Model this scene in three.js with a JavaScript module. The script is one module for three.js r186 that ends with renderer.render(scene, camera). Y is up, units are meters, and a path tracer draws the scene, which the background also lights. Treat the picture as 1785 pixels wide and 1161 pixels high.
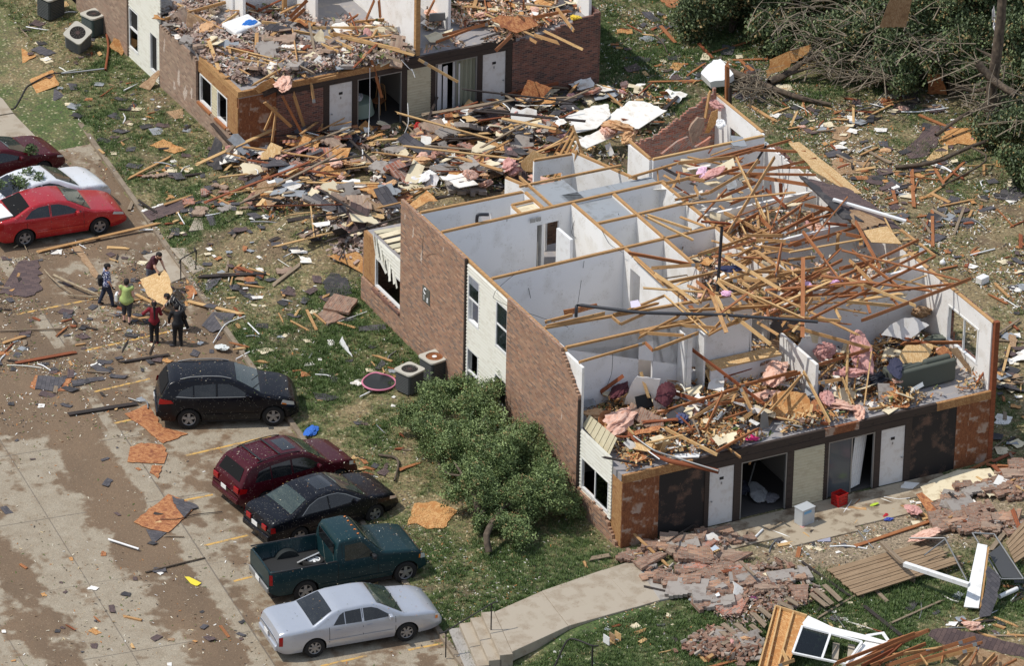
import * as THREE from 'three';
import { mergeGeometries } from 'three/addons/utils/BufferGeometryUtils.js';
import { RoundedBoxGeometry } from 'three/addons/geometries/RoundedBoxGeometry.js';
import { MarchingCubes } from 'three/addons/objects/MarchingCubes.js';

// ---------------------------------------------------------------- camera, sky, sun, exposure
const PW = 1785, PH = 1161;                       // size of the photograph, for surveying
const EYE = new THREE.Vector3(-85.512, 102.119, 157.668), YAW = 0.47611, PITCH = 0.48356, FOCAL = 10877.4, ROLL = 0.02046;
const V3 = (x, y, z) => new THREE.Vector3(x, y, z);
const fwd = V3(Math.sin(YAW) * Math.cos(PITCH), -Math.sin(PITCH), -Math.cos(YAW) * Math.cos(PITCH));
const rt0 = fwd.clone().cross(V3(0, 1, 0)).normalize(), up0 = rt0.clone().cross(fwd);
const rgt = rt0.clone().multiplyScalar(Math.cos(ROLL)).addScaledVector(up0, Math.sin(ROLL));
const upv = up0.clone().multiplyScalar(Math.cos(ROLL)).addScaledVector(rt0, -Math.sin(ROLL));
const scene = new THREE.Scene();
const camera = new THREE.PerspectiveCamera(2 * Math.atan(PH / 2 / FOCAL) * 180 / Math.PI, PW / PH, 1, 1500);
camera.position.copy(EYE);
camera.quaternion.setFromRotationMatrix(new THREE.Matrix4().makeBasis(rgt, upv, fwd.clone().negate()));
camera.updateMatrixWorld();
const renderer = new THREE.WebGLRenderer({ antialias: true });
renderer.setSize(1024, 667);
renderer.toneMapping = THREE.LinearToneMapping;
renderer.toneMappingExposure = 0.9;
renderer.shadowMap.enabled = true;
const SUN = V3(-0.60, 1, -0.25).normalize();
// clear daytime sky with thin haze towards the horizon
{
const w = 256, h = 128, d = new Float32Array(w * h * 4);
for (let j = 0; j < h; j++) for (let i = 0; i < w; i++) {
const el = ((j + 0.5) / h - 0.5) * Math.PI, az = ((i + 0.5) / w - 0.5) * 2 * Math.PI, y = Math.sin(el);
const dir = V3(Math.cos(az) * Math.cos(el), y, Math.sin(az) * Math.cos(el)), c = dir.dot(SUN);
const t = Math.pow(1 - Math.max(0, y), 3), glow = 0.55 * Math.exp((c - 1) * 9), k = y < 0 ? 0.35 : 1;
const o = (j * w + i) * 4;
d[o] = k * (0.44 + 0.38 * t + glow); d[o + 1] = k * (0.55 + 0.32 * t + glow * 0.97); d[o + 2] = k * (0.76 + 0.18 * t + glow * 0.9); d[o + 3] = 1;
}
const sky = new THREE.DataTexture(d, w, h, THREE.RGBAFormat, THREE.FloatType);
sky.mapping = THREE.EquirectangularReflectionMapping; sky.magFilter = THREE.LinearFilter; sky.colorSpace = THREE.LinearSRGBColorSpace; sky.needsUpdate = true;
scene.background = sky; scene.environment = sky; scene.environmentIntensity = 0.86; scene.backgroundIntensity = 0.86;
}
const sun = new THREE.DirectionalLight(new THREE.Color(1, 0.955, 0.885), 3.75);
sun.position.copy(SUN).multiplyScalar(120).add(V3(8, 0, -15)); sun.target.position.set(8, 0, -15);
sun.castShadow = true; sun.shadow.mapSize.set(4096, 4096);
Object.assign(sun.shadow.camera, { left: -50, right: 50, top: 50, bottom: -50, near: 10, far: 260 });
scene.add(sun, sun.target);

// ---------------------------------------------------------------- helpers
let seed = 20240427;
const rnd = () => { seed |= 0; seed = seed + 0x6D2B79F5 | 0; let t = Math.imul(seed ^ seed >>> 15, 1 | seed); t = t + Math.imul(t ^ t >>> 7, 61 | t) ^ t; return ((t ^ t >>> 14) >>> 0) / 4294967296; };
const rr = (a, b) => a + (b - a) * rnd(), pick = (a) => a[Math.floor(rnd() * a.length)], clamp = (x, a = 0, b = 1) => Math.min(b, Math.max(a, x));
const sstep = (a, b, x) => { x = clamp((x - a) / (b - a)); return x * x * (3 - 2 * x); };
const hash = (x, y, s = 0) => { let h = Math.imul(x | 0, 374761393) + Math.imul(y | 0, 668265263) + Math.imul(s | 0, 1274126177); h = Math.imul(h ^ h >>> 13, 1274126177); return ((h ^ h >>> 16) >>> 0) / 4294967296; };
const md = (a, n) => ((a % n) + n) % n;
function vn(x, y, s = 0, px = 1e6, py = 1e6) {           // value noise, tiling with the period px, py
const ix = Math.floor(x), iy = Math.floor(y), fx = x - ix, fy = y - iy, u = fx * fx * (3 - 2 * fx), v = fy * fy * (3 - 2 * fy);
const h = (a, b) => hash(md(a, px), md(b, py), s);
return (h(ix, iy) * (1 - u) + h(ix + 1, iy) * u) * (1 - v) + (h(ix, iy + 1) * (1 - u) + h(ix + 1, iy + 1) * u) * v;
}
const fbm = (x, y, s = 0, n = 4, p = 1e6) => { let a = 0.5, t = 0, k = 1; for (let i = 0; i < n; i++) { t += a * vn(x * k, y * k, s + i * 7, p * k, p * k); a *= 0.5; k *= 2; } return t / (1 - Math.pow(0.5, n)); };
const ray = (u, v) => fwd.clone().multiplyScalar(FOCAL).addScaledVector(rgt, u - PW / 2).addScaledVector(upv, -(v - PH / 2));
// survey: where the photograph's point (u, v) stands in the place, on the level y / on the ground / on the plane x or z
const P = (u, v, y) => { const d = ray(u, v); return EYE.clone().addScaledVector(d, (y - EYE.y) / d.y); };
const PX = (u, v, x) => { const d = ray(u, v); return EYE.clone().addScaledVector(d, (x - EYE.x) / d.x); };
const PZ = (u, v, z) => { const d = ray(u, v); return EYE.clone().addScaledVector(d, (z - EYE.z) / d.z); };
const LOT = -0.65, C0 = [-7.49, 1.65];
const ld = (x, z) => -0.994 * (x - C0[0]) - 0.1095 * (z - C0[1]);     // metres from the kerb into the car park
const ls = (x, z) => 0.1095 * (x - C0[0]) - 0.994 * (z - C0[1]);      // metres along the kerb
const fromLot = (d, s) => [C0[0] - 0.994 * d + 0.1095 * s, C0[1] - 0.1095 * d - 0.994 * s];
const MOUNDS = [[4, -23, 3.2, .5], [1, -24, 2.2, .42], [-1, -26, 2, .34], [6.5, -25.5, 2.4, .5], [11, -27, 2.6, .6], [3, -20.8, 1.2, .5], [1.5, 1.6, 1.2, .14], [3.4, 3.6, 1.6, .14], [15.5, 3.2, 2.6, .2], [4.4, 5, 1.3, .12], [3.3, 10.5, 1.6, .2], [2, -18.6, 1.2, .35]];
function groundY(x, z) {
const d = ld(x, z);
if (d > -0.16) return LOT - 0.03;
let y = (LOT + 0.13) * (1 - sstep(0.1, 5.2, -d));
const flat = (x > 2.4 && x < 12.4 && z > -0.2 && z < 2.6) || (x < 0.6 && z > 0.6 && z < 4.9);
if (!flat) for (const [mx, mz, r, h] of MOUNDS) { const q = ((x - mx) ** 2 + (z - mz) ** 2) / (r * r); if (q < 6) y += h * Math.exp(-q); }
if (flat) return x > 2.4 ? -0.02 : Math.min(y, 0) - 0.03;
return y + 0.05 * (fbm(x * 0.6, z * 0.6, 5, 3) - 0.5) * sstep(0.2, 1, -d);
}
const surfY = (x, z) => ld(x, z) > -0.02 ? LOT : ld(x, z) > -0.17 ? LOT + 0.14 : groundY(x, z);
function G(u, v, dy = 0) { let p = P(u, v, LOT); for (let i = 0; i < 6; i++) p = P(u, v, surfY(p.x, p.z) + dy); return p; }

const names = new Map();
function numbered(n) { const k = names.get(n) ?? 0; names.set(n, k + 1); return k ? `${n}_${String(k).padStart(3, '0')}` : n; }
function tag(o, label, category, group, kind) {
if (label) o.userData.label = label; if (category) o.userData.category = category; if (group) o.userData.group = group; if (kind) o.userData.kind = kind; return o;
}
function thing(name, label, category, [x, y, z] = [0, 0, 0], turn = 0, group) {
const o = new THREE.Group(); o.name = numbered(name); o.position.set(x, y, z); o.rotation.y = turn; scene.add(o);
return tag(o, label, category, group);
}
function mesh(name, geo, mat, parent) {
const m = new THREE.Mesh(geo, mat); m.name = parent ? name : numbered(name); m.castShadow = m.receiveShadow = true; (parent ?? scene).add(m); return m;
}
const struct = (name, geo, mat, parent) => { const m = mesh(name, geo, mat, parent); if (!parent) m.userData.kind = 'structure'; return m; };
const stuff = (m) => { m.userData.kind = 'stuff'; return m; };
// every vertex gets uv in metres from the plane its face looks along
function uvm(g, off = 0) {
if (g.index) g = g.toNonIndexed();
if (!g.attributes.normal) g.computeVertexNormals();
const p = g.attributes.position, uv = new Float32Array(p.count * 2), a = V3(), b = V3(), c = V3();
for (let i = 0; i < p.count; i += 3) {
a.fromBufferAttribute(p, i); b.fromBufferAttribute(p, i + 1); c.fromBufferAttribute(p, i + 2);
const n = b.clone().sub(a).cross(c.clone().sub(a)), nx = Math.abs(n.x), ny = Math.abs(n.y), nz = Math.abs(n.z);
[a, b, c].forEach((q, k) => { const j = (i + k) * 2; if (ny >= nx && ny >= nz) { uv[j] = q.x + off; uv[j + 1] = q.z + off; } else if (nx > nz) { uv[j] = q.z + off; uv[j + 1] = q.y + off; } else { uv[j] = q.x + off; uv[j + 1] = q.y + off; } });
}
g.setAttribute('uv', new THREE.BufferAttribute(uv, 2));
return g;
}
// box between two corners
function bx(x0, y0, z0, x1, y1, z1, off = 0) {
const g = new THREE.BoxGeometry(Math.abs(x1 - x0), Math.abs(y1 - y0), Math.abs(z1 - z0)); g.translate((x0 + x1) / 2, (y0 + y1) / 2, (z0 + z1) / 2);
return uvm(g, off);
}
const merge = (list) => mergeGeometries(list.map((g) => { if (g.index) g = g.toNonIndexed(); for (const k of Object.keys(g.attributes)) if (!['position', 'normal', 'uv'].includes(k)) g.deleteAttribute(k); return g; }));
function tube(pts, r, seg = 6, len) {
const c = new THREE.CatmullRomCurve3(pts.map((p) => p.isVector3 ? p : V3(...p)), false, 'catmullrom', 0.3); return new THREE.TubeGeometry(c, len ?? Math.max(4, pts.length * 4), r, seg, false);
}
function limb(pts, r0, r1, seg = 7) {                      // tapered branch with a closed end
const c = new THREE.CatmullRomCurve3(pts), n = Math.max(4, pts.length * 3), g = new THREE.TubeGeometry(c, n, 1, seg, false), p = g.attributes.position, q = V3();
for (let i = 0; i <= n; i++) { const o = c.getPointAt(i / n), r = (r0 + (r1 - r0) * i / n); for (let k = 0; k <= seg; k++) { const j = i * (seg + 1) + k; q.fromBufferAttribute(p, j).sub(o).multiplyScalar(r * (0.88 + 0.24 * hash(i, k % seg, Math.round(r0 * 1e4)))).add(o); p.setXYZ(j, q.x, q.y, q.z); } }
g.computeVertexNormals(); return g;
}

// ---------------------------------------------------------------- textures and materials
function tex(w, h, fn, srgb = true) {
const d = new Uint8Array(w * h * 4);
for (let y = 0; y < h; y++) for (let x = 0; x < w; x++) { const c = fn(x, y), o = (y * w + x) * 4; if (c.length) { d[o] = clamp(c[0], 0, 255); d[o + 1] = clamp(c[1], 0, 255); d[o + 2] = clamp(c[2], 0, 255); } else d[o] = d[o + 1] = d[o + 2] = clamp(c * 255, 0, 255); d[o + 3] = 255; }
const t = new THREE.DataTexture(d, w, h); t.wrapS = t.wrapT = THREE.RepeatWrapping; t.magFilter = THREE.LinearFilter; t.minFilter = THREE.LinearMipmapLinearFilter; t.generateMipmaps = true;
if (srgb) t.colorSpace = THREE.SRGBColorSpace; t.needsUpdate = true; return t;
}
const rep = (t, sx, sy = sx) => { t.repeat.set(1 / sx, 1 / sy); return t; };
const std = (o) => new THREE.MeshStandardMaterial({ roughness: 0.85, side: THREE.DoubleSide, ...o });
const phys = (o) => new THREE.MeshPhysicalMaterial({ roughness: 0.4, side: THREE.DoubleSide, ...o });
const rgb = (r, g, b) => new THREE.Color().setRGB(r / 255, g / 255, b / 255, THREE.SRGBColorSpace);
const mixc = (a, b, t) => [a[0] + (b[0] - a[0]) * t, a[1] + (b[1] - a[1]) * t, a[2] + (b[2] - a[2]) * t];
const mulc = (a, k) => [a[0] * k, a[1] * k, a[2] * k];
const M = {};
// brick: 3.41 m square, 16 bricks by 44 courses
function brickMaps(pal, mortar, dust, s) {
const N = 1024, bw = N / 16, bh = N / 44;
const at = (x, y) => { const r = Math.floor(y / bh), xx = x + (r % 2) * bw / 2, c = md(Math.floor(xx / bw), 16); return { c, r, fx: md(xx, bw), fy: y - r * bh }; };
const map = tex(N, N, (x, y) => {
const b = at(x, y), m = b.fx < 3.5 || b.fy < 3.6, n = fbm(x / 40, y / 40, s, 4, 1024 / 40 | 0), grain = hash(x, y, 3);
let c = m ? mortar : pal[Math.floor(Math.pow(hash(b.c, b.r, s), 1.0) * pal.length)];
c = mulc(c, m ? 0.9 + 0.2 * grain : 0.86 + 0.2 * hash(b.c, b.r, s + 9) + 0.12 * grain);
return mixc(c, dust, clamp((n - 0.48) * 2.4) * 0.6);
});
const bump = tex(N, N, (x, y) => { const b = at(x, y); return b.fx < 3.5 || b.fy < 3.6 ? 0.15 : 0.8 + 0.2 * hash(x, y, 5); }, false);
return std({ map: rep(map, 3.41), bumpMap: rep(bump, 3.41), bumpScale: 0.008, roughness: 0.92 });
}
M.brick = brickMaps([[164, 124, 98], [156, 114, 90], [172, 134, 108], [142, 108, 90], [128, 106, 94], [166, 128, 104], [152, 116, 94]], [164, 148, 130], [166, 140, 116], 11);
M.brickDust = brickMaps([[156, 130, 112], [150, 122, 104], [162, 138, 118], [148, 124, 108]], [160, 142, 124], [166, 146, 126], 23);
M.brickDark = brickMaps([[128, 84, 70], [118, 76, 64], [138, 94, 78], [100, 70, 62], [86, 66, 62], [126, 86, 74]], [146, 128, 116], [118, 94, 82], 37);
M.brickInner = brickMaps([[172, 110, 88], [158, 98, 78], [178, 122, 98], [142, 94, 76], [140, 116, 104]], [176, 160, 148], [168, 152, 142], 41);
M.brickSlab = brickMaps([[140, 104, 84], [130, 94, 76], [150, 116, 96], [120, 88, 72], [138, 108, 90]], [150, 140, 128], [146, 130, 114], 43);
// timber, boards: 2.4 m along the grain by 0.3 m
function woodMap(a, b, s, dark = 0.35) {
return rep(tex(512, 128, (x, y) => { const g = fbm(x / 90, y / 5, s, 4, 1e5), f = vn(x / 16, y / 1.6, s + 3), k = clamp((g - 0.5) * 2.2 + 0.5); let c = mixc(a, b, k); if (vn(x / 34, y / 11, s + 5) > 0.93) c = mulc(c, 1 - dark); return mulc(c, 0.9 + 0.2 * f); }), 2.4, 0.3);
}
M.pine = std({ map: woodMap([212, 178, 126], [188, 148, 98], 1) });
M.pineTan = std({ map: woodMap([192, 152, 102], [164, 122, 78], 2) });
M.pineRed = std({ map: woodMap([172, 114, 70], [140, 86, 52], 3) });
M.pineDeep = std({ map: woodMap([148, 84, 50], [118, 62, 36], 4) });
M.pineGrey = std({ map: woodMap([150, 132, 110], [120, 104, 86], 5) });
M.deck = std({ map: woodMap([162, 138, 110], [132, 108, 82], 6) });
M.charred = std({ map: woodMap([62, 52, 46], [40, 34, 32], 7), roughness: 0.8 });
M.trimDark = std({ map: woodMap([66, 54, 47], [52, 42, 37], 8), roughness: 0.7 });
// oriented strand board and plywood
function osbMap(pal, s, wear) {
return rep(tex(512, 512, (x, y) => {
let c = pal[0];
for (let l = 0; l < 4; l++) { const a = l * 0.9 + s, u = x * Math.cos(a) + y * Math.sin(a), v = -x * Math.sin(a) + y * Math.cos(a), cx = Math.floor(u / 46 + hash(Math.floor(v / 9), l, s)), cy = Math.floor(v / 9); if (hash(cx, cy, s + l * 5) > 0.55) c = pal[Math.floor(hash(cx, cy, s + l * 5 + 1) * pal.length)]; }
const w = fbm(x / 90, y / 90, s + 40, 4, 1e5);
if (w > 0.56) c = mixc(c, wear, clamp((w - 0.56) * 5));
return mulc(c, 0.92 + 0.14 * hash(x, y, s));
}), 1.2);
}
M.osb = std({ map: osbMap([[198, 150, 94], [184, 132, 78], [208, 164, 110], [170, 116, 66]], 1, [180, 124, 70]) });
M.osbRed = std({ map: osbMap([[178, 120, 76], [164, 104, 64], [190, 136, 90], [146, 88, 54]], 2, [128, 74, 48]) });
M.osbPale = std({ map: osbMap([[214, 180, 130], [204, 166, 114], [222, 192, 146], [196, 156, 104]], 3, [196, 160, 110]) });
M.osbTan = std({ map: osbMap([[168, 138, 106], [156, 124, 92], [178, 150, 118], [148, 116, 84]], 4, [138, 108, 80]) });
M.panelOrange = std({ map: osbMap([[134, 82, 50], [122, 72, 42], [142, 90, 56], [112, 66, 40]], 5, [168, 146, 130]), roughness: 0.8 });
M.panelTan = std({ map: osbMap([[172, 130, 84], [162, 118, 74], [180, 140, 94], [150, 106, 66]], 6, [146, 104, 66]) });
function stainMap(base, stain, s, amt, size = 2.2) { return rep(tex(512, 512, (x, y) => { const n = fbm(x / 70, y / 70, s, 5, 512 / 70 | 0), k = vn(x / 5, y / 5, s + 2, 102, 102); let c = mixc(base, stain, clamp((n - 0.5) * 3) * amt); if (n > 0.55 && k > 0.82) c = mixc(c, stain, 0.8); return mulc(c, 0.97 + 0.05 * hash(x, y, s)); }), size); }
M.felt = std({ map: stainMap([36, 32, 31], [112, 84, 68], 12, 0.9), roughness: 0.75 });
M.drywall = std({ map: stainMap([240, 238, 234], [214, 208, 198], 13, 0.5, 3.2), roughness: 0.9 });
M.drywallBlue = std({ map: stainMap([236, 236, 236], [212, 210, 206], 14, 0.5, 3.2), roughness: 0.9 });
M.drywallScrap = std({ map: stainMap([236, 232, 224], [190, 176, 158], 15, 0.5, 1.2), roughness: 0.9 });
M.drywallBack = std({ map: stainMap([150, 154, 158], [120, 120, 118], 16, 0.7, 1.5), roughness: 0.95 });
M.creamScrap = std({ map: stainMap([226, 212, 180], [180, 160, 128], 17, 0.6, 1.2), roughness: 0.9 });
M.door = std({ map: stainMap([222, 220, 216], [196, 188, 178], 18, 0.5, 1.1), roughness: 0.5 });
M.siding = std({ map: stainMap([222, 220, 208], [196, 190, 172], 19, 0.5, 1.6), roughness: 0.6 });
M.sidingTan = std({ map: stainMap([200, 190, 160], [178, 164, 134], 20, 0.5, 1.6), roughness: 0.65 });
M.white = std({ map: stainMap([234, 234, 232], [206, 202, 196], 21, 0.5, 1), roughness: 0.45 });
M.carpet = std({ map: stainMap([150, 146, 146], [176, 164, 150], 22, 0.8, 1.4), roughness: 1 });
M.pink = std({ map: stainMap([224, 184, 164], [192, 140, 118], 24, 1.2, 0.5), roughness: 1 });
M.pinkRose = std({ map: stainMap([206, 156, 148], [164, 112, 104], 25, 1.2, 0.5), roughness: 1 });
M.tanInsul = std({ map: stainMap([206, 164, 122], [176, 130, 92], 26, 0.8, 0.5), roughness: 1 });
M.concrete = std({ map: stainMap([172, 160, 142], [146, 130, 110], 27, 0.8, 2.8), roughness: 0.9 });
M.concreteDirty = std({ map: stainMap([172, 158, 136], [112, 94, 74], 31, 1.1, 2.6), roughness: 0.95 });
M.kerb = std({ map: stainMap([142, 128, 110], [110, 96, 80], 32, 0.8, 1.4), roughness: 0.95 });
M.concreteGrey = std({ map: stainMap([166, 160, 152], [128, 120, 112], 28, 0.8, 1.6), roughness: 0.95 });
M.mortar = std({ map: stainMap([156, 148, 140], [126, 114, 106], 29, 0.8, 0.7), roughness: 0.95 });
M.mortarPale = std({ map: stainMap([206, 192, 178], [172, 140, 120], 33, 1.6, 0.25), roughness: 1 });
M.paper = std({ map: stainMap([58, 56, 58], [104, 96, 90], 30, 0.6, 1.1), roughness: 0.85 });
function shingleMap(a, b, s) { return rep(tex(512, 512, (x, y) => { const r = Math.floor(y / 73.1), c = Math.floor((x + (r % 2) * 64) / 128), e = md(y, 73.1) < 5 || md(x + (r % 2) * 64, 128) < 3; let k = mixc(a, b, hash(c % 4, r % 7, s)); k = mulc(k, e ? 0.5 : 0.8 + 0.4 * hash(x >> 1, y >> 1, s)); return k; }), 1); }
M.shingle = std({ map: shingleMap([74, 72, 76], [92, 88, 90], 1), roughness: 0.95 });
M.shingleBrown = std({ map: shingleMap([104, 86, 82], [84, 70, 70], 2), roughness: 0.95 });
M.bark = std({ map: rep(tex(256, 256, (x, y) => mulc(mixc([112, 98, 82], [66, 56, 48], clamp(fbm(x / 12, y / 50, 4, 4, 1e5) * 1.6 - 0.3)), 0.9 + 0.2 * hash(x, y))), 0.5), roughness: 0.95 });
M.barkPale = std({ map: rep(tex(128, 128, (x, y) => mulc(mixc([176, 160, 132], [140, 122, 98], vn(x / 6, y / 30, 4)), 0.9 + 0.2 * hash(x, y))), 0.5), roughness: 0.9 });
M.metalGrey = std({ color: rgb(150, 150, 148), roughness: 0.45, metalness: 0.5 });
M.metalDark = std({ color: rgb(44, 44, 46), roughness: 0.55, metalness: 0.3 });
M.iron = std({ color: rgb(46, 42, 40), roughness: 0.7 });
M.pipe = std({ color: rgb(44, 46, 52), roughness: 0.5 });
M.black = std({ color: rgb(20, 20, 21), roughness: 0.8 });
M.dark = std({ color: rgb(30, 28, 28), roughness: 0.95 });
M.glass = phys({ color: rgb(150, 160, 162), roughness: 0.06, transmission: 1, thickness: 0, ior: 1.5 });
M.paneDark = phys({ color: rgb(26, 30, 32), roughness: 0.06, specularIntensity: 1 });
M.plain = {};
const plain = (r, g, b, o = {}) => M.plain[[r, g, b, o.roughness]] ??= std({ color: rgb(r, g, b), roughness: 0.8, ...o });

// ---------------------------------------------------------------- ground, car park, paths
const GX0 = -24, GX1 = 44, GZ0 = -60, GZ1 = 12;
const blob = (x, z, cx, cz, rx, rz) => Math.exp(-(((x - cx) / rx) ** 2 + ((z - cz) / rz) ** 2));
// how green the turf is here, 0 bare or straw .. 1 lush
function lush(x, z) {
const n = fbm(x * 0.55, z * 0.55, 3, 4), f = fbm(x * 2.3, z * 2.3, 8, 3);
let g = 0.38;
g += 0.62 * blob(x, z, -3.4, -17.5, 3.4, 3.6) + 0.42 * blob(x, z, -3, 1, 5, 4) + 0.5 * blob(x, z, -1, 6, 6, 4) + 0.35 * blob(x, z, 6, 7, 6, 3) + 0.65 * blob(x, z, 18, -33, 5, 5) + 0.25 * blob(x, z, -4, -27, 3, 4);
g += 0.3 * blob(x, z, -4, -36, 7, 6) - 0.8 * blob(x, z, 8.5, 2.9, 5, 1.7);
g -= 0.25 * blob(x, z, 19, -8, 6, 14) + 0.35 * blob(x, z, 6, -26, 8, 5) + 0.06 * blob(x, z, -4, -8, 2, 5) + 0.1 * blob(x, z, 22, -22, 6, 4);
return clamp(g + (n - 0.5) * 1.15 + (f - 0.5) * 0.7);
}
function bare(x, z) {                                       // trodden or torn soil
const n = fbm(x * 0.9 + 9, z * 0.9, 15, 4);
return clamp((n - 0.52) * 4 + 0.9 * blob(x, z, 6, -26, 9, 4.5) + 0.5 * blob(x, z, 8, 4, 4, 2.2) + 0.5 * blob(x, z, 22, -22, 9, 5) + 0.35 * blob(x, z, 20, -14, 4, 5) - 0.35);
}
{
const CN = 460, cl = new Float32Array(CN * CN), cb = new Float32Array(CN * CN);
for (let j = 0; j < CN; j++) for (let i = 0; i < CN; i++) { const x = GX0 + (GX1 - GX0) * i / (CN - 1), z = GZ0 + (GZ1 - GZ0) * j / (CN - 1); cl[j * CN + i] = lush(x, z); cb[j * CN + i] = bare(x, z); }
const bil = (a, x, z) => { const u = clamp((x - GX0) / (GX1 - GX0)) * (CN - 1.001), v = clamp((z - GZ0) / (GZ1 - GZ0)) * (CN - 1.001), i = u | 0, j = v | 0, f = u - i, g = v - j, o = j * CN + i; return (a[o] * (1 - f) + a[o + 1] * f) * (1 - g) + (a[o + CN] * (1 - f) + a[o + CN + 1] * f) * g; };
const N = 2048, map = tex(N, N, (i, j) => {
const x = GX0 + (GX1 - GX0) * (i + 0.5) / N, z = GZ0 + (GZ1 - GZ0) * (j + 0.5) / N, g = bil(cl, x, z), h = hash(i, j, 1), h2 = hash(i >> 1, j >> 1, 2);
let c = mixc([148, 130, 96], [76, 98, 48], clamp(g * 1.25 - 0.1 + (h2 - 0.5) * 0.6));
c = mixc(c, [112, 92, 72], bil(cb, x, z) * 0.75);
c = mixc(c, [160, 142, 118], clamp(1.5 * blob(x, z, 8.5, 2.9, 5.2, 1.7) + (h2 - 0.5) * 0.5));
c = mulc(c, 0.66 + 0.46 * h);
if (h2 > 0.965) c = mixc(c, [202, 188, 158], 0.7);
if (h2 < 0.03) c = mixc(c, [70, 62, 56], 0.7);
return c;
});
map.wrapS = map.wrapT = THREE.MirroredRepeatWrapping;
const axis = (a, b, step) => { const v = []; for (let q = 8; q >= 1; q--) v.push(a - 400 * (q / 8) ** 2.2); for (let t = a; t < b; t += step) v.push(t); v.push(b); for (let q = 1; q <= 8; q++) v.push(b + 400 * (q / 8) ** 2.2); return v; };
const xs = axis(-24, 42, 0.3), zs = axis(-58, 12, 0.3), pos = [], uv = [], idx = [];
for (const z of zs) for (const x of xs) { pos.push(x, groundY(x, z) + (ld(x, z) > -0.2 && ls(x, z) > 38.4 ? 0.1 : 0), z); uv.push((x - GX0) / (GX1 - GX0), (z - GZ0) / (GZ1 - GZ0)); }
for (let j = 0; j < zs.length - 1; j++) for (let i = 0; i < xs.length - 1; i++) { const a = j * xs.length + i, b = a + 1, c = a + xs.length, d = c + 1; idx.push(a, c, b, b, c, d); }
const g = new THREE.BufferGeometry(); g.setAttribute('position', new THREE.Float32BufferAttribute(pos, 3)); g.setAttribute('uv', new THREE.Float32BufferAttribute(uv, 2)); g.setIndex(idx); g.computeVertexNormals();
struct('ground', g, std({ map, roughness: 1 }));
}
// car park: concrete with mud, laid out in metres from and along the kerb
const LD = 16, LS = 44;
{
const W = 1024, H = 2048, map = tex(W, H, (i, j) => {
const d = LD * (i + 0.5) / W, s = -5 + LS * (j + 0.5) / H, n = fbm(d * 1.1, s * 0.8, 51, 5), m = fbm(d * 3.4, s * 3.4, 52, 4), h = hash(i, j, 4);
const w = (fbm(s * 0.35, 3.3, 53, 3) - 0.5) * 1.6;
let mud = 0.21 + 0.56 * sstep(15.5, 19, s + w) - 0.2 * sstep(34, 40, s);                                   // upper half strewn with soil
if (d < 5.6) mud = Math.max(mud, 0.46); else if (d > 8.6 && d < 10.9) mud -= 0.12 * (1 - sstep(15, 18, s));
mud += 0.8 * sstep(6.0, 6.5, d + w * 0.2) * (1 - sstep(7.6, 8.7, d + w * 0.8)) + 0.55 * sstep(10.9, 11.6, d + w * 0.3) * (1 - sstep(12.6, 13, d));
if (d > 5.62 && d < 6.02) mud -= 0.35;
mud = clamp((mud + (n - 0.5) * 1.5 + (m - 0.5) * 0.9 - 0.5) * 3.4 + 0.5);
let c = mixc([166, 155, 136], [146, 132, 112], m);
c = mixc(c, mixc([130, 106, 82], [100, 82, 64], fbm(d * 0.9, s * 0.35, 57, 4)), mud * 0.9);
c = mulc(c, 0.86 + 0.24 * h);
const jd = Math.abs(d - 5.6) < 0.018 || Math.abs(d - 9.7) < 0.018 || Math.abs(d - 13.2) < 0.02, js = Math.abs(md(s + w * 0.04, 4.6) - 2.3) < 0.018;
if ((jd || js) && mud < 0.75) c = mixc(c, [92, 84, 76], 0.6);
if (h > 0.997) c = [206, 190, 160]; if (h < 0.003) c = [140, 92, 50];
return c;
});
map.wrapS = map.wrapT = THREE.MirroredRepeatWrapping;
const g = new THREE.BufferGeometry(), pos = [], uv = [];
for (const [d, s] of [[0, -60], [60, -60], [60, 38.4], [0, 38.4]]) { const [x, z] = fromLot(d, s); pos.push(x, LOT, z); uv.push(d / LD, (s + 5) / LS); }
g.setAttribute('position', new THREE.Float32BufferAttribute(pos, 3)); g.setAttribute('uv', new THREE.Float32BufferAttribute(uv, 2)); g.setIndex([0, 2, 1, 0, 3, 2]); g.computeVertexNormals();
struct('parking_lot', g, std({ map, roughness: 0.95 }));
// kerb, in lengths
for (let s = -20; s < 38; s += 3) { const a = fromLot(0, s), b = fromLot(0, s + 2.985), c = fromLot(-0.16, s + 2.985), e = fromLot(-0.16, s); slabPoly([a, b, c, e], LOT + 0.14, 0.25, M.kerb, 'kerb', null); }
// worn yellow bay lines
const yellow = std({ map: stainMap([206, 164, 92], [150, 128, 100], 61, 1.4, 0.9), roughness: 0.9 });
for (const [a, b, c, e] of [[150, 611, 300, 577], [165, 683, 262, 660], [325, 794, 473, 760], [200, 738, 262, 724], [322, 872, 372, 862], [357, 951, 433, 933], [408, 1013, 440, 1005], [712, 1133, 788, 1118], [30, 548, 170, 520], [560, 1161, 640, 1143]]) {
const p = P(a, b, LOT + 0.005), q = P(c, e, LOT + 0.005), n = V3(-(q.z - p.z), 0, q.x - p.x).normalize().multiplyScalar(0.055), g2 = new THREE.BufferGeometry().setFromPoints([p.clone().add(n), q.clone().add(n), q.clone().sub(n), p.clone().sub(n)]);
g2.setIndex([0, 1, 2, 0, 2, 3]); g2.computeVertexNormals();
struct('road_marking', uvm(g2), yellow);
}
}
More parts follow.
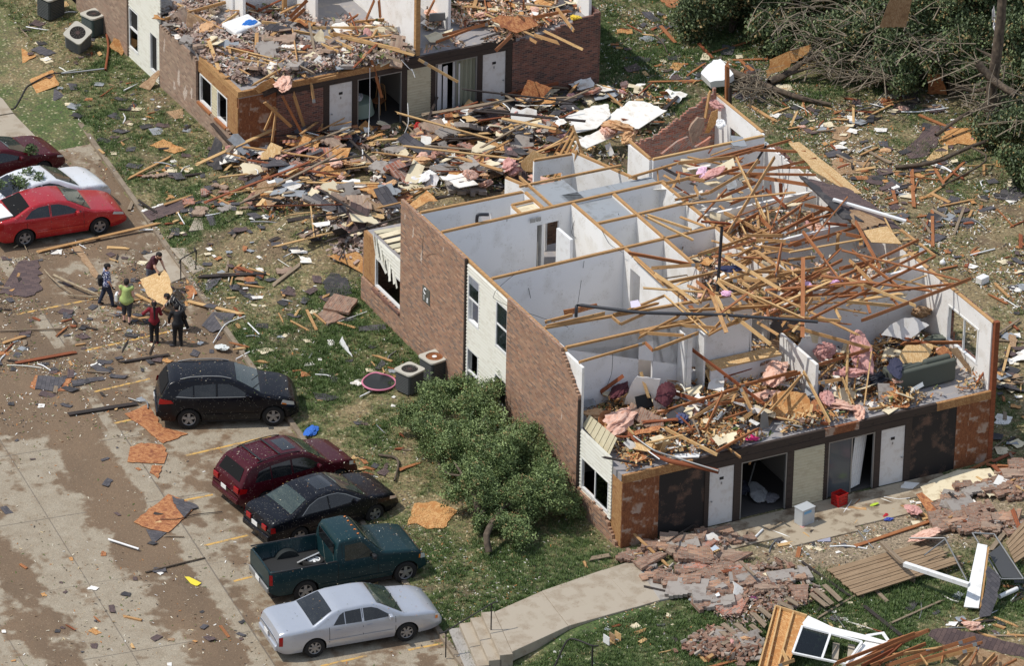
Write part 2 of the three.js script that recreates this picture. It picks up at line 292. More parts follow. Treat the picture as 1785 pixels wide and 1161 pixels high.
// a flat slab with a given outline in plan
function slabPoly(pts, top, thick, mat, name, parent) {
const s = new THREE.Shape(pts.map(([x, z]) => new THREE.Vector2(x, -z))), g = new THREE.ExtrudeGeometry(s, { depth: thick, bevelEnabled: true, bevelSize: 0.012, bevelThickness: 0.012, bevelSegments: 1 });
g.rotateX(-Math.PI / 2); g.translate(0, top - thick - 0.012, 0);
return struct(name, uvm(g), mat, parent);
}
const pp = (u, v, y) => { const p = P(u, v, y); return [p.x, p.z]; };
const inset = (pts, k) => { const cx = pts.reduce((a, p) => a + p[0], 0) / pts.length, cz = pts.reduce((a, p) => a + p[1], 0) / pts.length; return pts.map(([x, z]) => { const l = Math.hypot(x - cx, z - cz); return [cx + (x - cx) * (1 - k / l), cz + (z - cz) * (1 - k / l)]; }); };
{
// walkway from the front of the building down to the car park
const path = new THREE.Group(); path.name = 'path'; path.userData.kind = 'structure'; scene.add(path);
const j = [[[862, 1066], [893, 1136]], [[944, 1030], [991, 1091]], [[1051, 993], [1109, 1058]], [[1104, 976], [1150, 1046]], [[1135, 965], [1212, 1034]]];
for (let i = 0; i < 4; i++) slabPoly(inset([...j[i].map((p) => pp(...p, 0.03)), ...j[i + 1].slice().reverse().map((p) => pp(...p, 0.03))], 0.022), 0.03 + 0.008 * (i % 2), 0.34, i === 3 ? M.concreteGrey : M.concrete, 'paving_slab', path);
// four steps
const a = V3(...P(862, 1066, 0.02).toArray()), b = P(893, 1136, 0.02), t = b.clone().sub(a).normalize(), n = V3(t.z, 0, -t.x); if (n.x > 0) n.negate();
const st = thing('concrete_steps', 'weathered concrete steps from the car park up to the walkway', 'steps');
for (let i = 0; i < 4; i++) {
const d0 = i ? 0.42 + (i - 1) * 0.36 : 0.02, d1 = 0.42 + i * 0.36, c = (k, l) => { const q = a.clone().addScaledVector(t, l).addScaledVector(n, k); return [q.x, q.z]; }, w = a.distanceTo(b);
slabPoly([c(d0 - (i ? 0.03 : 0), -0.02), c(d1, -0.02), c(d1, w + 0.12), c(d0 - (i ? 0.03 : 0), w + 0.12)], 0.02 - i * 0.163, 0.7 - i * 0.15, i > 2 ? M.concreteGrey : M.concrete, 'step', st).userData = {};
}
// courtyard walkway and its steps
const walk = new THREE.Group(); walk.name = 'path_001'; walk.userData.kind = 'structure'; scene.add(walk);
for (const q of [[[352, 352], [420, 318], [470, 318], [476, 345], [400, 372]], [[298, 432], [366, 432], [384, 460], [338, 476]], [[340, 380], [392, 374], [378, 398], [330, 402]], [[250, 445], [292, 434], [335, 478], [300, 492]]]) { const c = G(...q[0]); slabPoly(inset(q.map((p) => pp(...p, c.y + 0.05)), 0.01), c.y + 0.05, 0.25, M.concrete, 'paving_slab', walk); }
const sidewalk = new THREE.Group(); sidewalk.name = 'pavement'; sidewalk.userData.kind = 'structure'; scene.add(sidewalk);
for (const q of [[[-30, 150], [6, 172], [24, 196], [-30, 205]], [[-30, 207], [25, 198], [66, 240], [20, 250], [-30, 250]]]) slabPoly(inset(q.map((p) => pp(...p, LOT + 0.15)), 0.01), LOT + 0.15, 0.2, M.concrete, 'paving_slab', sidewalk);
const patio = new THREE.Group(); patio.name = 'patio'; patio.userData.kind = 'structure'; scene.add(patio);
const C = (x0, z0, x1, z1) => slabPoly([[x0, z0], [x1, z0], [x1, z1], [x0, z1]], 0.035, 0.2, M.concreteDirty, 'paving_slab', patio);
C(2.6, 0.05, 5.2, 1.6); C(5.215, 0.05, 7.7, 2.3); C(7.715, 0.05, 10.2, 2.0); C(10.215, 0.05, 12.2, 1.1);
// railings
const rail = (label, segs, r = 0.022) => { const o = thing('iron_railing', label, 'railing'); segs.forEach((s, i) => mesh(i ? 'post' : 'handrail', tube(s, r, 6), M.iron, o)); return o; };
const onSteps = (u, v) => P(u, v, -0.05), lowS = P(777, 1146, LOT + 0.05);
const p1 = P(856, 1098, 0.02), t1 = p1.clone().add(V3(0, 0.98, 0)), t2 = lowS.clone().add(V3(0, 0.98, 0));
rail('bent black iron handrail beside the concrete steps near the silver sedan', [[t1.clone().add(V3(0.25, 0, 0)), t1, t2, t2.clone().add(V3(-0.25, 0, 0.02))], [p1, t1], [lowS, t2]]);
const q1 = G(1032, 1165), q2 = q1.clone().add(V3(-0.02, 0.85, 0.02)), q3 = G(962, 1172), q4 = P(991, 1114, 0.75);
rail('dark iron railing on the grass at the bottom edge, below the walkway', [[q3, q4, q2, q2.clone().add(V3(0.2, -0.02, 0.03))], [q1, q2]], 0.03);
const r1 = G(316, 489), r2 = G(342, 471), r3 = r1.clone().add(V3(0, 0.85, 0)), r4 = r2.clone().add(V3(0.03, 0.8, 0));
rail('black iron handrail by the courtyard steps behind the group of people', [[r3.clone().add(V3(-0.1, -0.1, 0.1)), r3, r4], [r1, r3], [r2, r4]]);
}

// ---------------------------------------------------------------- building parts
// masonry in a plane: outline (a, y) with toothed steps along broken edges, extruded by the brick's depth
function toothed(top, bottom, a0, a1) {                     // top and bottom are functions of a
const st = 0.1065, ct = 0.0775, n = Math.round(Math.abs(a1 - a0) / st), up = [], dn = [];
for (let i = 0; i < n; i++) { const a = a0 + (a1 - a0) * i / n, b = a0 + (a1 - a0) * (i + 1) / n, m = (a + b) / 2, t = Math.round((top(m) + (rnd() - 0.5) * 0.06) / ct) * ct, q = bottom(m); up.push([a, t], [b, t]); dn.push([a, q], [b, q]); }
return [...up, ...dn.reverse()];
}
function plate2(outline, depth, axis, at, holes = []) {      // axis 'x': plane x = at, outline in (z, y); axis 'z': plane z = at, outline in (x, y)
const s = new THREE.Shape(outline.map(([a, y]) => new THREE.Vector2(a, y)));
for (const [a0, y0, a1, y1] of holes) s.holes.push(new THREE.Path([[a0, y0], [a1, y0], [a1, y1], [a0, y1]].map((p) => new THREE.Vector2(...p))));
const g = new THREE.ExtrudeGeometry(s, { depth, bevelEnabled: false });
if (axis === 'x') { g.rotateY(-Math.PI / 2); g.translate(at, 0, 0); } else g.translate(0, 0, at - depth);
return uvm(g, at * 0.37);
}
const rect = (a0, y0, a1, y1) => [[a0, y0], [a1, y0], [a1, y1], [a0, y1]];
// clapboards, each a board of its own, split by openings [a0, y0, a1, y1]; face looks along -x (plane x) or +z (plane z)
function clapboards(parent, axis, at, a0, a1, y0, y1, holes, mat, top = null, h = 0.128) {
for (let y = y0; y < y1 - 0.02; y += h) {
let segs = [[a0, a1]];
for (const [h0, b0, h1, b1] of holes) if (y + h * 0.5 > b0 && y + h * 0.5 < b1) segs = segs.flatMap(([s0, s1]) => h1 <= s0 || h0 >= s1 ? [[s0, s1]] : [[s0, h0], [h1, s1]].filter(([p, q]) => q - p > 0.02));
for (const [s0, s1] of segs) {
if (top && y > top((s0 + s1) / 2)) continue;
const t = Math.min(h, y1 - y) + 0.012, q = axis === 'x' ? -1 : 1, sh = new THREE.Shape([[0, 0], [0.052 * q, 0], [0.052 * q, 0.012], [0.008 * q, t], [0, t]].map((p) => new THREE.Vector2(...p))), g = new THREE.ExtrudeGeometry(sh, { depth: s1 - s0, bevelEnabled: false });
if (axis === 'x') g.translate(at, y, s0); else { g.rotateY(-Math.PI / 2); const b = new THREE.Box3().setFromBufferAttribute(g.attributes.position); g.translate(s0 - b.min.x, y, at - b.min.z); }
mesh('siding_board', uvm(g, y * 1.7 + s0), mat, parent);
}
}
}
// window in plane x = at (frame, sash bar, panes); open panes are left out where the photograph shows a bare hole
function windowX(parent, at, z0, z1, y0, y1, opt = {}) {
const w = new THREE.Group(); w.name = 'window'; parent.add(w);
const f = 0.06, o = at - 0.045, fr = [bx(o, y0 - 0.05, z0, at + 0.05, y0 + 0.03, z1), bx(o, y1 - 0.04, z0, at + 0.05, y1, z1), bx(o, y0 + 0.031, z0, at + 0.05, y1 - 0.041, z0 + f), bx(o, y0 + 0.031, z1 - f, at + 0.05, y1 - 0.041, z1)];
if (opt.mullion === 'v') fr.push(bx(o + 0.01, y0 + 0.031, (z0 + z1) / 2 - 0.03, at + 0.04, y1 - 0.041, (z0 + z1) / 2 + 0.03));
if (opt.mullion === 'h') fr.push(bx(o + 0.01, (y0 + y1) / 2 - 0.035, z0 + f + .001, at + 0.04, (y0 + y1) / 2 + 0.025, z1 - f - .001));
mesh('frame', merge(fr), M.white, w);
if (opt.sill) mesh('sill', bx(at - 0.16, y0 - 0.14, z0 - 0.05, at - 0.0, y0 - 0.055, z1 + 0.05), opt.sill, w);
for (const [p, q, r, s] of opt.panes ?? []) mesh('pane', bx(at - 0.012, y0 + 0.03 + (y1 - y0 - 0.07) * r, z0 + f + (z1 - z0 - 2 * f) * p, at - 0.006, y0 + 0.03 + (y1 - y0 - 0.07) * s, z0 + f + (z1 - z0 - 2 * f) * q), opt.glass ?? M.glass, w);
return w;
}
// stud wall with drywall on both faces and a double top plate of timber; along x or z
function roomWall(parent, x0, z0, x1, z1, y0, y1, opt = {}) {
const t = 0.055, len = Math.hypot(x1 - x0, z1 - z0), g = plate2(opt.outline ?? rect(0, y0, len, y1), t * 2, 'z', t, opt.holes ?? []), a = Math.atan2(-(z1 - z0), x1 - x0);
const m = mesh('interior_wall', g, opt.mat ?? M.drywallBlue, parent); m.position.set(x0, 0, z0); m.rotation.y = a;
if (!opt.bare) { const p = mesh('wall_plate', merge([bx(0, y1, -0.05, len, y1 + 0.04, 0.05), bx(0.02, y1 + 0.0405, -0.047, len - 0.06, y1 + 0.08, 0.045)]), opt.plate ?? M.pineTan, parent); p.position.copy(m.position); p.rotation.y = a; }
return m;
}
function facadeDoor(parent, x0, x1, y0, y1, z, label, knob = 1) {
const d = mesh('door', bx(x0, y0, z - 0.045, x1, y1, z), M.door, parent); if (label) d.userData.label = label;
const cx = (x0 + x1) / 2; mesh('number_plate', bx(cx - 0.075, y1 - 0.46, z + 0.001, cx + 0.075, y1 - 0.36, z + 0.012), M.metalDark, d); mesh('peephole', bx(cx - 0.022, y1 - 0.64, z + 0.001, cx + 0.022, y1 - 0.55, z + 0.014), M.metalGrey, d);
const hx = knob > 0 ? x1 - 0.09 : x0 + 0.09, k = new THREE.SphereGeometry(0.032, 10, 8); k.translate(hx, y0 + 0.95, z + 0.045); const r = new THREE.CylinderGeometry(0.012, 0.012, 0.05, 8); r.rotateX(Math.PI / 2); r.translate(hx, y0 + 0.95, z + 0.02); mesh('handle', merge([k, r]), M.metalGrey, d);
return d;
}
const FL = 2.72, TP = 5.27;                                  // upper floor and underside of the top plates

// ---------------------------------------------------------------- the front apartment building (only its ground floor still has a front)
const B = thing('apartment_building', 'wrecked two storey brick apartment building in the centre, roof and upper front torn off', 'building', [0, 0, 0], 0, undefined);
{
const W = 14.07, L = 19.68, b = B;
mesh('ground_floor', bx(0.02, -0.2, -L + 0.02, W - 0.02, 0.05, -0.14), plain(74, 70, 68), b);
mesh('upper_floor', merge([bx(0, 2.46, -16, W, FL, 0), bx(0, 2.46, -L, 5.2, FL, -16.001), bx(9.2, 2.46, -L, W, FL, -16.001)]), M.carpet, b);
mesh('back_wall', plate2(toothed(() => 2.4, () => -0.3, 0, W), 0.1, 'z', -L), M.brick, b);
// left facade, masonry veneer
const veneer = (n, z0, z1, top, holes) => mesh('brick_wall', plate2(toothed(top, () => -0.9, z0, z1), 0.1, 'x', -0.02, holes), M.brick, b);
veneer('near', -3.06, -8.32, (z) => z < -4.45 ? 5.42 : 5.42 - (z + 4.45) / 1.39 * 1.2, []);
veneer('far', -11.54, -16.53, () => 5.43, []);
mesh('brick_wall', plate2(toothed((z) => z > -0.9 ? 0.72 * clamp((-0.12 - z) / 0.85) : 0.8, () => -0.9, -3.06, -0.1), 0.1, 'x', -0.02), M.brick, b);
mesh('brick_wall', plate2(toothed((z) => z < -18.6 ? 0.95 : 0.98, () => -0.9, -16.53, -L), 0.1, 'x', -0.02), M.brick, b);
mesh('brick_sill', bx(-0.17, 0.86, -18.72, -0.03, 0.97, -16.54), M.brickDark, b);
// framing behind the veneer
mesh('sheathing', merge([plate2(rect(-16.5, -0.2, -3.07, 5.26), 0.09, 'x', 0.1, [[-11.3, 3.17, -10.55, 4.93], [-9.2, 3.2, -8.4, 4.9], [-11.3, .4, -10.55, 2.1], [-9.2, 1.15, -8.4, 2.12]])]), M.drywall, b);
mesh('wall_plate', merge([bx(0.001, 5.27, -15.6, 0.1, 5.31, -4.3), bx(0.004, 5.311, -15.2, 0.095, 5.35, -4.9), bx(-0.018, 5.275, -11.5, -0.001, 5.345, -8.35)]), M.pineTan, b);
mesh('crown_trim', bx(0.1, 5.2, -15.4, 0.13, 5.3, -4.6), M.white, b);
mesh('corner_trim', bx(-0.13, -0.4, -11.539, -0.035, 5.4, -11.46), M.trimDark, b); mesh('corner_trim', bx(-0.13, 0.7, -3.059, -0.03, 4.1, -3.0), M.trimDark, b);
scuffs(b, -0.1215, [[-15.55, 4.55, 0.5, 0.1], [-14.85, 4.0, 0.75, 0.13], [-16.2, 4.9, 0.3, 0.08], [-15.7, 3.9, 0.14, 0.06], [-4.2, 2.9, 0.3, 0.08], [-13.2, 5.0, 0.3, 0.06]]);
// clapboard bay with four windows
const hs = [[-11.36, 3.17, -10.5, 4.93], [-9.25, 3.2, -8.36, 4.9], [-11.36, 0.35, -10.5, 2.1], [-9.25, 1.13, -8.36, 2.12]];
clapboards(b, 'x', -0.03, -11.45, -8.33, -0.7, 5.25, hs, M.siding);
windowX(b, -0.03, -11.36, -10.5, 3.17, 4.93, { mullion: 'h', panes: [[0, 1, 0.52, 0.8]] });
windowX(b, -0.03, -9.25, -8.36, 3.2, 4.9, { mullion: 'h', panes: [[0, 1, 0, 1]] });
windowX(b, -0.03, -11.36, -10.5, 0.35, 2.1, { mullion: 'h' });
windowX(b, -0.03, -9.25, -8.36, 1.13, 2.12, { panes: [[0, 1, 0, 1]], glass: M.paneDark });
// near window bay: clapboards and a bare window
clapboards(b, 'x', -0.0, -2.98, -0.72, 0.72, 3.2, [[-2.86, 0.9, -0.9, 2.05]], M.siding, (z) => 3.02);
windowX(b, -0.0, -2.86, -0.9, 0.9, 2.05, { mullion: 'v', panes: [[0.5, 1, 0, 1]] });
mesh('bay_frame', merge([bx(0.03, 0.02, -2.97, 0.1, 2.44, -2.87), bx(0.03, 2.06, -2.86, 0.1, 2.44, -0.72), bx(0.03, 0.02, -2.86, 0.1, 0.88, -0.72)]), M.pineTan, b);
mesh('corner_board', bx(-0.012, 0.02, -0.7, 0.1, 2.45, -0.03), M.panelTan, b);
// far window bay: a torn wood strip, loose white siding hanging in front of the window
mesh('corner_board', bx(-0.03, 0.97, -19.66, 0.1, 2.74, -18.72), M.panelTan, b);
clapboards(b, 'x', -0.0, -18.7, -16.55, 2.16, 2.9, [], M.siding);
windowX(b, -0.0, -18.7, -16.56, 1.05, 2.14, {});
for (let i = 0; i < 9; i++) { const z = -18.3 + i * 0.19, g = bx(-0.02, 0, -0.05, 0.0, rr(0.5, 1.1), 0.06), m = mesh('loose_siding', g, M.siding, b); m.position.set(-0.1 - rnd() * 0.12, 2.25 - i * 0.06 + rnd() * 0.15, z); m.rotation.set(-0.75 + rr(-0.2, 0.3), rr(-0.3, 0.3), rr(-0.3, 0.1)); }
for (let i = 0; i < 7; i++) { const m = mesh('roof_board', bx(0.15, 0, -0.14, 2.0, 0.03, 0.14), i % 3 ? M.creamScrap : M.sidingTan, b); m.position.set(0.1, 2.75 + rnd() * 0.05, -19.3 + i * 0.42); m.rotation.set(rr(-.05, .05), rr(-.1, .1), rr(-.04, .05)); }
// house letter plate on the brick
const sg = new THREE.Group(); sg.name = 'letter_plate'; b.add(sg);
mesh('plate', bx(-0.14, 2.34, -14.72, -0.121, 2.94, -14.16), plain(92, 92, 84), sg);
for (const [s, y, z, h] of [['C', 2.66, -14.6, 0.24], ['1', 2.42, -14.64, 0.18], ['8', 2.4, -14.38, 0.2]]) { const g = glyph(s, h); g.rotateY(-Math.PI / 2); g.translate(-0.1415, y, z); mesh('letter', g, M.white, sg); }
// front facade at z = 0
const band = (x0, x1, y0, y1, m, n, d = 0.1, o = 0) => mesh(n, bx(x0, y0, o - d, x1, y1, o), m, b);
band(0.001, 1.36, -0.25, 2.44, M.panelOrange, 'facade_panel'); band(1.363, 3.08, -0.25, 2.44, M.felt, 'facade_panel', 0.1, -0.012);
band(10.96, 12.70, -0.25, 2.44, M.felt, 'facade_panel', 0.1, -0.012); band(12.703, W, -0.25, 2.44, M.panelOrange, 'facade_panel');
for (const [x0, x1] of [[3.083, 3.25], [4.19, 4.44], [6.2, 6.44], [7.62, 7.76], [9.56, 9.78], [10.72, 10.957]]) band(x0, x1, -0.25, 2.2, M.trimDark, 'post', 0.1, 0.02);
band(3.083, 10.957, 2.203, 2.44, M.trimDark, 'lintel', 0.1, 0.03);
for (const [x0, x1, m] of [[0, 2.6, M.panelTan], [2.603, 7.6, M.trimDark], [7.603, 8.9, M.panelOrange], [8.903, 11.9, M.trimDark], [11.903, W, M.panelTan]]) band(x0, x1, 2.443, FL + 0.012, m, 'rim_joist', 0.12, 0.015);
facadeDoor(b, 3.26, 4.18, 0.03, 2.18, -0.02, null, -1); facadeDoor(b, 9.79, 10.71, 0.03, 2.18, -0.02, null, 1);
clapboards(b, 'z', -0.03, 6.45, 7.61, 0.03, 2.2, [], M.sidingTan, null, 0.11);
const frame = (x0, x1) => mesh('door_frame', merge([bx(x0, 0.04, -0.08, x0 + 0.04, 2.19, 0.005), bx(x1 - 0.04, 0.04, -0.08, x1, 2.19, 0.005), bx(x0 + 0.041, 2.15, -0.08, x1 - 0.041, 2.19, 0.005)]), M.metalGrey, b);
frame(4.45, 6.19); frame(7.77, 9.55);
mesh('glass_door', bx(7.82, 0.06, -0.05, 8.66, 2.14, -0.044), phys({ color: rgb(84, 90, 94), roughness: 0.12 }), b);
mesh('door_stile', bx(8.66, 0.06, -0.06, 8.71, 2.14, -0.02), M.metalGrey, b);
const bl = new THREE.Group(); bl.name = 'door_blind'; b.add(bl);
for (let i = 0; i < 6; i++) { const m = mesh('slat', bx(-0.06, 0, -0.006, 0.06, 2.0 - 0.1 * (i % 2), 0.006), M.white, bl); m.position.set(8.74 + i * 0.085, 0.12, -0.14 - 0.03 * i); m.rotation.set(0, 0.5, -0.13 - 0.012 * i); }
// dim ground floor rooms
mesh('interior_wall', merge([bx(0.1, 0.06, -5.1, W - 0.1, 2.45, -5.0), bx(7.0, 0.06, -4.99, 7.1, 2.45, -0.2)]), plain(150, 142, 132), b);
// right facade: inner drywall, outside brick, end post
mesh('interior_wall', plate2(toothed((z) => z > -13 ? 5.26 : z > -16 ? 5.0 : 5.26, () => FL, -0.14, -L), 0.06, 'x', W - 0.05, [[-2.9, 3.35, -0.95, 4.6], [-18.5, 3.4, -17.2, 4.5]]), M.drywall, b);
mesh('wall_plate', merge([bx(W - 0.11, 5.27, -6.2, W + 0.02, 5.31, -0.1), bx(W - 0.11, 5.27, -L, W, 5.31, -16.2)]), M.pineTan, b);
mesh('brick_wall', plate2(toothed((z) => z > -6 ? 5.24 : 4.9 + 0.2 * Math.sin(z * 2), () => -0.3, -0.16, -L), 0.1, 'x', W + 0.11, [[-2.9, 3.35, -0.95, 4.6], [-18.5, 3.4, -17.2, 4.5]]), M.brickDark, b);
mesh('end_post', bx(W - 0.06, -0.2, -0.14, W + 0.12, 5.34, 0.02), M.pineDeep, b);
mesh('window_frame', merge([bx(W - 0.13, 3.3, -2.97, W - 0.01, 3.36, -0.9), bx(W - 0.13, 3.361, -1.0, W - 0.01, 4.6, -0.93), bx(W - 0.13, 3.361, -2.96, W - 0.01, 4.6, -2.89), bx(W - 0.1, 3.361, -1.95, W - 0.03, 4.6, -1.9), bx(W - 0.13, 4.6, -2.97, W - 0.01, 4.66, -0.9)]), M.white, b);
// upper floor rooms
const rw = (...a) => roomWall(b, ...a);
rw(0.12, -15.5, 4.1, -15.47, FL, TP, { mat: M.drywallBlue, holes: [[2.35, 4.3, 2.75, 4.75]] });
rw(0.12, -13.85, 9.0, -14.15, FL, TP, { holes: [[3.75, FL + 0.01, 4.62, 4.75]] });
rw(0.12, -10.0, 9.3, -10.3, FL, TP);
rw(0.12, -6.05, 7.6, -5.5, FL, TP, { mat: M.drywall });
rw(0.12, -4.5, 7.2, -4.55, FL, TP, { holes: [[2.75, FL + 0.01, 3.3, 4.85], [4.4, FL + 0.6, 7.0, TP + .01]] });
rw(5.25, -13.95, 5.28, -10.2, FL, TP, { mat: M.drywall });
rw(5.3, -10.1, 5.33, -6.0, FL, TP, { mat: M.drywall, holes: [[0.5, FL + 0.01, 1.2, 4.8]] });
rw(6.88, -14.0, 6.88, -7.6, FL, TP, { mat: M.drywall });
rw(8.85, -14.1, 8.95, -6.4, FL, TP, { mat: M.drywall });
rw(5.3, -12.2, 6.86, -12.22, FL, TP); rw(6.9, -12.25, 8.85, -12.35, FL, TP);
rw(4.15, -15.4, 4.15, -14.0, FL, TP, { mat: M.drywall }); rw(3.25, -14.7, 4.1, -14.75, FL, TP); rw(3.25, -14.6, 3.25, -13.95, FL, TP, { mat: M.drywall });
rw(4.3, -13.2, 4.32, -12.2, FL, 4.9, { mat: M.white, bare: true }); 
rw(9.35, -17.5, 9.35, -15.9, FL, TP, { mat: M.drywall, outline: [[0, FL], [1.6, FL], [1.6, TP], [0, TP - 0.1]] });
rw(9.4, -15.85, 13.9, -15.9, FL, TP, { plate: M.pine });
rw(9.0, -12.0, 13.9, -12.1, FL, TP - 0.4, { mat: M.drywall, bare: true });
rw(9.2, -9.0, 13.9, -9.2, FL, TP - 0.3, { bare: true }); rw(9.4, -4.7, 14.0, -4.75, FL, TP, { bare: true });
rw(8.3, -4.4, 8.3, -1.9, FL, 4.1, { bare: true, mat: M.drywall });
// hall ceiling boards seen from above
for (const [x0, z0, x1, z1] of [[4.25, -15.9, 5.9, -14.15], [5.2, -14.85, 7.2, -14.2], [7.22, -14.85, 8.8, -14.3], [5.35, -13.95, 6.8, -12.35]]) mesh('ceiling_board', bx(x0, 5.2, z0, x1, 5.215, z1), M.drywallBack, b);
mesh('closet_ceiling', bx(3.32, 5.2, -14.65, 4.08, 5.215, -13.98), M.creamScrap, b);
mesh('joist', bx(4.5, 5.23, -16.6, 4.56, 5.33, -14.0), M.pineTan, b); mesh('joist', bx(4.2, 5.23, -16.0, 8.2, 5.31, -15.92), M.pineTan, b);
// white corner closet in the near room and the doorless opening
mesh('closet', merge([bx(4.35, FL, -4.45, 4.42, TP - 0.2, -3.95), bx(5.05, FL, -4.45, 5.12, TP - 0.3, -3.9), bx(4.43, FL, -4.0, 4.62, TP - 0.25, -3.93)]), M.white, b);
mesh('counter', bx(5.3, 3.6, -4.4, 8.0, 3.66, -3.8), M.osbPale, b); mesh('half_wall', bx(5.3, FL, -3.9, 8.0, 3.59, -3.82), M.drywallBlue, b);
mesh('bathtub', merge([bx(5.4, FL, -11.2, 6.8, 3.1, -11.1), bx(5.4, FL, -12.1, 6.8, 2.85, -11.21)]), M.white, b);
// the veneer that still stands at the back, seen from its rough inner side
const vt = [[1103, 252], [1140, 240], [1165, 222], [1200, 195], [1238, 158]].map((p) => PZ(...p, -19.58)); vt[4].x = 13.95;
mesh('brick_wall', plate2(toothed((x) => { let i = 0; while (i < 3 && x > vt[i + 1].x) i++; return vt[i].y + (vt[i + 1].y - vt[i].y) * (x - vt[i].x) / (vt[i + 1].x - vt[i].x) + 0.16 * (hash(x * 9, 4) - 0.5); }, () => -0.3, vt[0].x, 13.95), 0.1, 'z', -19.58), M.brickInner, b);
// pipes and vents
const pv = (p, r) => mesh('vent_pipe', tube(p, r, 8, 24), M.pipe, b);
pv([P(831, 392, 5.2), P(833, 375, 5.62), P(852, 374, 5.62)], 0.06);
mesh('vent_pipe', tube([P(1250, 508, 4.9), P(1258, 396, 7.3)], 0.055, 8, 2), M.pipe, b);
mesh('vent_pipe', tube([P(1004, 552, 5.1), P(1005, 534, 5.5), P(1012, 532, 5.52), P(1120, 545, 5.55), P(1260, 549, 5.6), P(1425, 561, 5.62)], 0.06, 8, 40), M.pipe, b);
for (const [q, r] of [[[1507, 430], [1512, 396]], [[1320, 278], [1334, 255]]]) mesh('vent_pipe', tube([P(...q, 4.9), P(...r, 5.6)], 0.045, 6, 2), M.pipe, b);
mesh('vent_grille', merge([bx(3.55, 4.95, -13.85, 3.75, 5.1, -13.83), bx(3.8, 4.95, -13.86, 3.97, 5.1, -13.835)]), M.metalGrey, b);
// cables dangling down the walls
for (const q of [[[738, 411, 5.3], [737, 430, 4.6], [736, 450, 4]], [[884, 382, 5.3], [880, 420, 4.2], [876, 474, 3]], [[1008, 362, 5.3], [996, 405, 4.3], [1004, 415, 4.2]], [[919, 472, 5.3], [925, 500, 4.6], [924, 545, 3.6]], [[905, 473, 5.35], [918, 490, 4.9], [925, 520, 4.3]], [[1018, 455, 5.3], [1013, 490, 4.4], [1007, 530, 5.5]], [[1078, 372, 5.3], [1078, 395, 4.6], [1079, 415, 4]], [[1068, 616, 5.2], [1066, 650, 4.3], [1057, 675, 3.8]], [[1048, 400, 5.3], [1062, 425, 5.25], [1085, 440, 5.35]], [[906, 470, 5.3], [860, 520, 5.3], [990, 570, 5.3]]])
mesh('cable', tube(q.map((p) => P(...p)), 0.009, 4), M.black, b);
}
function scuffs(parent, x, list) {                            // chalky scrapes on the masonry, with ragged outlines
for (const [z, y, h, w] of list) { const pts = []; for (let i = 0; i < 18; i++) { const a = i / 18 * 6.283, k = 0.45 + 0.75 * rnd(); pts.push(new THREE.Vector2(Math.cos(a) * w * k * 0.6, Math.sin(a) * h * k * 0.5)); } const g = new THREE.ShapeGeometry(new THREE.Shape(pts)); g.rotateY(-Math.PI / 2); g.rotateX(0.15); g.translate(x, y, z); mesh('scrape', uvm(g), M.mortarPale, parent); }
}
function glyph(s, h) {                                       // raised letter cut from strokes
const t = h * 0.2, box = (x0, y0, x1, y1) => { const g = new THREE.BoxGeometry((x1 - x0) * h, (y1 - y0) * h, 0.012); g.translate((x0 + x1) / 2 * h, (y0 + y1) / 2 * h, 0); return g; };
if (s === 'C') return uvm(new THREE.TorusGeometry(h * 0.42, h * 0.1, 5, 16, 4.7).rotateZ(0.8).translate(h * 0.42, h * 0.5, 0));
if (s === '1') return uvm(merge([box(0.22, 0, 0.42, 1), box(0.08, 0.72, 0.24, 0.86)]));
return uvm(merge([new THREE.TorusGeometry(h * 0.2, h * 0.09, 5, 12).translate(h * 0.3, h * 0.28, 0), new THREE.TorusGeometry(h * 0.17, h * 0.085, 5, 12).translate(h * 0.3, h * 0.72, 0)]));
}

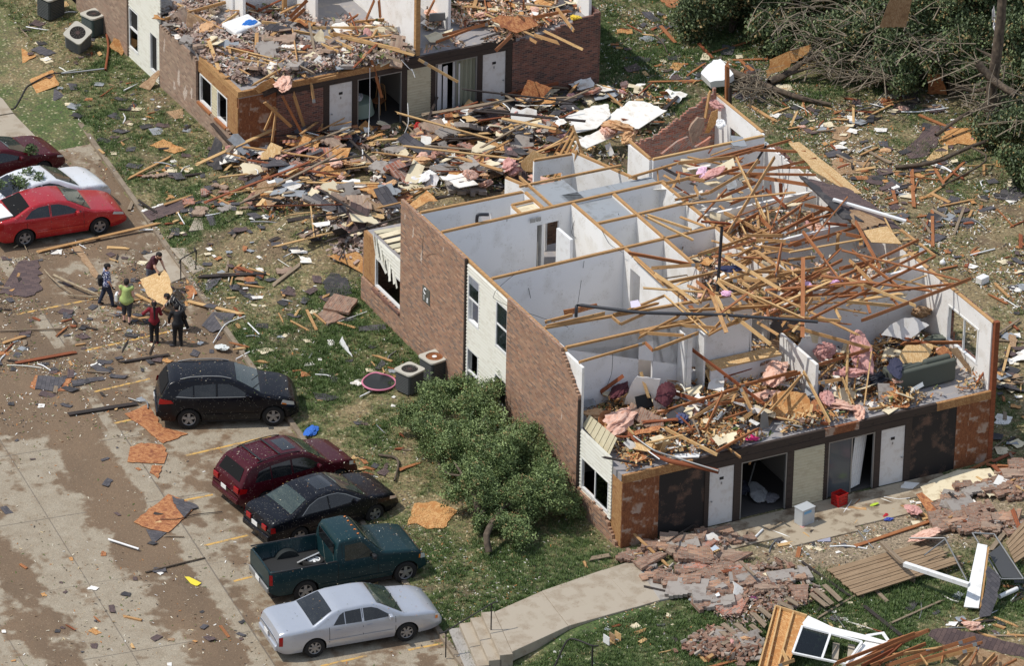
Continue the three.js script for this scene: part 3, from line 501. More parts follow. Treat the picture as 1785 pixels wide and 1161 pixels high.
// ---------------------------------------------------------------- the rear apartment building
const A = thing('apartment_building', 'brick apartment building behind the courtyard, its upper storey flattened into rubble', 'building');
{
const Z = -32, X = 0.75, XR = 15.7, a = A, F = 2.62;
mesh('ground_floor', bx(X + 0.02, -0.2, -52, XR - 0.02, 0.06, Z - 0.14), plain(74, 70, 68), a);
mesh('upper_floor', bx(X, 2.36, -52, XR, F, Z), M.carpet, a);
// left facade
const ven = (z0, z1, top, m) => mesh('brick_wall', plate2(toothed(top, () => -0.6, z0, z1), 0.1, 'x', X - 0.02), m, a);
scuffs(a, X - 0.1215, [[-38.5, 1.8, 0.7, 0.12], [-37.2, 1.0, 0.9, 0.25], [-36.6, 0.6, 0.8, 0.3], [-37.6, 0.5, 0.5, 0.2], [-36.0, 0.9, 0.5, 0.16]]);
ven(-35.6, -38.98, (z) => z > -37.9 ? 2.45 + (-35.6 - z) * 0.02 : 2.45, M.brickDust); ven(-42.05, -47, () => 4.8, M.brickDust);
mesh('brick_wall', plate2(toothed((z) => z > -32.7 ? 0.72 * clamp((-31.95 - z) / 0.7) : 0.78, () => -0.6, -35.6, -32.1), 0.1, 'x', X - 0.02), M.brickDust, a);
clapboards(a, 'x', X - 0.02, -42.0, -39.0, -0.3, 4.2, [[-42.0, 0.3, -41.1, 1.95], [-40.0, 0.2, -39.3, 1.75]], M.siding);
windowX(a, X - 0.02, -41.98, -41.1, 0.3, 1.95, { mullion: 'h', panes: [[0, 1, 0, 0.5]] }); windowX(a, X - 0.02, -40.0, -39.3, 0.2, 1.75, {});
windowX(a, X, -35.42, -34.35, 0.85, 1.95, { sill: M.pineRed }); windowX(a, X, -33.85, -32.95, 0.85, 1.95, { sill: M.pineRed });
clapboards(a, 'x', X, -34.34, -33.86, 0.75, 1.96, [], M.sidingTan);
mesh('bay_board', merge([bx(X - 0.03, 1.97, -35.58, X + 0.1, 2.4, -32.1), bx(X - 0.035, 0.74, -32.94, X + 0.1, 1.969, -32.02)]), M.panelTan, a);
mesh('sheathing', bx(X + 0.02, -0.2, -52, X + 0.1, 2.36, -35.6), M.dark, a); mesh('wall_plate', bx(X - 0.04, 2.41, -35.5, X + 0.14, F + 0.03, -31.98), M.pineTan, a);
// front facade
const band = (x0, x1, y0, y1, m, n, d = 0.1, o = 0) => mesh(n, bx(x0, y0, Z + o - d, x1, y1, Z + o), m, a);
band(X + 0.001, 2.28, -0.3, 2.36, M.panelOrange, 'facade_panel'); mesh('brick_wall', plate2(toothed((x) => 2.2, () => -0.3, 2.283, 4.2), 0.1, 'z', Z + 0.01), M.brickDark, a);
for (const [x0, x1] of [[4.203, 4.45], [5.4, 5.6], [7.45, 7.66], [8.66, 8.84], [10.6, 10.82], [11.8, 12.05]]) band(x0, x1, -0.3, 2.2, M.trimDark, 'post', 0.1, 0.02);
band(2.3, 12.05, 2.203, 2.4, M.trimDark, 'lintel', 0.1, 0.03); band(X, 7.5, 2.403, F + 0.01, M.panelTan, 'rim_joist', 0.12, 0.015); band(7.503, 12.2, 2.403, F + 0.01, M.trimDark, 'rim_joist', 0.12, 0.015);
facadeDoor(a, 4.46, 5.39, 0.03, 2.17, Z - 0.02, null, -1); facadeDoor(a, 10.83, 11.79, 0.03, 2.17, Z - 0.02, null, 1);
clapboards(a, 'z', Z - 0.03, 7.67, 8.65, 0.03, 2.2, [], M.sidingTan, null, 0.11);
const frame = (x0, x1, m) => mesh('door_frame', merge([bx(x0, 0.04, Z - 0.08, x0 + 0.04, 2.19, Z + 0.005), bx(x1 - 0.04, 0.04, Z - 0.08, x1, 2.19, Z + 0.005), bx(x0 + 0.041, 2.15, Z - 0.08, x1 - 0.041, 2.19, Z + 0.005), bx((x0 + x1) / 2 - 0.02, 0.04, Z - 0.07, (x0 + x1) / 2 + 0.02, 2.149, Z - 0.01)]), m, a);
frame(5.61, 7.44, M.metalGrey); frame(8.85, 10.59, M.metalGrey);
const pv = new THREE.Group(); pv.name = 'door_blind'; a.add(pv);
for (let i = 0; i < 4; i++) { const m = mesh('slat', bx(-0.11, 0, -0.006, 0.11, 1.9 - 0.12 * (i % 2), 0.006), M.white, pv); m.position.set(9.1 + i * 0.24 + (i > 1 ? 0.16 : 0), 0.18, Z - 0.16); m.rotation.y = 0.3; }
mesh('curtain', ((g) => { const p = g.attributes.position; for (let i = 0; i < p.count; i++) p.setZ(i, 0.05 * Math.sin(p.getX(i) * 32)); g.computeVertexNormals(); g.translate(10.15, 1.1, Z - 0.14); return uvm(g); })(new THREE.PlaneGeometry(0.84, 2.05, 40, 2)), plain(150, 152, 132), a);
mesh('brick_wall', plate2(toothed((x) => 2.5 + 0.55 * clamp((x - 13) / 2.7), () => -0.4, 12.06, XR), 0.1, 'z', Z + 0.04), M.brickDark, a);
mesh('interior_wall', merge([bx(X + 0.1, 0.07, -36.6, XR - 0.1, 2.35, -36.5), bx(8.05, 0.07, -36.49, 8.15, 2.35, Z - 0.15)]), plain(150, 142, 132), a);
// right wall of the building, towards the trees
mesh('brick_wall', plate2(toothed((z) => 3.0, () => -0.4, -32.0, -52), 0.1, 'x', XR + 0.1), M.brickDark, a);
// what still stands upstairs
const rw = (...q) => roomWall(a, ...q);
rw(8.15, -32.35, 8.15, -38.4, F, 5.6, { mat: M.drywall, bare: true, outline: [[0, F], [6.05, F], [6.05, 5.4], [0, 5.4]] });
mesh('wall_stud', bx(8.07, F, -32.3, 8.25, 5.3, -32.12), M.pineTan, a);
rw(3.3, -38.2, 8.1, -38.3, F, 5.2, { bare: true, outline: [[0, F], [4.8, F], [4.8, 5.3], [1.8, 5.0], [1.7, 4.2], [0, 4.0]] });
rw(5.9, -36.2, 5.9, -38.1, F, 5.1, { mat: M.drywall, bare: true }); rw(3.4, -37.3, 3.5, -39.8, F, 5.0, { mat: M.drywall, bare: true });
rw(10.2, -33.6, 10.25, -38.0, F, 4.6, { mat: M.drywall, bare: true }); rw(8.2, -36.6, 10.2, -36.65, F, 4.6, { bare: true });
rw(15.55, -32.4, 15.55, -40, F, 4.5, { mat: M.drywall, bare: true });
rw(10.4, -40.5, 15.5, -40.5, F, 4.4, { bare: true });
mesh('wall_stud', bx(5.05, F, -37.5, 5.2, 5.0, -37.35), M.pineTan, a);
}

// ---------------------------------------------------------------- vehicles
const KS = 1.075;                                            // the photograph's cars against the doors
function paint(r, g, b, specks, rough = 0.32, metal = 0.25) {
const map = rep(tex(512, 512, (x, y) => { let c = [r, g, b]; const d = fbm(x / 60, y / 60, r + g, 3, 8); c = mixc(c, [120, 108, 92], clamp((d - 0.5) * 0.9) * 0.12); const cx = x / 6 | 0, cy = y / 6 | 0, k = hash(cx, cy, r * 3 + b), k2 = hash(cx, cy, g + 7), k3 = hash(cx, cy, 5), ex = x - cx * 6 - 2.5 - (k2 - 0.5), ey = y - cy * 6 - 2.5 - (k3 - 0.5), in_ = ex * ex * (1 + 2 * k2) + ey * ey * (1 + 2 * k3) < 5; if (in_ && k > 1 - specks * 2.2) c = mixc(c, [222, 214, 192], 0.55 + 0.4 * k3); else if (in_ && k < specks * 0.5) c = mixc(c, [120, 122, 74], 0.7); return c; }), 2.2);
const dk = r + g + b < 170; return phys({ map, roughness: rough, metalness: dk ? 0 : metal, clearcoat: dk ? 0.18 : 0.6, clearcoatRoughness: 0.1, specularIntensity: dk ? 0.4 : 1 });
}
function curve(pts, k = 0.05) {
const f = (x) => { if (x <= pts[0][0]) return pts[0][1]; for (let i = 1; i < pts.length; i++) if (x <= pts[i][0]) { const [a, b] = pts[i - 1], [c, d] = pts[i]; return b + (d - b) * (x - a) / (c - a || 1); } return pts[pts.length - 1][1]; };
return (x) => { let s = 0; for (let i = -3; i <= 3; i++) s += f(x + i * k / 3); return s / 7; };
}
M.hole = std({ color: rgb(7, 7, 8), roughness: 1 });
const wheelGeo = {};
function wheelParts(R, w, style) {
return wheelGeo[[R, w, style]] ??= (() => {
const prof = [[R * 0.62, -w / 2], [R * 0.9, -w / 2], [R * 0.985, -w * 0.4], [R, -w * 0.2], [R, w * 0.2], [R * 0.985, w * 0.4], [R * 0.9, w / 2], [R * 0.62, w / 2]].map((p) => new THREE.Vector2(...p));
const tyre = new THREE.LatheGeometry(prof, 28); tyre.rotateX(Math.PI / 2);
const rims = [], ring = new THREE.TorusGeometry(R * 0.6, R * 0.06, 6, 24); ring.translate(0, 0, w * 0.36); rims.push(ring);
const hub = new THREE.CylinderGeometry(R * 0.17, R * 0.2, 0.05, 14); hub.rotateX(Math.PI / 2); hub.translate(0, 0, w * 0.36); rims.push(hub);
const n = style;
for (let i = 0; i < n; i++) { const s = new THREE.BoxGeometry(R * 0.48, R * (n > 5 ? 0.2 : 0.26), 0.03); s.translate(R * 0.36, 0, w * 0.34); s.rotateZ(i * 2 * Math.PI / n + 0.3); rims.push(s); }
const back = new THREE.CircleGeometry(R * 0.62, 20); back.translate(0, 0, w * 0.2);
return { tyre: uvm(tyre), rim: uvm(merge(rims)), back: uvm(back) };
})();
}
M.tyre = std({ color: rgb(34, 33, 32), roughness: 0.95 });
M.rim = std({ color: rgb(150, 150, 152), roughness: 0.4, metalness: 0.6 });
M.lampRed = phys({ color: rgb(150, 16, 18), roughness: 0.15 }); M.lampClear = phys({ color: rgb(206, 210, 212), roughness: 0.12, metalness: 0.3 }); M.lampAmber = phys({ color: rgb(214, 122, 40), roughness: 0.2 });
M.screen = phys({ map: rep(tex(256, 256, (x, y) => { let c = [46, 58, 54]; const n = fbm(x / 20, y / 60, 71, 4, 1e5); c = mixc(c, [104, 112, 98], clamp((n - 0.4) * 1.6) * 0.6); return hash(x, y, 9) > 0.97 ? [170, 166, 146] : c; }), 1.6), roughness: 0.12, clearcoat: 0.6 });
M.carGlass = phys({ map: rep(tex(256, 256, (x, y) => hash(x, y, 19) > 0.985 ? [150, 146, 130] : mixc([20, 22, 24], [58, 60, 58], clamp((fbm(x / 40, y / 40, 72, 4, 1e5) - 0.45) * 1.6) * 0.7)), 1.4), roughness: 0.1, clearcoat: 0.6 });

function makeCar(o) {
const k = o.ks ?? KS, L = o.L * k, W = o.W * k, car = thing(o.name, o.label, o.category ?? 'car');
const S = (a) => a.map(([x, y]) => [x * k, y * k]);
const top = curve(S(o.top), 0.05 * k), wt = curve(S(o.tumble ?? [[0.2, 0.9 / k], [0.42, 0.985 / k], [0.7, 1 / k], [o.belt, 0.965 / k], [o.H - 0.04, (o.roofW ?? 0.76) / k]]).map(([y, w]) => [y, w]), 0.03);
const R = o.R * k, ra = R * 1.17, xr = o.xr * k, xf = xr + o.wb, sill = o.sill * k;
const plan = (x) => 1 - 0.13 * Math.pow(Math.max(0, 1 - x / (0.55 * k)), 2) - (o.nose ?? 0.2) * Math.pow(Math.max(0, 1 - (L - x) / (0.85 * k)), 2.1);
const hz = (x, y) => W / 2 * plan(x) * wt(y);
const bottom = (x) => { let y = sill + 0.1 * k * Math.pow(Math.max(0, 1 - (L - x) / (0.4 * k)), 2) + 0.16 * k * Math.pow(Math.max(0, 1 - x / (0.35 * k)), 2); for (const c of [xr, xf]) { const d = Math.abs(x - c); if (d < ra) y = Math.max(y, R + Math.sqrt(ra * ra - d * d) * 0.98); } return y; };
const xs = []; for (let i = 0; i <= 60; i++) xs.push(L * i / 60);
for (const c of [xr, xf]) for (const q of [1.001, 0.999, 0.95, 0.85, 0.7, 0.45, 0.2]) xs.push(c - ra * q, c + ra * q);
for (const e of [0.02, 0.05, 0.09]) xs.push(e * k, L - e * k);
const bed = o.bed ? o.bed.map((v) => v * k) : null;          // [start, end, rail, floor]
if (bed) xs.push(bed[0] - 1e-4, bed[0] + 1e-4, bed[1] - 1e-4, bed[1] + 1e-4);
xs.sort((a, b) => a - b);
const NS = 11, half = (x) => {
const inBed = bed && x > bed[0] && x < bed[1], y0 = bottom(x), yt = Math.max(bed && x <= bed[1] ? bed[2] : top(x), y0 + 0.08), r = Math.min(inBed ? 0.01 : (o.round ?? 0.11) * k, (yt - y0) * 0.35), pts = [];
for (let j = 0; j < NS; j++) { const y = y0 + (yt - r - y0) * j / (NS - 1); pts.push([y, hz(x, y)]); }
const zs = hz(x, yt - r);
if (inBed) { pts.push([yt, zs - 0.005], [yt, zs - 0.07 * k]); for (const t of [1, 0.66, 0.33, 0]) pts.push([bed[3], (zs - 0.075 * k) * t]); }
else { for (const a of [0.52, 1.05]) pts.push([yt - r + r * Math.sin(a), zs - r * (1 - Math.cos(a))]); for (const t of [1, 0.66, 0.33, 0]) pts.push([yt + 0.025 * k * (1 - t * t), (zs - r) * t]); }
return pts;
};
const rows = xs.map((x) => { const h = half(x); return [...h.map(([y, z]) => V3(x, y, z)), ...h.slice(0, -1).reverse().map(([y, z]) => V3(x, y, -z))]; });
const n = rows[0].length, pos = [], uv = [], idx = [];
for (const r of rows) { let s = 0; r.forEach((p, i) => { if (i) s += p.distanceTo(r[i - 1]); pos.push(p.x, p.y, p.z); uv.push(p.x, s); }); }
for (let i = 0; i < rows.length - 1; i++) for (let j = 0; j < n - 1; j++) { const a = i * n + j, b = a + 1, c = a + n, d = c + 1; idx.push(a, c, b, b, c, d); }
for (const e of [0, rows.length - 1]) { const c = pos.length / 3, q = rows[e].reduce((a, p) => a.add(p), V3()).divideScalar(n); pos.push(q.x + (e ? 0.03 : -0.03), q.y, 0); uv.push(q.x, 0); for (let j = 0; j < n; j++) { const a = e * n + j, b = e * n + (j + 1) % n; idx.push(...(e ? [a, b, c] : [b, a, c])); } }
let g = new THREE.BufferGeometry(); g.setAttribute('position', new THREE.Float32BufferAttribute(pos, 3)); g.setAttribute('uv', new THREE.Float32BufferAttribute(uv, 2)); g.setIndex(idx); g.computeVertexNormals();
mesh('body', g, o.paint, car);
mesh('underbody', merge([bx(0.25, 0.2 * k, -W / 2 + 0.3, L - 0.25, 0.7 * k, W / 2 - 0.3), bx(0.12, 0.25 * k, -W / 2 + 0.2, xr - ra, 0.5 * k, W / 2 - 0.2), bx(xr + ra, 0.22 * k, -W / 2 + 0.09, xf - ra, 0.6 * k, W / 2 - 0.09)]), M.dark, car);
if (bed) { mesh('bed_liner', bx(bed[0] + 0.03, bed[3] + 0.004, -W / 2 + 0.15, bed[1] - 0.03, bed[3] + 0.02, W / 2 - 0.15), plain(34, 34, 34), car); for (const s of [-1, 1]) mesh('wheel_housing', uvm(new THREE.CylinderGeometry(ra * 0.95, ra * 0.95, 0.24, 20, 1, false, 0, Math.PI).rotateX(Math.PI / 2).rotateZ(Math.PI / 2 + Math.PI / 2 * 0).rotateZ(0).translate(xr, bed[3] - ra * 0.38, s * (W / 2 - 0.26))), plain(30, 36, 36), car); }
// wheels
const wp = wheelParts(R, 0.22 * k, o.spokes ?? 5);
for (const x of [xr, xf]) for (const s of [1, -1]) { const w = new THREE.Group(); w.name = 'wheel'; w.position.set(x, R, s * (W / 2 - 0.13 * k)); if (s < 0) w.rotation.y = Math.PI; car.add(w); mesh('tyre', wp.tyre, M.tyre, w); mesh('rim', wp.rim, M.rim, w); mesh('hub_back', wp.back, M.dark, w); }
// side patches that follow the skin
const side = (name, poly, mat, off = 0.006, s = 1) => {
const sh = new THREE.Shape(poly.map(([x, y]) => new THREE.Vector2(x * k, y * k))); let q = new THREE.ShapeGeometry(sh, 4).toNonIndexed();
for (let it = 0; it < 2; it++) { const p = q.attributes.position.array, out = []; for (let i = 0; i < p.length; i += 9) { const a = p.slice(i, i + 3), b = p.slice(i + 3, i + 6), c = p.slice(i + 6, i + 9), m = (u, v) => [(u[0] + v[0]) / 2, (u[1] + v[1]) / 2, 0], ab = m(a, b), bc = m(b, c), ca = m(c, a); out.push(...a, ...ab, ...ca, ...ab, ...b, ...bc, ...ca, ...bc, ...c, ...ab, ...bc, ...ca); } q = new THREE.BufferGeometry(); q.setAttribute('position', new THREE.Float32BufferAttribute(out, 3)); }
const p = q.attributes.position; for (let i = 0; i < p.count; i++) p.setZ(i, s * (hz(p.getX(i), p.getY(i)) + off)); q.computeVertexNormals();
return mesh(name, uvm(q), mat, car);
};
const both = (...a) => { side(a[0], a[1], a[2], a[3] ?? 0.006, 1); side(a[0], a[1], a[2], a[3] ?? 0.006, -1); };
for (const w of o.windows) both('side_window', w, M.carGlass);
if (o.trim) for (const w of o.trim) both('window_trim', w, M.metalGrey, 0.009);
for (const x of o.seams) both('door_seam', [[x[0] - 0.008, x[1]], [x[0] + 0.008, x[1]], [x[0] + 0.008, x[2]], [x[0] - 0.008, x[2]]], M.black, 0.003);
for (const x of o.handles) both('door_handle', [[x - 0.09, o.belt - 0.14], [x + 0.09, o.belt - 0.13], [x + 0.09, o.belt - 0.095], [x - 0.09, o.belt - 0.1]], o.handleMat ?? o.paint, 0.03);
both('side_moulding', [[xr / k + ra / k + 0.05, 0.5], [xf / k - ra / k - 0.05, 0.5], [xf / k - ra / k - 0.05, 0.54], [xr / k + ra / k + 0.05, 0.54]], o.moulding ?? o.paint, 0.018);
// patches that follow the top: windscreen, rear window, roof glass
const over = (name, xa, xb, t, mat, off = 0.008, t2 = t) => {
const ps = [], N = 10; for (let i = 0; i <= N; i++) { const x = (xa + (xb - xa) * i / N) * k, yt = top(x), r = (o.round ?? 0.11) * k, zs = hz(x, yt - r) - r * 0.6, tt = t + (t2 - t) * i / N, dy = (top(x + 0.02) - top(x - 0.02)) / 0.04, l = Math.hypot(dy, 1); for (let j = 0; j <= N; j++) { const q = (j / N * 2 - 1) * tt; ps.push(x - dy / l * off, yt + 0.025 * k * (1 - Math.min(1, q * q)) + off / l, q * zs); } }
const id = []; for (let i = 0; i < N; i++) for (let j = 0; j < N; j++) { const a = i * (N + 1) + j; id.push(a, a + 1, a + N + 1, a + 1, a + N + 2, a + N + 1); }
const q = new THREE.BufferGeometry(); q.setAttribute('position', new THREE.Float32BufferAttribute(ps, 3)); q.setIndex(id); q.computeVertexNormals(); return mesh(name, uvm(q), mat, car);
};
for (const a of o.over) over(...a);
// ends
const zR = W / 2 * 0.8, endBox = (name, x, y, z, sx, sy, sz, mat, rr_ = 0.02) => { const q = new RoundedBoxGeometry(sx, sy, sz, 2, rr_); q.translate(x, y, z); return mesh(name, uvm(q), mat, car); };
for (const s of [1, -1]) {
if (o.tail) side('tail_light', o.tail, M.lampRed, 0.008, s);
if (o.tailRear) endBox('tail_light', o.tailRear[0] * k, o.tailRear[1] * k, s * (W / 2 * plan(0.02) - o.tailRear[2] * k), 0.06, o.tailRear[3] * k, o.tailRear[4] * k, M.lampRed);
if (o.head) side('headlight', o.head, M.lampClear, 0.01, s);
if (o.amber) side('indicator', o.amber, M.lampAmber, 0.012, s);
const mx = o.mirror[0] * k, my = o.mirror[1] * k, mz = s * (hz(mx, my) + 0.1 * k), q = new RoundedBoxGeometry(0.12 * k, 0.14 * k, 0.2 * k, 2, 0.04); q.translate(mx, my, mz); const st = new THREE.BoxGeometry(0.06, 0.04, 0.12 * k); st.translate(mx, my - 0.04, s * (hz(mx, my) + 0.01)); mesh('wing_mirror', uvm(merge([q, st])), o.mirrorMat ?? o.paint, car);
}
endBox('rear_bumper', 0.0, o.bump[0] * k, 0, 0.12 * k, 0.2 * k, W * 0.84, o.bumpMat ?? o.paint, 0.05); endBox('front_bumper', L - 0.04 * k, o.bump[1] * k, 0, 0.12 * k, 0.16 * k, W * 0.62, o.bumpMat ?? o.paint, 0.05);
endBox('number_plate', -0.075 * k + (o.plateX ?? 0) * k, o.plateY * k, 0, 0.02, 0.15 * k, 0.32 * k, M.white, 0.005);
if (o.rails) for (const s of [1, -1]) mesh('roof_rail', tube([0.12, 0.3, 0.6, 0.8, 0.95].map((t) => { const x = (o.rails[0] + (o.rails[1] - o.rails[0]) * t) * k; return V3(x, top(x) + 0.045 * k * (t > 0.2 && t < 0.9 ? 1 : 0.3), s * (hz(x, top(x) - 0.1 * k) - 0.09 * k)); }), 0.017 * k, 6), o.railMat ?? M.metalDark, car);
for (const x of o.bars ?? []) mesh('roof_bar', uvm(new RoundedBoxGeometry(0.07 * k, 0.03, W * 0.62, 2, 0.012).translate(x * k, top(x * k) + 0.055 * k, 0)), M.metalDark, car);
for (const [x, z, a] of o.wipers ?? []) mesh('wiper', tube([V3(x * k, top(x * k) + 0.045, z * k), V3((x - 0.22) * k, top((x - 0.22) * k) + 0.045, (z + a) * k)], 0.012, 4), M.black, car);
car.userData.dims = undefined; delete car.userData.dims;
// put it down: near-side rear wheel stands at a, near-side front wheel at b
const heading = Math.atan2(-(o.b.z - o.a.z), o.b.x - o.a.x), ox = xr, oz = W / 2 - 0.05;
car.rotation.y = heading; const c = Math.cos(heading), s = Math.sin(heading);
car.position.set(o.a.x - (c * ox + s * oz), LOT, o.a.z - (-s * ox + c * oz));
if (o.lift) car.position.y += o.lift;
return { car, top, hz, k, L, W };
}
const con = (u, v) => P(u, v, LOT);
function fromNose(u, v, wb, over, hd) { const n = con(u, v), d = V3(Math.cos(hd), 0, -Math.sin(hd)), b = n.clone().addScaledVector(d, -over * KS), a = b.clone().addScaledVector(d, -wb); return { a, b }; }
function fromTail(u, v, wb, over, hd) { const n = con(u, v), d = V3(Math.cos(hd), 0, -Math.sin(hd)), a = n.clone().addScaledVector(d, over * KS), b = a.clone().addScaledVector(d, wb); return { a, b }; }
const dist = (p) => p.a.distanceTo(p.b);
{
let p = { a: con(549, 1146), b: con(709, 1118) };
makeCar({ name: 'parked_car', label: 'silver four door sedan, nearest to the concrete steps', ...p, wb: dist(p), L: 5.26, W: 1.86, H: 1.44, belt: 0.94, roofW: 0.74, R: 0.325, xr: 1.16, sill: 0.24, spokes: 7, paint: paint(186, 190, 198, 0.008, 0.3, 0.4),
top: [[0, 0.6], [0.04, 0.86], [0.12, 0.96], [0.3, 0.99], [1.0, 1.02], [1.12, 1.03], [1.72, 1.33], [2.0, 1.41], [2.8, 1.435], [3.1, 1.4], [3.3, 1.34], [3.98, 1.0], [4.1, 0.98], [4.7, 0.92], [5.0, 0.84], [5.18, 0.7], [5.26, 0.5]],
windows: [[[1.75, 0.985], [1.98, 1.24], [2.12, 1.31], [2.12, 0.975]], [[2.15, 0.975], [2.15, 1.315], [2.65, 1.33], [2.65, 0.965]], [[2.73, 0.965], [2.73, 1.33], [3.0, 1.32], [3.18, 1.26], [3.62, 0.98]]], seams: [[1.62, 0.45, 0.95], [2.69, 0.3, 1.33], [3.72, 0.3, 0.95]], handles: [1.9, 2.9],
over: [['rear_window', 1.14, 1.78, 0.93, M.carGlass, 0.01, 0.9], ['windscreen', 3.2, 3.95, 0.9, M.screen, 0.01, 0.96]], tail: [[0.05, 0.55], [0.16, 0.55], [0.17, 0.86], [0.05, 0.84]], head: [[4.98, 0.62], [5.18, 0.6], [5.16, 0.72], [5.0, 0.78]], amber: [[5.0, 0.6], [5.1, 0.59], [5.1, 0.7], [5.01, 0.72]], mirror: [3.55, 1.0], bump: [0.46, 0.42], plateY: 0.68, wipers: [[3.98, -0.3, 0.45], [3.98, 0.25, 0.45]], nose: 0.22 });
// pickup
p = { a: con(533, 1049), b: con(707, 1016) };
const tk = makeCar({ name: 'parked_pickup', category: 'pickup', label: 'dark green pickup with an open bed holding a spare wheel', ...p, wb: dist(p), L: 5.12, W: 1.9, H: 1.80, belt: 1.12, roofW: 0.74, R: 0.37, xr: 1.15, sill: 0.36, spokes: 5, round: 0.09, nose: 0.12, paint: paint(20, 48, 53, 0.01, 0.35, 0.3), bed: [0.07, 2.18, 1.2, 0.72],
top: [[0, 1.2], [2.18, 1.2], [2.19, 1.72], [2.24, 1.8], [2.9, 1.83], [3.08, 1.78], [3.2, 1.7], [3.62, 1.28], [3.72, 1.24], [4.5, 1.15], [4.85, 1.06], [5.02, 0.92], [5.12, 0.6]], tumble: [[0.3, 0.93 / KS], [0.5, 0.99 / KS], [0.9, 1 / KS], [1.15, 0.97 / KS], [1.8, 0.78 / KS]],
windows: [[[2.42, 1.17], [2.46, 1.64], [2.98, 1.66], [3.08, 1.6], [3.42, 1.18]]], seams: [[2.2, 0.45, 1.18], [2.36, 0.42, 1.68], [3.5, 0.42, 1.18]], handles: [2.55], over: [['windscreen', 3.12, 3.6, 0.9, M.screen, 0.012, 0.95]], head: [[4.9, 0.78], [5.06, 0.76], [5.05, 0.9], [4.92, 0.95]], amber: [[4.84, 0.8], [4.9, 0.8], [4.9, 0.92], [4.85, 0.93]], tail: [[0.01, 0.75], [0.1, 0.75], [0.1, 1.1], [0.01, 1.1]], mirror: [3.35, 1.2], mirrorMat: M.metalDark, bump: [0.55, 0.52], bumpMat: M.metalGrey, plateY: 0.62, wipers: [[3.6, -0.3, 0.4]] });
{
const { car, k, W } = tk, cab = 2.19 * k - 0.012;
mesh('rear_window', bx(cab - 0.02, 1.3 * k, -W * 0.33, cab - 0.01, 1.68 * k, W * 0.33), M.carGlass, car); mesh('tailgate_seam', bx(-0.02, 0.66 * k, -W * 0.4, -0.012, 0.68 * k, W * 0.4), M.black, car);
for (let i = 0; i < 5; i++) mesh('roof_lamp', uvm(new THREE.SphereGeometry(0.032, 8, 6).scale(1.4, 0.6, 1).translate(2.98 * k, 1.83 * k + 0.015, (i - 2) * 0.3)), M.lampAmber, car);
mesh('bed_rail', merge([bx(0.05, 1.2 * k, W * 0.46, 2.16 * k, 1.2 * k + 0.025, W * 0.485), bx(0.05, 1.2 * k, -W * 0.485, 2.16 * k, 1.2 * k + 0.025, -W * 0.46)]), M.metalDark, car);
const at = (x, y, z) => car.localToWorld(V3(x, y, z)); car.updateMatrixWorld();
const wpS = wheelParts(0.36, 0.22, 6), sp = thing('spare_wheel', 'spare wheel with a bright steel rim lying in the bed of the green pickup', 'wheel', P(547, 979, LOT + 0.98).toArray()); sp.rotation.x = -Math.PI / 2; mesh('tyre', wpS.tyre, M.tyre, sp); mesh('rim', wpS.rim, M.white, sp); mesh('hub_back', wpS.back, M.metalGrey, sp);
const cr = thing('louvred_shutter', 'small white louvred board leaning by the spare wheel in the pickup bed', 'shutter', P(531, 975, LOT + 0.86).toArray()); cr.rotation.set(0.9, 0.3, 0.1, 'YXZ'); mesh('backing', bx(-0.3, 0, -0.02, 0.3, 0.55, 0.02), M.white, cr); for (let i = 0; i < 4; i++) mesh('slat', bx(-0.25, 0.08 + i * 0.115, 0.021, 0.25, 0.15 + i * 0.115, 0.045), M.paper, cr);
}
// black sedan
p = fromTail(473, 966, 2.75 * KS, 1.02, 0.112);
makeCar({ name: 'parked_car', label: 'black four door sedan between the maroon sport utility and the green pickup', ...p, wb: dist(p), L: 4.72, W: 1.82, H: 1.46, belt: 0.95, roofW: 0.72, R: 0.325, xr: 1.02, sill: 0.24, paint: paint(17, 18, 25, 0.02, 0.3, 0.2),
top: [[0, 0.6], [0.04, 0.88], [0.12, 1.0], [0.3, 1.04], [0.62, 1.06], [0.78, 1.08], [1.4, 1.36], [1.8, 1.45], [2.4, 1.46], [2.8, 1.38], [3.5, 1.02], [3.62, 0.99], [4.2, 0.9], [4.5, 0.8], [4.66, 0.66], [4.72, 0.46]],
windows: [[[1.2, 1.02], [1.45, 1.22], [1.8, 1.34], [2.1, 1.36], [2.1, 0.99]], [[2.16, 0.99], [2.16, 1.36], [2.5, 1.34], [2.75, 1.25], [3.2, 1.0]]], trim: [[[1.1, 1.0], [1.45, 1.245], [1.8, 1.365], [2.2, 1.385], [2.5, 1.365], [2.78, 1.27], [3.26, 1.0], [3.22, 1.0], [2.76, 1.25], [2.5, 1.345], [2.2, 1.365], [1.8, 1.345], [1.46, 1.225], [1.17, 1.01]]], seams: [[1.35, 0.4, 0.98], [2.13, 0.3, 1.36], [3.22, 0.3, 0.98]], handles: [1.5, 2.3],
over: [['rear_window', 0.8, 1.42, 0.92, M.screen, 0.012, 0.88], ['windscreen', 2.72, 3.48, 0.9, M.screen, 0.01, 0.95], ['sunroof', 1.95, 2.55, 0.62, M.carGlass, 0.006]], tail: [[0.02, 0.66], [0.18, 0.68], [0.16, 0.86], [0.03, 0.86]], tailRear: [0.0, 0.76, 0.34, 0.17, 0.26], head: [[4.3, 0.7], [4.62, 0.62], [4.6, 0.72], [4.32, 0.8]], mirror: [3.05, 1.02], bump: [0.46, 0.42], plateY: 0.72, wipers: [[3.5, -0.3, 0.45], [3.5, 0.2, 0.45]] });
// maroon sport utility
p = fromTail(417, 903, 2.86, 0.98, 0.112);
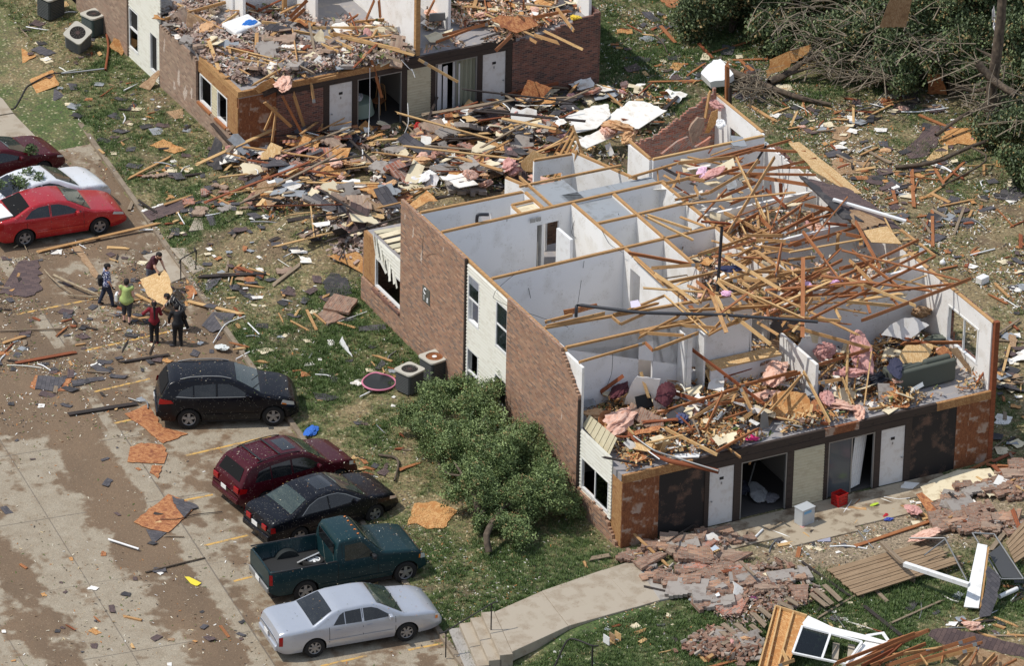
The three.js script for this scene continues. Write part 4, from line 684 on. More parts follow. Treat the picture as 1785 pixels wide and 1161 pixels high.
makeCar({ name: 'parked_suv', category: 'SUV', label: 'maroon sport utility with roof bars, sunroof and a missing rear window', ...p, wb: dist(p), ks: 1, L: 4.72, W: 1.95, H: 1.74, belt: 1.06, roofW: 0.74, R: 0.36, xr: 1.02, sill: 0.3, paint: paint(68, 16, 26, 0.013, 0.28, 0.3),
top: [[0, 0.62], [0.05, 0.98], [0.12, 1.14], [0.42, 1.6], [0.6, 1.68], [1.0, 1.73], [1.9, 1.75], [2.5, 1.7], [2.8, 1.6], [3.5, 1.16], [3.62, 1.12], [4.2, 1.02], [4.48, 0.92], [4.66, 0.74], [4.72, 0.5]],
windows: [[[0.62, 1.15], [0.82, 1.46], [1.25, 1.54], [1.25, 1.12]], [[1.3, 1.12], [1.3, 1.545], [2.05, 1.56], [2.05, 1.09]], [[2.12, 1.09], [2.12, 1.56], [2.55, 1.52], [2.8, 1.42], [3.2, 1.1]]], seams: [[1.28, 0.42, 1.1], [2.09, 0.32, 1.56], [3.28, 0.32, 1.08]], handles: [1.5, 2.3],
over: [['rear_opening', 0.15, 0.4, 0.82, M.hole, 0.012, 0.78], ['windscreen', 2.74, 3.46, 0.9, M.screen, 0.01, 0.95], ['sunroof', 1.98, 2.5, 0.6, M.carGlass, 0.006]], tail: [[0.02, 0.82], [0.26, 0.86], [0.3, 1.0], [0.06, 1.04]], tailRear: [0.03, 0.92, 0.2, 0.2, 0.3], head: [[4.3, 0.8], [4.58, 0.72], [4.56, 0.86], [4.32, 0.93]], amber: [[4.5, 0.76], [4.6, 0.73], [4.58, 0.84], [4.5, 0.87]], mirror: [3.08, 1.14], bump: [0.52, 0.46], plateY: 0.8, rails: [0.6, 2.6], bars: [1.0, 1.75], wipers: [[3.46, -0.3, 0.5], [3.46, 0.25, 0.5]] });
// black sport utility
p = { a: con(330, 748), b: con(477, 743) };
makeCar({ name: 'parked_suv', category: 'SUV', label: 'black sport utility with silver window trim and a missing rear window', ...p, wb: dist(p), L: 4.5, W: 1.84, H: 1.7, belt: 1.08, roofW: 0.72, R: 0.36, xr: 0.98, sill: 0.3, paint: paint(16, 17, 24, 0.013, 0.3, 0.2),
top: [[0, 0.6], [0.05, 0.96], [0.1, 1.12], [0.36, 1.56], [0.55, 1.64], [1.0, 1.69], [1.8, 1.7], [2.3, 1.65], [2.6, 1.54], [3.3, 1.18], [3.42, 1.14], [4.0, 1.04], [4.28, 0.93], [4.44, 0.76], [4.5, 0.5]],
windows: [[[0.62, 1.2], [0.72, 1.34], [1.12, 1.48], [1.12, 1.14]], [[1.17, 1.14], [1.17, 1.49], [1.85, 1.52], [1.85, 1.11]], [[1.92, 1.11], [1.92, 1.52], [2.25, 1.5], [2.55, 1.38], [2.95, 1.12]]], trim: [[[0.56, 1.16], [1.1, 1.115], [2.98, 1.09], [2.98, 1.112], [1.1, 1.138], [0.62, 1.19]]], seams: [[1.14, 0.42, 1.12], [1.88, 0.32, 1.52], [3.05, 0.32, 1.08]], handles: [1.35, 2.1],
over: [['rear_opening', 0.12, 0.36, 0.84, M.hole, 0.012, 0.8], ['windscreen', 2.52, 3.26, 0.9, M.screen, 0.01, 0.95]], tail: [[0.02, 0.9], [0.5, 0.96], [0.42, 1.06], [0.06, 1.1]], head: [[3.92, 0.82], [4.36, 0.72], [4.34, 0.84], [3.98, 0.96]], amber: [[3.94, 0.81], [4.1, 0.77], [4.1, 0.82], [3.96, 0.86]], mirror: [2.85, 1.16], bump: [0.52, 0.46], plateY: 0.78, rails: [0.5, 2.45], railMat: M.metalGrey, wipers: [[3.26, -0.3, 0.5], [3.26, 0.25, 0.5]] });
// red sedan
p = { a: con(45, 431), b: con(175, 410) };
const rd = makeCar({ name: 'parked_car', label: 'bright red sedan with its rear window broken out and a white board on its boot', ...p, wb: dist(p), L: 4.62, W: 1.76, H: 1.44, belt: 0.97, roofW: 0.72, R: 0.335, xr: 0.96, sill: 0.24, paint: paint(176, 26, 34, 0.016, 0.3, 0.2), moulding: undefined,
top: [[0, 0.62], [0.04, 0.92], [0.12, 1.04], [0.3, 1.07], [0.5, 1.08], [0.62, 1.1], [1.2, 1.36], [1.55, 1.43], [2.2, 1.44], [2.6, 1.36], [3.35, 1.0], [3.48, 0.97], [4.1, 0.88], [4.4, 0.77], [4.56, 0.62], [4.62, 0.44]],
windows: [[[0.98, 1.03], [1.25, 1.25], [1.5, 1.33], [1.86, 1.35], [1.86, 1.0]], [[1.93, 1.0], [1.93, 1.35], [2.2, 1.34], [2.5, 1.25], [3.0, 1.0]]], seams: [[1.05, 0.42, 1.0], [1.9, 0.3, 1.35], [3.05, 0.3, 0.98]], handles: [1.25, 2.1],
over: [['rear_opening', 0.62, 1.22, 0.9, M.hole, 0.012, 0.88], ['windscreen', 2.55, 3.32, 0.9, M.screen, 0.01, 0.95]], tail: [[0.04, 0.72], [0.22, 0.78], [0.24, 0.98], [0.06, 1.0]], head: [[4.06, 0.74], [4.5, 0.62], [4.46, 0.72], [4.12, 0.82]], mirror: [2.82, 1.02], bump: [0.48, 0.42], plateY: 0.66, wipers: [[3.3, -0.3, 0.45], [3.3, 0.2, 0.45]] });
// white sedan, mostly behind the red one
p = fromNose(198, 356, 2.75 * KS, 0.98, 0.10);
makeCar({ name: 'parked_car', label: 'white sedan with torn twigs on its roof, between the red and the dark red cars', ...p, wb: dist(p), L: 4.8, W: 1.8, H: 1.42, belt: 0.94, roofW: 0.72, R: 0.33, xr: 1.06, sill: 0.24, paint: paint(226, 228, 230, 0.01, 0.3, 0.05),
top: [[0, 0.6], [0.05, 0.9], [0.14, 1.0], [0.4, 1.03], [0.7, 1.04], [0.84, 1.06], [1.5, 1.34], [1.85, 1.41], [2.45, 1.42], [2.8, 1.35], [3.55, 0.98], [3.66, 0.96], [4.3, 0.88], [4.6, 0.76], [4.75, 0.6], [4.8, 0.44]],
windows: [[[1.25, 1.0], [1.55, 1.22], [1.85, 1.31], [2.1, 1.33], [2.1, 0.97]], [[2.16, 0.97], [2.16, 1.33], [2.45, 1.32], [2.75, 1.22], [3.2, 0.97]]], seams: [[2.13, 0.3, 1.33], [3.26, 0.3, 0.96]], handles: [1.5, 2.3],
over: [['rear_window', 0.86, 1.5, 0.9, M.carGlass, 0.01, 0.86], ['windscreen', 2.76, 3.52, 0.9, M.screen, 0.01, 0.95]], head: [[4.3, 0.72], [4.68, 0.6], [4.66, 0.7], [4.32, 0.8]], tail: [[0.04, 0.7], [0.2, 0.75], [0.2, 0.9], [0.05, 0.92]], mirror: [3.02, 1.0], bump: [0.46, 0.42], plateY: 0.66, wipers: [[3.5, -0.3, 0.45], [3.5, 0.2, 0.45]] });
p = fromNose(118, 301, 2.7 * KS, 0.95, 0.09);
makeCar({ name: 'parked_car', label: 'dark red two door car, farthest up the row of parked cars', ...p, wb: dist(p), L: 4.7, W: 1.8, H: 1.36, belt: 0.94, roofW: 0.7, R: 0.33, xr: 1.03, sill: 0.22, paint: paint(74, 14, 22, 0.015, 0.3, 0.2),
top: [[0, 0.62], [0.05, 0.92], [0.2, 1.02], [0.7, 1.04], [1.5, 1.3], [1.85, 1.35], [2.3, 1.36], [2.65, 1.28], [3.4, 0.98], [3.55, 0.95], [4.2, 0.86], [4.5, 0.74], [4.66, 0.58], [4.7, 0.44]],
windows: [[[1.5, 1.0], [1.75, 1.22], [1.95, 1.26], [1.95, 0.98]], [[2.0, 0.98], [2.0, 1.26], [2.3, 1.25], [2.6, 1.15], [3.05, 0.97]]], seams: [[1.9, 0.3, 0.96], [3.2, 0.3, 0.95]], handles: [2.1],
over: [['rear_window', 0.8, 1.5, 0.9, M.carGlass, 0.01, 0.86], ['windscreen', 2.6, 3.36, 0.9, M.screen, 0.01, 0.95]], head: [[4.3, 0.7], [4.6, 0.6], [4.58, 0.68], [4.32, 0.76]], mirror: [2.9, 1.0], bump: [0.46, 0.42], plateY: 0.66 });
// the white board on the red car's boot
const { car, k } = rd; car.updateMatrixWorld(); const w = car.localToWorld(V3(0.25 * k, 1.12 * k, 0.1)), bd = thing('white_board', 'white board lying on the boot of the bright red sedan', 'board', w.toArray(), car.rotation.y + 0.1); mesh('board', bx(-0.85, 0, -0.5, 0.35, 0.03, 0.6), M.white, bd); mesh('edge_strip', bx(-0.85, -0.07, 0.601, 0.35, 0.03, 0.63), M.metalGrey, bd);
}

// ---------------------------------------------------------------- people
function sdfMesh(bones, box, res, k = 0.03) {               // bones: [p, q, rp, rq]; smooth union, meshed in the box
const [lo, hi] = box, mc = new MarchingCubes(res, M.white, false, false, 160000), f = mc.field, n = res, c = lo.clone().add(hi).multiplyScalar(0.5), h = hi.clone().sub(lo).multiplyScalar(0.5), q = V3();
const B = bones.map(([p, e, r0, r1]) => { const d = e.clone().sub(p); return { p, d, l2: Math.max(1e-9, d.lengthSq()), r0, r1: r1 ?? r0 }; });
for (let z = 0; z < n; z++) for (let y = 0; y < n; y++) for (let x = 0; x < n; x++) {
q.set(c.x + h.x * (x - n / 2) / (n / 2), c.y + h.y * (y - n / 2) / (n / 2), c.z + h.z * (z - n / 2) / (n / 2));
let s = 1e3;
for (const b of B) { const dx = q.x - b.p.x, dy = q.y - b.p.y, dz = q.z - b.p.z, t = clamp((dx * b.d.x + dy * b.d.y + dz * b.d.z) / b.l2), ex = dx - b.d.x * t, ey = dy - b.d.y * t, ez = dz - b.d.z * t, d = Math.sqrt(ex * ex + ey * ey + ez * ez) - (b.r0 + (b.r1 - b.r0) * t), g = Math.max(k - Math.abs(s - d), 0) / k; s = Math.min(s, d) - g * g * k * 0.25; }
f[x + y * n + z * n * n] = -s;
}
mc.isolation = 0; mc.update();
const cnt = mc.count, pos = new Float32Array(cnt * 3); for (let i = 0; i < cnt; i++) { pos[i * 3] = c.x + mc.positionArray[i * 3] * h.x; pos[i * 3 + 1] = c.y + mc.positionArray[i * 3 + 1] * h.y; pos[i * 3 + 2] = c.z + mc.positionArray[i * 3 + 2] * h.z; }
const nor = new Float32Array(cnt * 3); for (let i = 0; i < cnt; i++) { const v = V3(mc.normalArray[i * 3] / h.x, mc.normalArray[i * 3 + 1] / h.y, mc.normalArray[i * 3 + 2] / h.z).normalize(); nor.set([v.x, v.y, v.z], i * 3); }
const g = new THREE.BufferGeometry(); g.setAttribute('position', new THREE.BufferAttribute(pos, 3)); g.setAttribute('normal', new THREE.BufferAttribute(nor, 3));
return uvm(g);
}
const boneBox = (bones, pad = 0.06) => { const b = new THREE.Box3(); for (const [p, q, r, s] of bones) for (const [e, t] of [[p, r], [q, s ?? r]]) { b.expandByPoint(e.clone().addScalar(t)); b.expandByPoint(e.clone().addScalar(-t)); } b.expandByScalar(pad); return [b.min, b.max]; };
const handGeo = (() => {                                     // fingers towards -y, palm facing +x, thumb towards +z
const b = [[V3(0, 0, -0.02), V3(0, -0.075, -0.022), 0.02, 0.022], [V3(0, 0, 0.018), V3(0, -0.075, 0.02), 0.019, 0.02]];
[[-0.034, 0.055], [-0.012, 0.072], [0.01, 0.078], [0.031, 0.068]].forEach(([z, l]) => { const m = V3(0.012, -0.085 - l * 0.55, z * 1.05), e = V3(0.034, -0.085 - l * 0.95, z); b.push([V3(0, -0.08, z), m, 0.0105, 0.0095], [m, e, 0.0095, 0.008]); });
b.push([V3(0.002, -0.03, 0.034), V3(0.012, -0.06, 0.058), 0.012, 0.011], [V3(0.012, -0.06, 0.058), V3(0.026, -0.088, 0.06), 0.011, 0.009]);
return sdfMesh(b, boneBox(b, 0.012), 44, 0.01);
})();
function person(o) {
const H = o.H, t = thing('person', o.label, 'person', o.at.toArray(), o.turn), J = {};
const w = o.wide ?? 1, lean = o.lean ?? 0;                 // lean: forward bend of the trunk, radians
const hip = V3(0, 0.53 * H - (o.drop ?? 0), 0), up = (d, z = 0, f = 0) => V3(hip.x + Math.sin(lean) * d + Math.cos(lean) * f, hip.y + Math.cos(lean) * d - Math.sin(lean) * f, z);
const waist = up(0.1 * H), chest = up(0.22 * H), sh = [-1, 1].map((s) => up(0.285 * H, s * 0.105 * H * w)), neck = up(0.32 * H, 0, 0.01), nod = lean * 0.4 + (o.nod ?? 0.15), head = neck.clone().add(V3(Math.sin(lean * 0.8 + nod) * 0.085 * H, Math.cos(lean * 0.8 + nod) * 0.085 * H, 0));
const hips = [-1, 1].map((s) => V3(hip.x, hip.y - 0.01, s * 0.052 * H * w)), st = o.stride ?? [0.03, -0.03], knees = hips.map((h, i) => V3(h.x + st[i] * 0.55 + 0.03, 0.285 * H - (o.drop ?? 0) * 0.5, h.z * 1.05)), ank = hips.map((h, i) => V3(st[i], 0.05 * H + Math.max(0, -st[i] - 0.12) * 0.3, h.z * 1.15)), toes = ank.map((a) => V3(a.x + 0.13, 0.028, a.z * 1.25));
const elb = [], wri = []; sh.forEach((s, i) => { const sg = i ? 1 : -1, [f, out, bend] = o.arms[i]; const e = s.clone().add(V3(Math.sin(f) * 0.17 * H, -Math.cos(f) * 0.17 * H * Math.cos(out), sg * (Math.sin(out) * 0.17 * H + 0.015))); elb.push(e); wri.push(e.clone().add(V3(Math.sin(f + bend) * 0.15 * H, -Math.cos(f + bend) * 0.15 * H, sg * (o.cross ?? -0.01)))); });
const fat = o.fat ?? 1, body = [[waist, chest, 0.075 * H * fat, 0.082 * H], [neck.clone().add(V3(0, -0.05, 0)), head, 0.033 * H, 0.03 * H], [head.clone().add(V3(-0.008, 0.012, 0)), head.clone().add(V3(0.012, -0.022, 0)), 0.058 * H, 0.05 * H], [head.clone().add(V3(0.06 * H, -0.004 * H, 0)), head.clone().add(V3(0.068 * H, -0.014 * H, 0)), 0.007 * H, 0.009 * H]];
for (const s of [-1, 1]) body.push([head.clone().add(V3(-0.004 * H, 0, s * 0.056 * H)), head.clone().add(V3(-0.004 * H, -0.014 * H, s * 0.055 * H)), 0.01 * H, 0.008 * H]);
for (const i of [0, 1]) body.push([hips[i], knees[i], 0.058 * H * Math.sqrt(fat), 0.034 * H], [knees[i], ank[i], 0.034 * H, 0.022 * H], [ank[i].clone().setY(0.045), toes[i], 0.032, 0.026], [sh[i], elb[i], 0.031 * H * Math.sqrt(fat), 0.024 * H], [elb[i], wri[i], 0.025 * H, 0.017 * H]);
const skin = plain(...(o.skin ?? [206, 160, 132]), { roughness: 0.6 }), parts = [sdfMesh(body, boneBox(body), 84, 0.035)];
for (const i of [0, 1]) { const d = wri[i].clone().sub(elb[i]).normalize(), g = handGeo.clone(); g.scale(1, 1, i ? -1 : 1); g.applyQuaternion(new THREE.Quaternion().setFromUnitVectors(V3(0, -1, 0), d)); g.translate(wri[i].x, wri[i].y, wri[i].z); parts.push(g); }
mesh('body', merge(parts), skin, t);
const e = 0.012, torso = [[waist.clone().lerp(hip, o.shirtLow ?? 0.7), chest, (0.08 * fat + 0.008) * H, 0.088 * H]];
for (const i of [0, 1]) { torso.push([chest.clone().lerp(sh[i], 0.3), sh[i], 0.06 * H, 0.036 * H]); torso.push([sh[i], sh[i].clone().lerp(elb[i], o.sleeve > 1 ? 1 : o.sleeve), 0.037 * H * Math.sqrt(fat), 0.033 * H]); if (o.sleeve > 1) torso.push([elb[i], elb[i].clone().lerp(wri[i], o.sleeve - 1), 0.034 * H, 0.026 * H]); }
torso.push([hips[0].clone().setY(hip.y + 0.02), hips[1].clone().setY(hip.y + 0.02), 0.07 * H * fat, 0.07 * H * fat]);
mesh(o.jacket ? 'jacket' : 'shirt', sdfMesh(torso, boneBox(torso), 56, 0.05), o.shirt, t);
const tr = []; tr.push([hips[0], hips[1], 0.066 * H * fat, 0.066 * H * fat]);
for (const i of [0, 1]) { tr.push([hips[i], knees[i], 0.066 * H * Math.sqrt(fat), 0.046 * H]); const q = o.legs ?? 1; tr.push([knees[i], knees[i].clone().lerp(ank[i], q), 0.046 * H, (q > 0.8 ? 0.036 : 0.044) * H]); }
mesh(o.legs < 0.8 ? 'shorts' : 'trousers', sdfMesh(tr, boneBox(tr), 56, 0.03), o.pants, t);
for (const i of [0, 1]) { const s = [[ank[i].clone().setY(Math.max(0.05, ank[i].y - 0.03)), toes[i].clone().setY(0.04), 0.042, 0.034], [ank[i].clone().add(V3(-0.03, -0.03, 0)), ank[i].clone().add(V3(0, -0.02, 0)), 0.036, 0.04]]; mesh('shoe', sdfMesh(s, boneBox(s, 0.03), 24, 0.02), o.shoes ?? M.black, t); }
const back = V3(-0.012 * H, 0.014 * H, 0), hr = [[head.clone().add(back), head.clone().add(V3(0.012 * H, 0.022 * H, 0)), 0.06 * H, 0.052 * H], [head.clone().add(V3(-0.02 * H, -0.02 * H, 0)), head.clone().add(back), 0.05 * H, 0.058 * H]];
if (o.ponytail) hr.push([head.clone().add(V3(-0.05 * H, 0, 0)), head.clone().add(V3(-0.075 * H, -0.05 * H, 0)), 0.03 * H, 0.028 * H], [head.clone().add(V3(-0.075 * H, -0.05 * H, 0)), up(0.1 * H, 0.01, -0.1 * H), 0.03 * H, 0.014 * H]);
if (o.bun) hr.push([head.clone().add(V3(-0.05 * H, 0.035 * H, 0)), head.clone().add(V3(-0.055 * H, 0.03 * H, 0)), 0.034 * H, 0.03 * H]);
mesh('hair', sdfMesh(hr, boneBox(hr, 0.03), 32, 0.02), plain(...(o.hair ?? [30, 24, 22])), t);
for (const s of [-1, 1]) mesh('eye', new THREE.SphereGeometry(0.007 * H, 8, 6).translate(head.x + 0.052 * H, head.y + 0.004 * H, s * 0.02 * H), M.black, t);
mesh('mouth', new THREE.BoxGeometry(0.004 * H, 0.004 * H, 0.024 * H).translate(head.x + 0.056 * H, head.y - 0.03 * H, 0), plain(150, 86, 78), t);
return { t, sh, hip, wri, elb, chest, H };
}
const feet = (u, v) => P(u, v, LOT);
{
const floral = std({ map: rep(tex(128, 128, (x, y) => { const n = vn(x / 6, y / 6, 5, 21, 21), m = vn(x / 4, y / 4, 9, 32, 32); return n > 0.62 ? [214, 216, 224] : m > 0.7 ? [120, 130, 170] : [38, 46, 92]; }), 0.5) });
const stripe = std({ map: rep(tex(64, 64, (x) => x % 16 < 3 ? [190, 184, 170] : [30, 28, 32]), 0.45), roughness: 0.9 });
const denim = plain(38, 46, 66), black = plain(22, 22, 25), maroon = plain(70, 28, 38), red = plain(122, 22, 34), lime = plain(168, 186, 112);
const a = person({ label: 'woman in a navy floral shirt and jeans walking with a dark shoulder bag', at: feet(187, 533), turn: -0.25, H: 1.68, fat: 1.25, wide: 1.1, shirt: floral, pants: denim, sleeve: 0.8, stride: [-0.24, 0.2], arms: [[-0.2, 0.15, 0.1], [0.15, 0.2, 0.35]], bun: true, nod: 0.3, shirtLow: 1 });
mesh('shoulder_bag', uvm(new RoundedBoxGeometry(0.16, 0.36, 0.3, 3, 0.05).translate(-0.22, 1.02, -0.02)), black, a.t);
mesh('bag_strap', tube([V3(-0.2, 1.15, 0.05), V3(-0.08, 1.44, 0.1), V3(0.08, 1.3, 0.14)], 0.014, 5), black, a.t);
const b = person({ label: 'person in a lime green top and dark knee length shorts with a white handbag', at: feet(222, 563), turn: 0.95, H: 1.74, fat: 1.34, wide: 1.06, shirt: lime, pants: plain(58, 58, 62), sleeve: 0.25, legs: 0.35, stride: [0.05, -0.1], arms: [[0.1, 0.12, 0.4], [0.05, 0.1, 0.3]], hair: [40, 32, 30], skin: [220, 174, 156], shirtLow: 1 });
mesh('handbag', uvm(new RoundedBoxGeometry(0.3, 0.3, 0.12, 3, 0.04).translate(0.06, 0.98, -0.36)), M.white, b.t); mesh('bag_strap', tube([V3(0.16, 1.1, -0.34), V3(0.02, 1.44, -0.2), V3(-0.06, 1.1, -0.34)], 0.012, 5), M.metalGrey, b.t);
person({ label: 'man in a maroon t-shirt stooping to hold the far edge of the wooden sheet', at: feet(264, 505), turn: -1.0, H: 1.72, lean: 0.45, nod: 0.45, shirt: maroon, pants: plain(96, 100, 112), sleeve: 0.55, stride: [0.12, -0.12], arms: [[0.35, 0.2, 0.1], [0.5, 0.2, 0.1]], skin: [208, 164, 140] });
person({ label: 'person in a dark vertically striped shirt bending over the near edge of the wooden sheet', at: feet(316, 577), turn: 2.5, H: 1.7, lean: 0.72, nod: 0.3, drop: 0.04, shirt: stripe, pants: black, sleeve: 0.8, stride: [0.2, -0.22], arms: [[0.8, 0.1, -0.1], [0.7, 0.1, -0.1]], shoes: M.white, skin: [170, 126, 102] });
person({ label: 'woman in a dark red jacket and black trousers with a long dark ponytail', at: feet(270, 598), turn: 1.2, H: 1.66, jacket: true, shirt: red, pants: black, sleeve: 1.85, stride: [0.02, -0.03], arms: [[0.25, 0.7, 0.7], [0.35, 0.2, 0.9]], ponytail: true, shirtLow: 1.1, shoes: plain(110, 26, 36), skin: [176, 132, 108] });
person({ label: 'person dressed all in black standing beside the one in the red jacket', at: feet(311, 603), turn: 1.35, H: 1.6, lean: 0.22, nod: 0.5, wide: 1.15, fat: 1.1, shirt: black, pants: black, sleeve: 1.9, stride: [0.03, -0.04], arms: [[0.3, 0.2, 0.2], [0.2, 0.35, 0.5]], skin: [150, 108, 88], hair: [24, 20, 20] });
}

// ---------------------------------------------------------------- vegetation
const leafGeo = (n, len, wid, spread, s0) => { const out = []; let s = s0; const r = () => hash(s++, s0, 77); for (let i = 0; i < n; i++) { const g = new THREE.BufferGeometry(); g.setAttribute('position', new THREE.Float32BufferAttribute([0, 0, 0, len * 0.5, 0.012, wid, len, 0, 0, 0, 0, 0, len, 0, 0, len * 0.5, 0.012, -wid], 3)); g.computeVertexNormals(); g.rotateX((r() - 0.5) * 2.2); g.rotateZ((r() - 0.5) * 2); g.rotateY(r() * 6.28); g.translate((r() - 0.5) * spread, (r() - 0.5) * spread, (r() - 0.5) * spread); out.push(uvm(g)); } return merge(out); };
const LEAF = leafGeo(9, 0.1, 0.03, 0.22, 3), LEAF2 = leafGeo(9, 0.13, 0.04, 0.5, 9);
M.leaf = std({ color: 0xffffff, roughness: 0.55, side: THREE.DoubleSide });
const mat4 = new THREE.Matrix4(), qt = new THREE.Quaternion(), eu = new THREE.Euler(), col = new THREE.Color();
function instances(name, geo, mat, list, parent) {           // list of [pos, euler, scale, colour]
const m = new THREE.InstancedMesh(geo, mat, list.length); m.name = parent ? name : numbered(name); m.castShadow = m.receiveShadow = true;
list.forEach(([p, e, s, c], i) => { eu.set(...e); m.setMatrixAt(i, mat4.compose(p, qt.setFromEuler(eu), s.isVector3 ? s : V3(s, s, s))); m.setColorAt(i, c); });
(parent ?? scene).add(m); return m;
}
function crownPoints(blobs, n, col0, col1, dead = 0.04, sc = [0.8, 1.5]) {
const out = [], tot = blobs.reduce((a, b) => a + b[3] ** 2, 0);
for (const [x, y, z, r, ry] of blobs) {
const m = Math.round(n * r * r / tot), lumps = Array.from({ length: 7 }, () => { const d = V3(rr(-1, 1), rr(-0.5, 1), rr(-1, 1)).normalize().multiplyScalar(r * rr(0.45, 0.8)); return [d, r * rr(0.28, 0.5)]; });
for (let i = 0; i < m; i++) {
const [c, q] = pick(lumps), d = V3(rr(-1, 1), rr(-1, 1), rr(-1, 1)).normalize().multiplyScalar(q * Math.pow(rnd(), 0.6)), sp = rnd() < 0.14 ? rr(1.1, 1.5) : 1, p = V3(x + (c.x + d.x) * sp, y + (c.y + d.y) * (ry ?? 1) * sp, z + (c.z + d.z) * sp);
if (p.y < surfY(p.x, p.z) + 0.02) p.y = surfY(p.x, p.z) + 0.03 + rnd() * 0.15;
const k = Math.pow(rnd(), 1.3), cc = rnd() < dead ? rgb(150, 128, 84) : col.copy(col0).lerp(col1, k).clone();
out.push([p, [rr(-0.7, 0.7), rr(0, 6.28), rr(-0.7, 0.7)], rr(...sc), cc]);
}
}
return out;
}
const polySpots = (poly, n) => { const us = poly.map((p) => p[0]), vs = poly.map((p) => p[1]), out = []; while (out.length < n) { const u = rr(Math.min(...us), Math.max(...us)), v = rr(Math.min(...vs), Math.max(...vs)); let c = false; for (let i = 0, j = poly.length - 1; i < poly.length; j = i++) { const [a, b] = poly[i], [d, e] = poly[j]; if (b > v !== e > v && u < (d - a) * (v - b) / (e - b) + a) c = !c; } if (c) out.push([u, v]); } return out; };
M.barkGrey = std({ map: rep(tex(128, 128, (x, y) => mulc(mixc([150, 138, 118], [104, 92, 78], vn(x / 6, y / 30, 14)), 0.9 + 0.2 * hash(x, y))), 0.5), roughness: 0.9 });
const gDark = rgb(66, 84, 48), gMid = rgb(112, 130, 80), gLight = rgb(156, 170, 118);
{
// the snapped tree in front of the brick wall
const at = (u, v, y) => P(u, v, y), t = thing('broken_tree', 'leafy green tree snapped near its base and fallen against the brick wall', 'tree', [0, 0, 0]);
const bl = [[782, 712, 1.0, 1.05], [735, 700, 0.7, 0.7], [850, 735, 1.3, 1.15], [815, 780, 1.3, 1.2], [885, 800, 1.4, 1.2], [780, 800, 0.9, 0.95], [860, 845, 1.2, 1.15], [925, 850, 1.2, 1.1], [900, 890, 0.8, 1.1], [955, 885, 0.7, 0.95], [1000, 888, 0.4, 0.5], [755, 765, 0.6, 0.8], [890, 925, 0.45, 0.8], [815, 850, 0.8, 0.9], [845, 885, 0.5, 0.8], [770, 755, 1.1, 1.0], [715, 730, 0.4, 0.6], [920, 800, 1.2, 0.8], [965, 850, 0.9, 0.8], [850, 915, 0.3, 0.5], [840, 700, 1.5, 0.9], [795, 688, 1.3, 0.8], [868, 772, 1.9, 1.05], [905, 768, 1.5, 0.85], [950, 832, 1.4, 0.75], [840, 820, 1.6, 0.9]].map(([u, v, y, r]) => { const p = at(u, v, y); return [p.x, p.y, p.z, r, 0.85]; });
instances('crown', LEAF, M.leaf, crownPoints(bl, 26000, rgb(68, 88, 47), rgb(148, 166, 104), 0.05, [0.5, 0.95]), t).userData.kind = 'stuff';
const g0 = G(842, 925), br = [[g0, at(835, 895, 0.5), at(828, 858, 1.15)], [at(826, 856, 1.1), at(808, 830, 1.2), at(792, 806, 1.3)], [G(853, 962, 0.15), at(848, 935, 0.4), at(880, 880, 0.9), at(910, 830, 1.4)], [at(836, 900, 0.5), at(870, 850, 1.0), at(860, 790, 1.5), at(850, 740, 1.8)], [at(880, 880, 0.9), at(940, 870, 1.1), at(990, 885, 0.6)], [at(808, 830, 1.35), at(780, 825, 1.0), at(760, 800, 0.7)]];
const rad = [[0.15, 0.12], [0.07, 0.03], [0.13, 0.05], [0.08, 0.03], [0.06, 0.02], [0.04, 0.015]];
br.forEach((p, i) => mesh(i ? 'branch' : 'trunk', limb(p, ...rad[i], 8), M.bark, t));
for (let i = 0; i < 7; i++) mesh('splinter', limb([at(826, 858, 1.1).add(V3(rr(-.1, .1), 0, rr(-.1, .1))), at(826, 858, 1.35).add(V3(rr(-.2, .2), rr(0, .15), rr(-.2, .2)))], 0.025, 0.004, 5), M.barkPale, t);
for (let i = 0; i < 34; i++) { const b = pick(bl), p = V3(b[0], b[1] - 0.2, b[2]), q = p.clone().add(V3(rr(-1, 1), rr(0, 0.9), rr(-1, 1)).multiplyScalar(b[3])); mesh('twig', limb([p, p.clone().lerp(q, 0.5).add(V3(0, 0.1, 0)), q], 0.022, 0.006, 4), M.bark, t); }
}
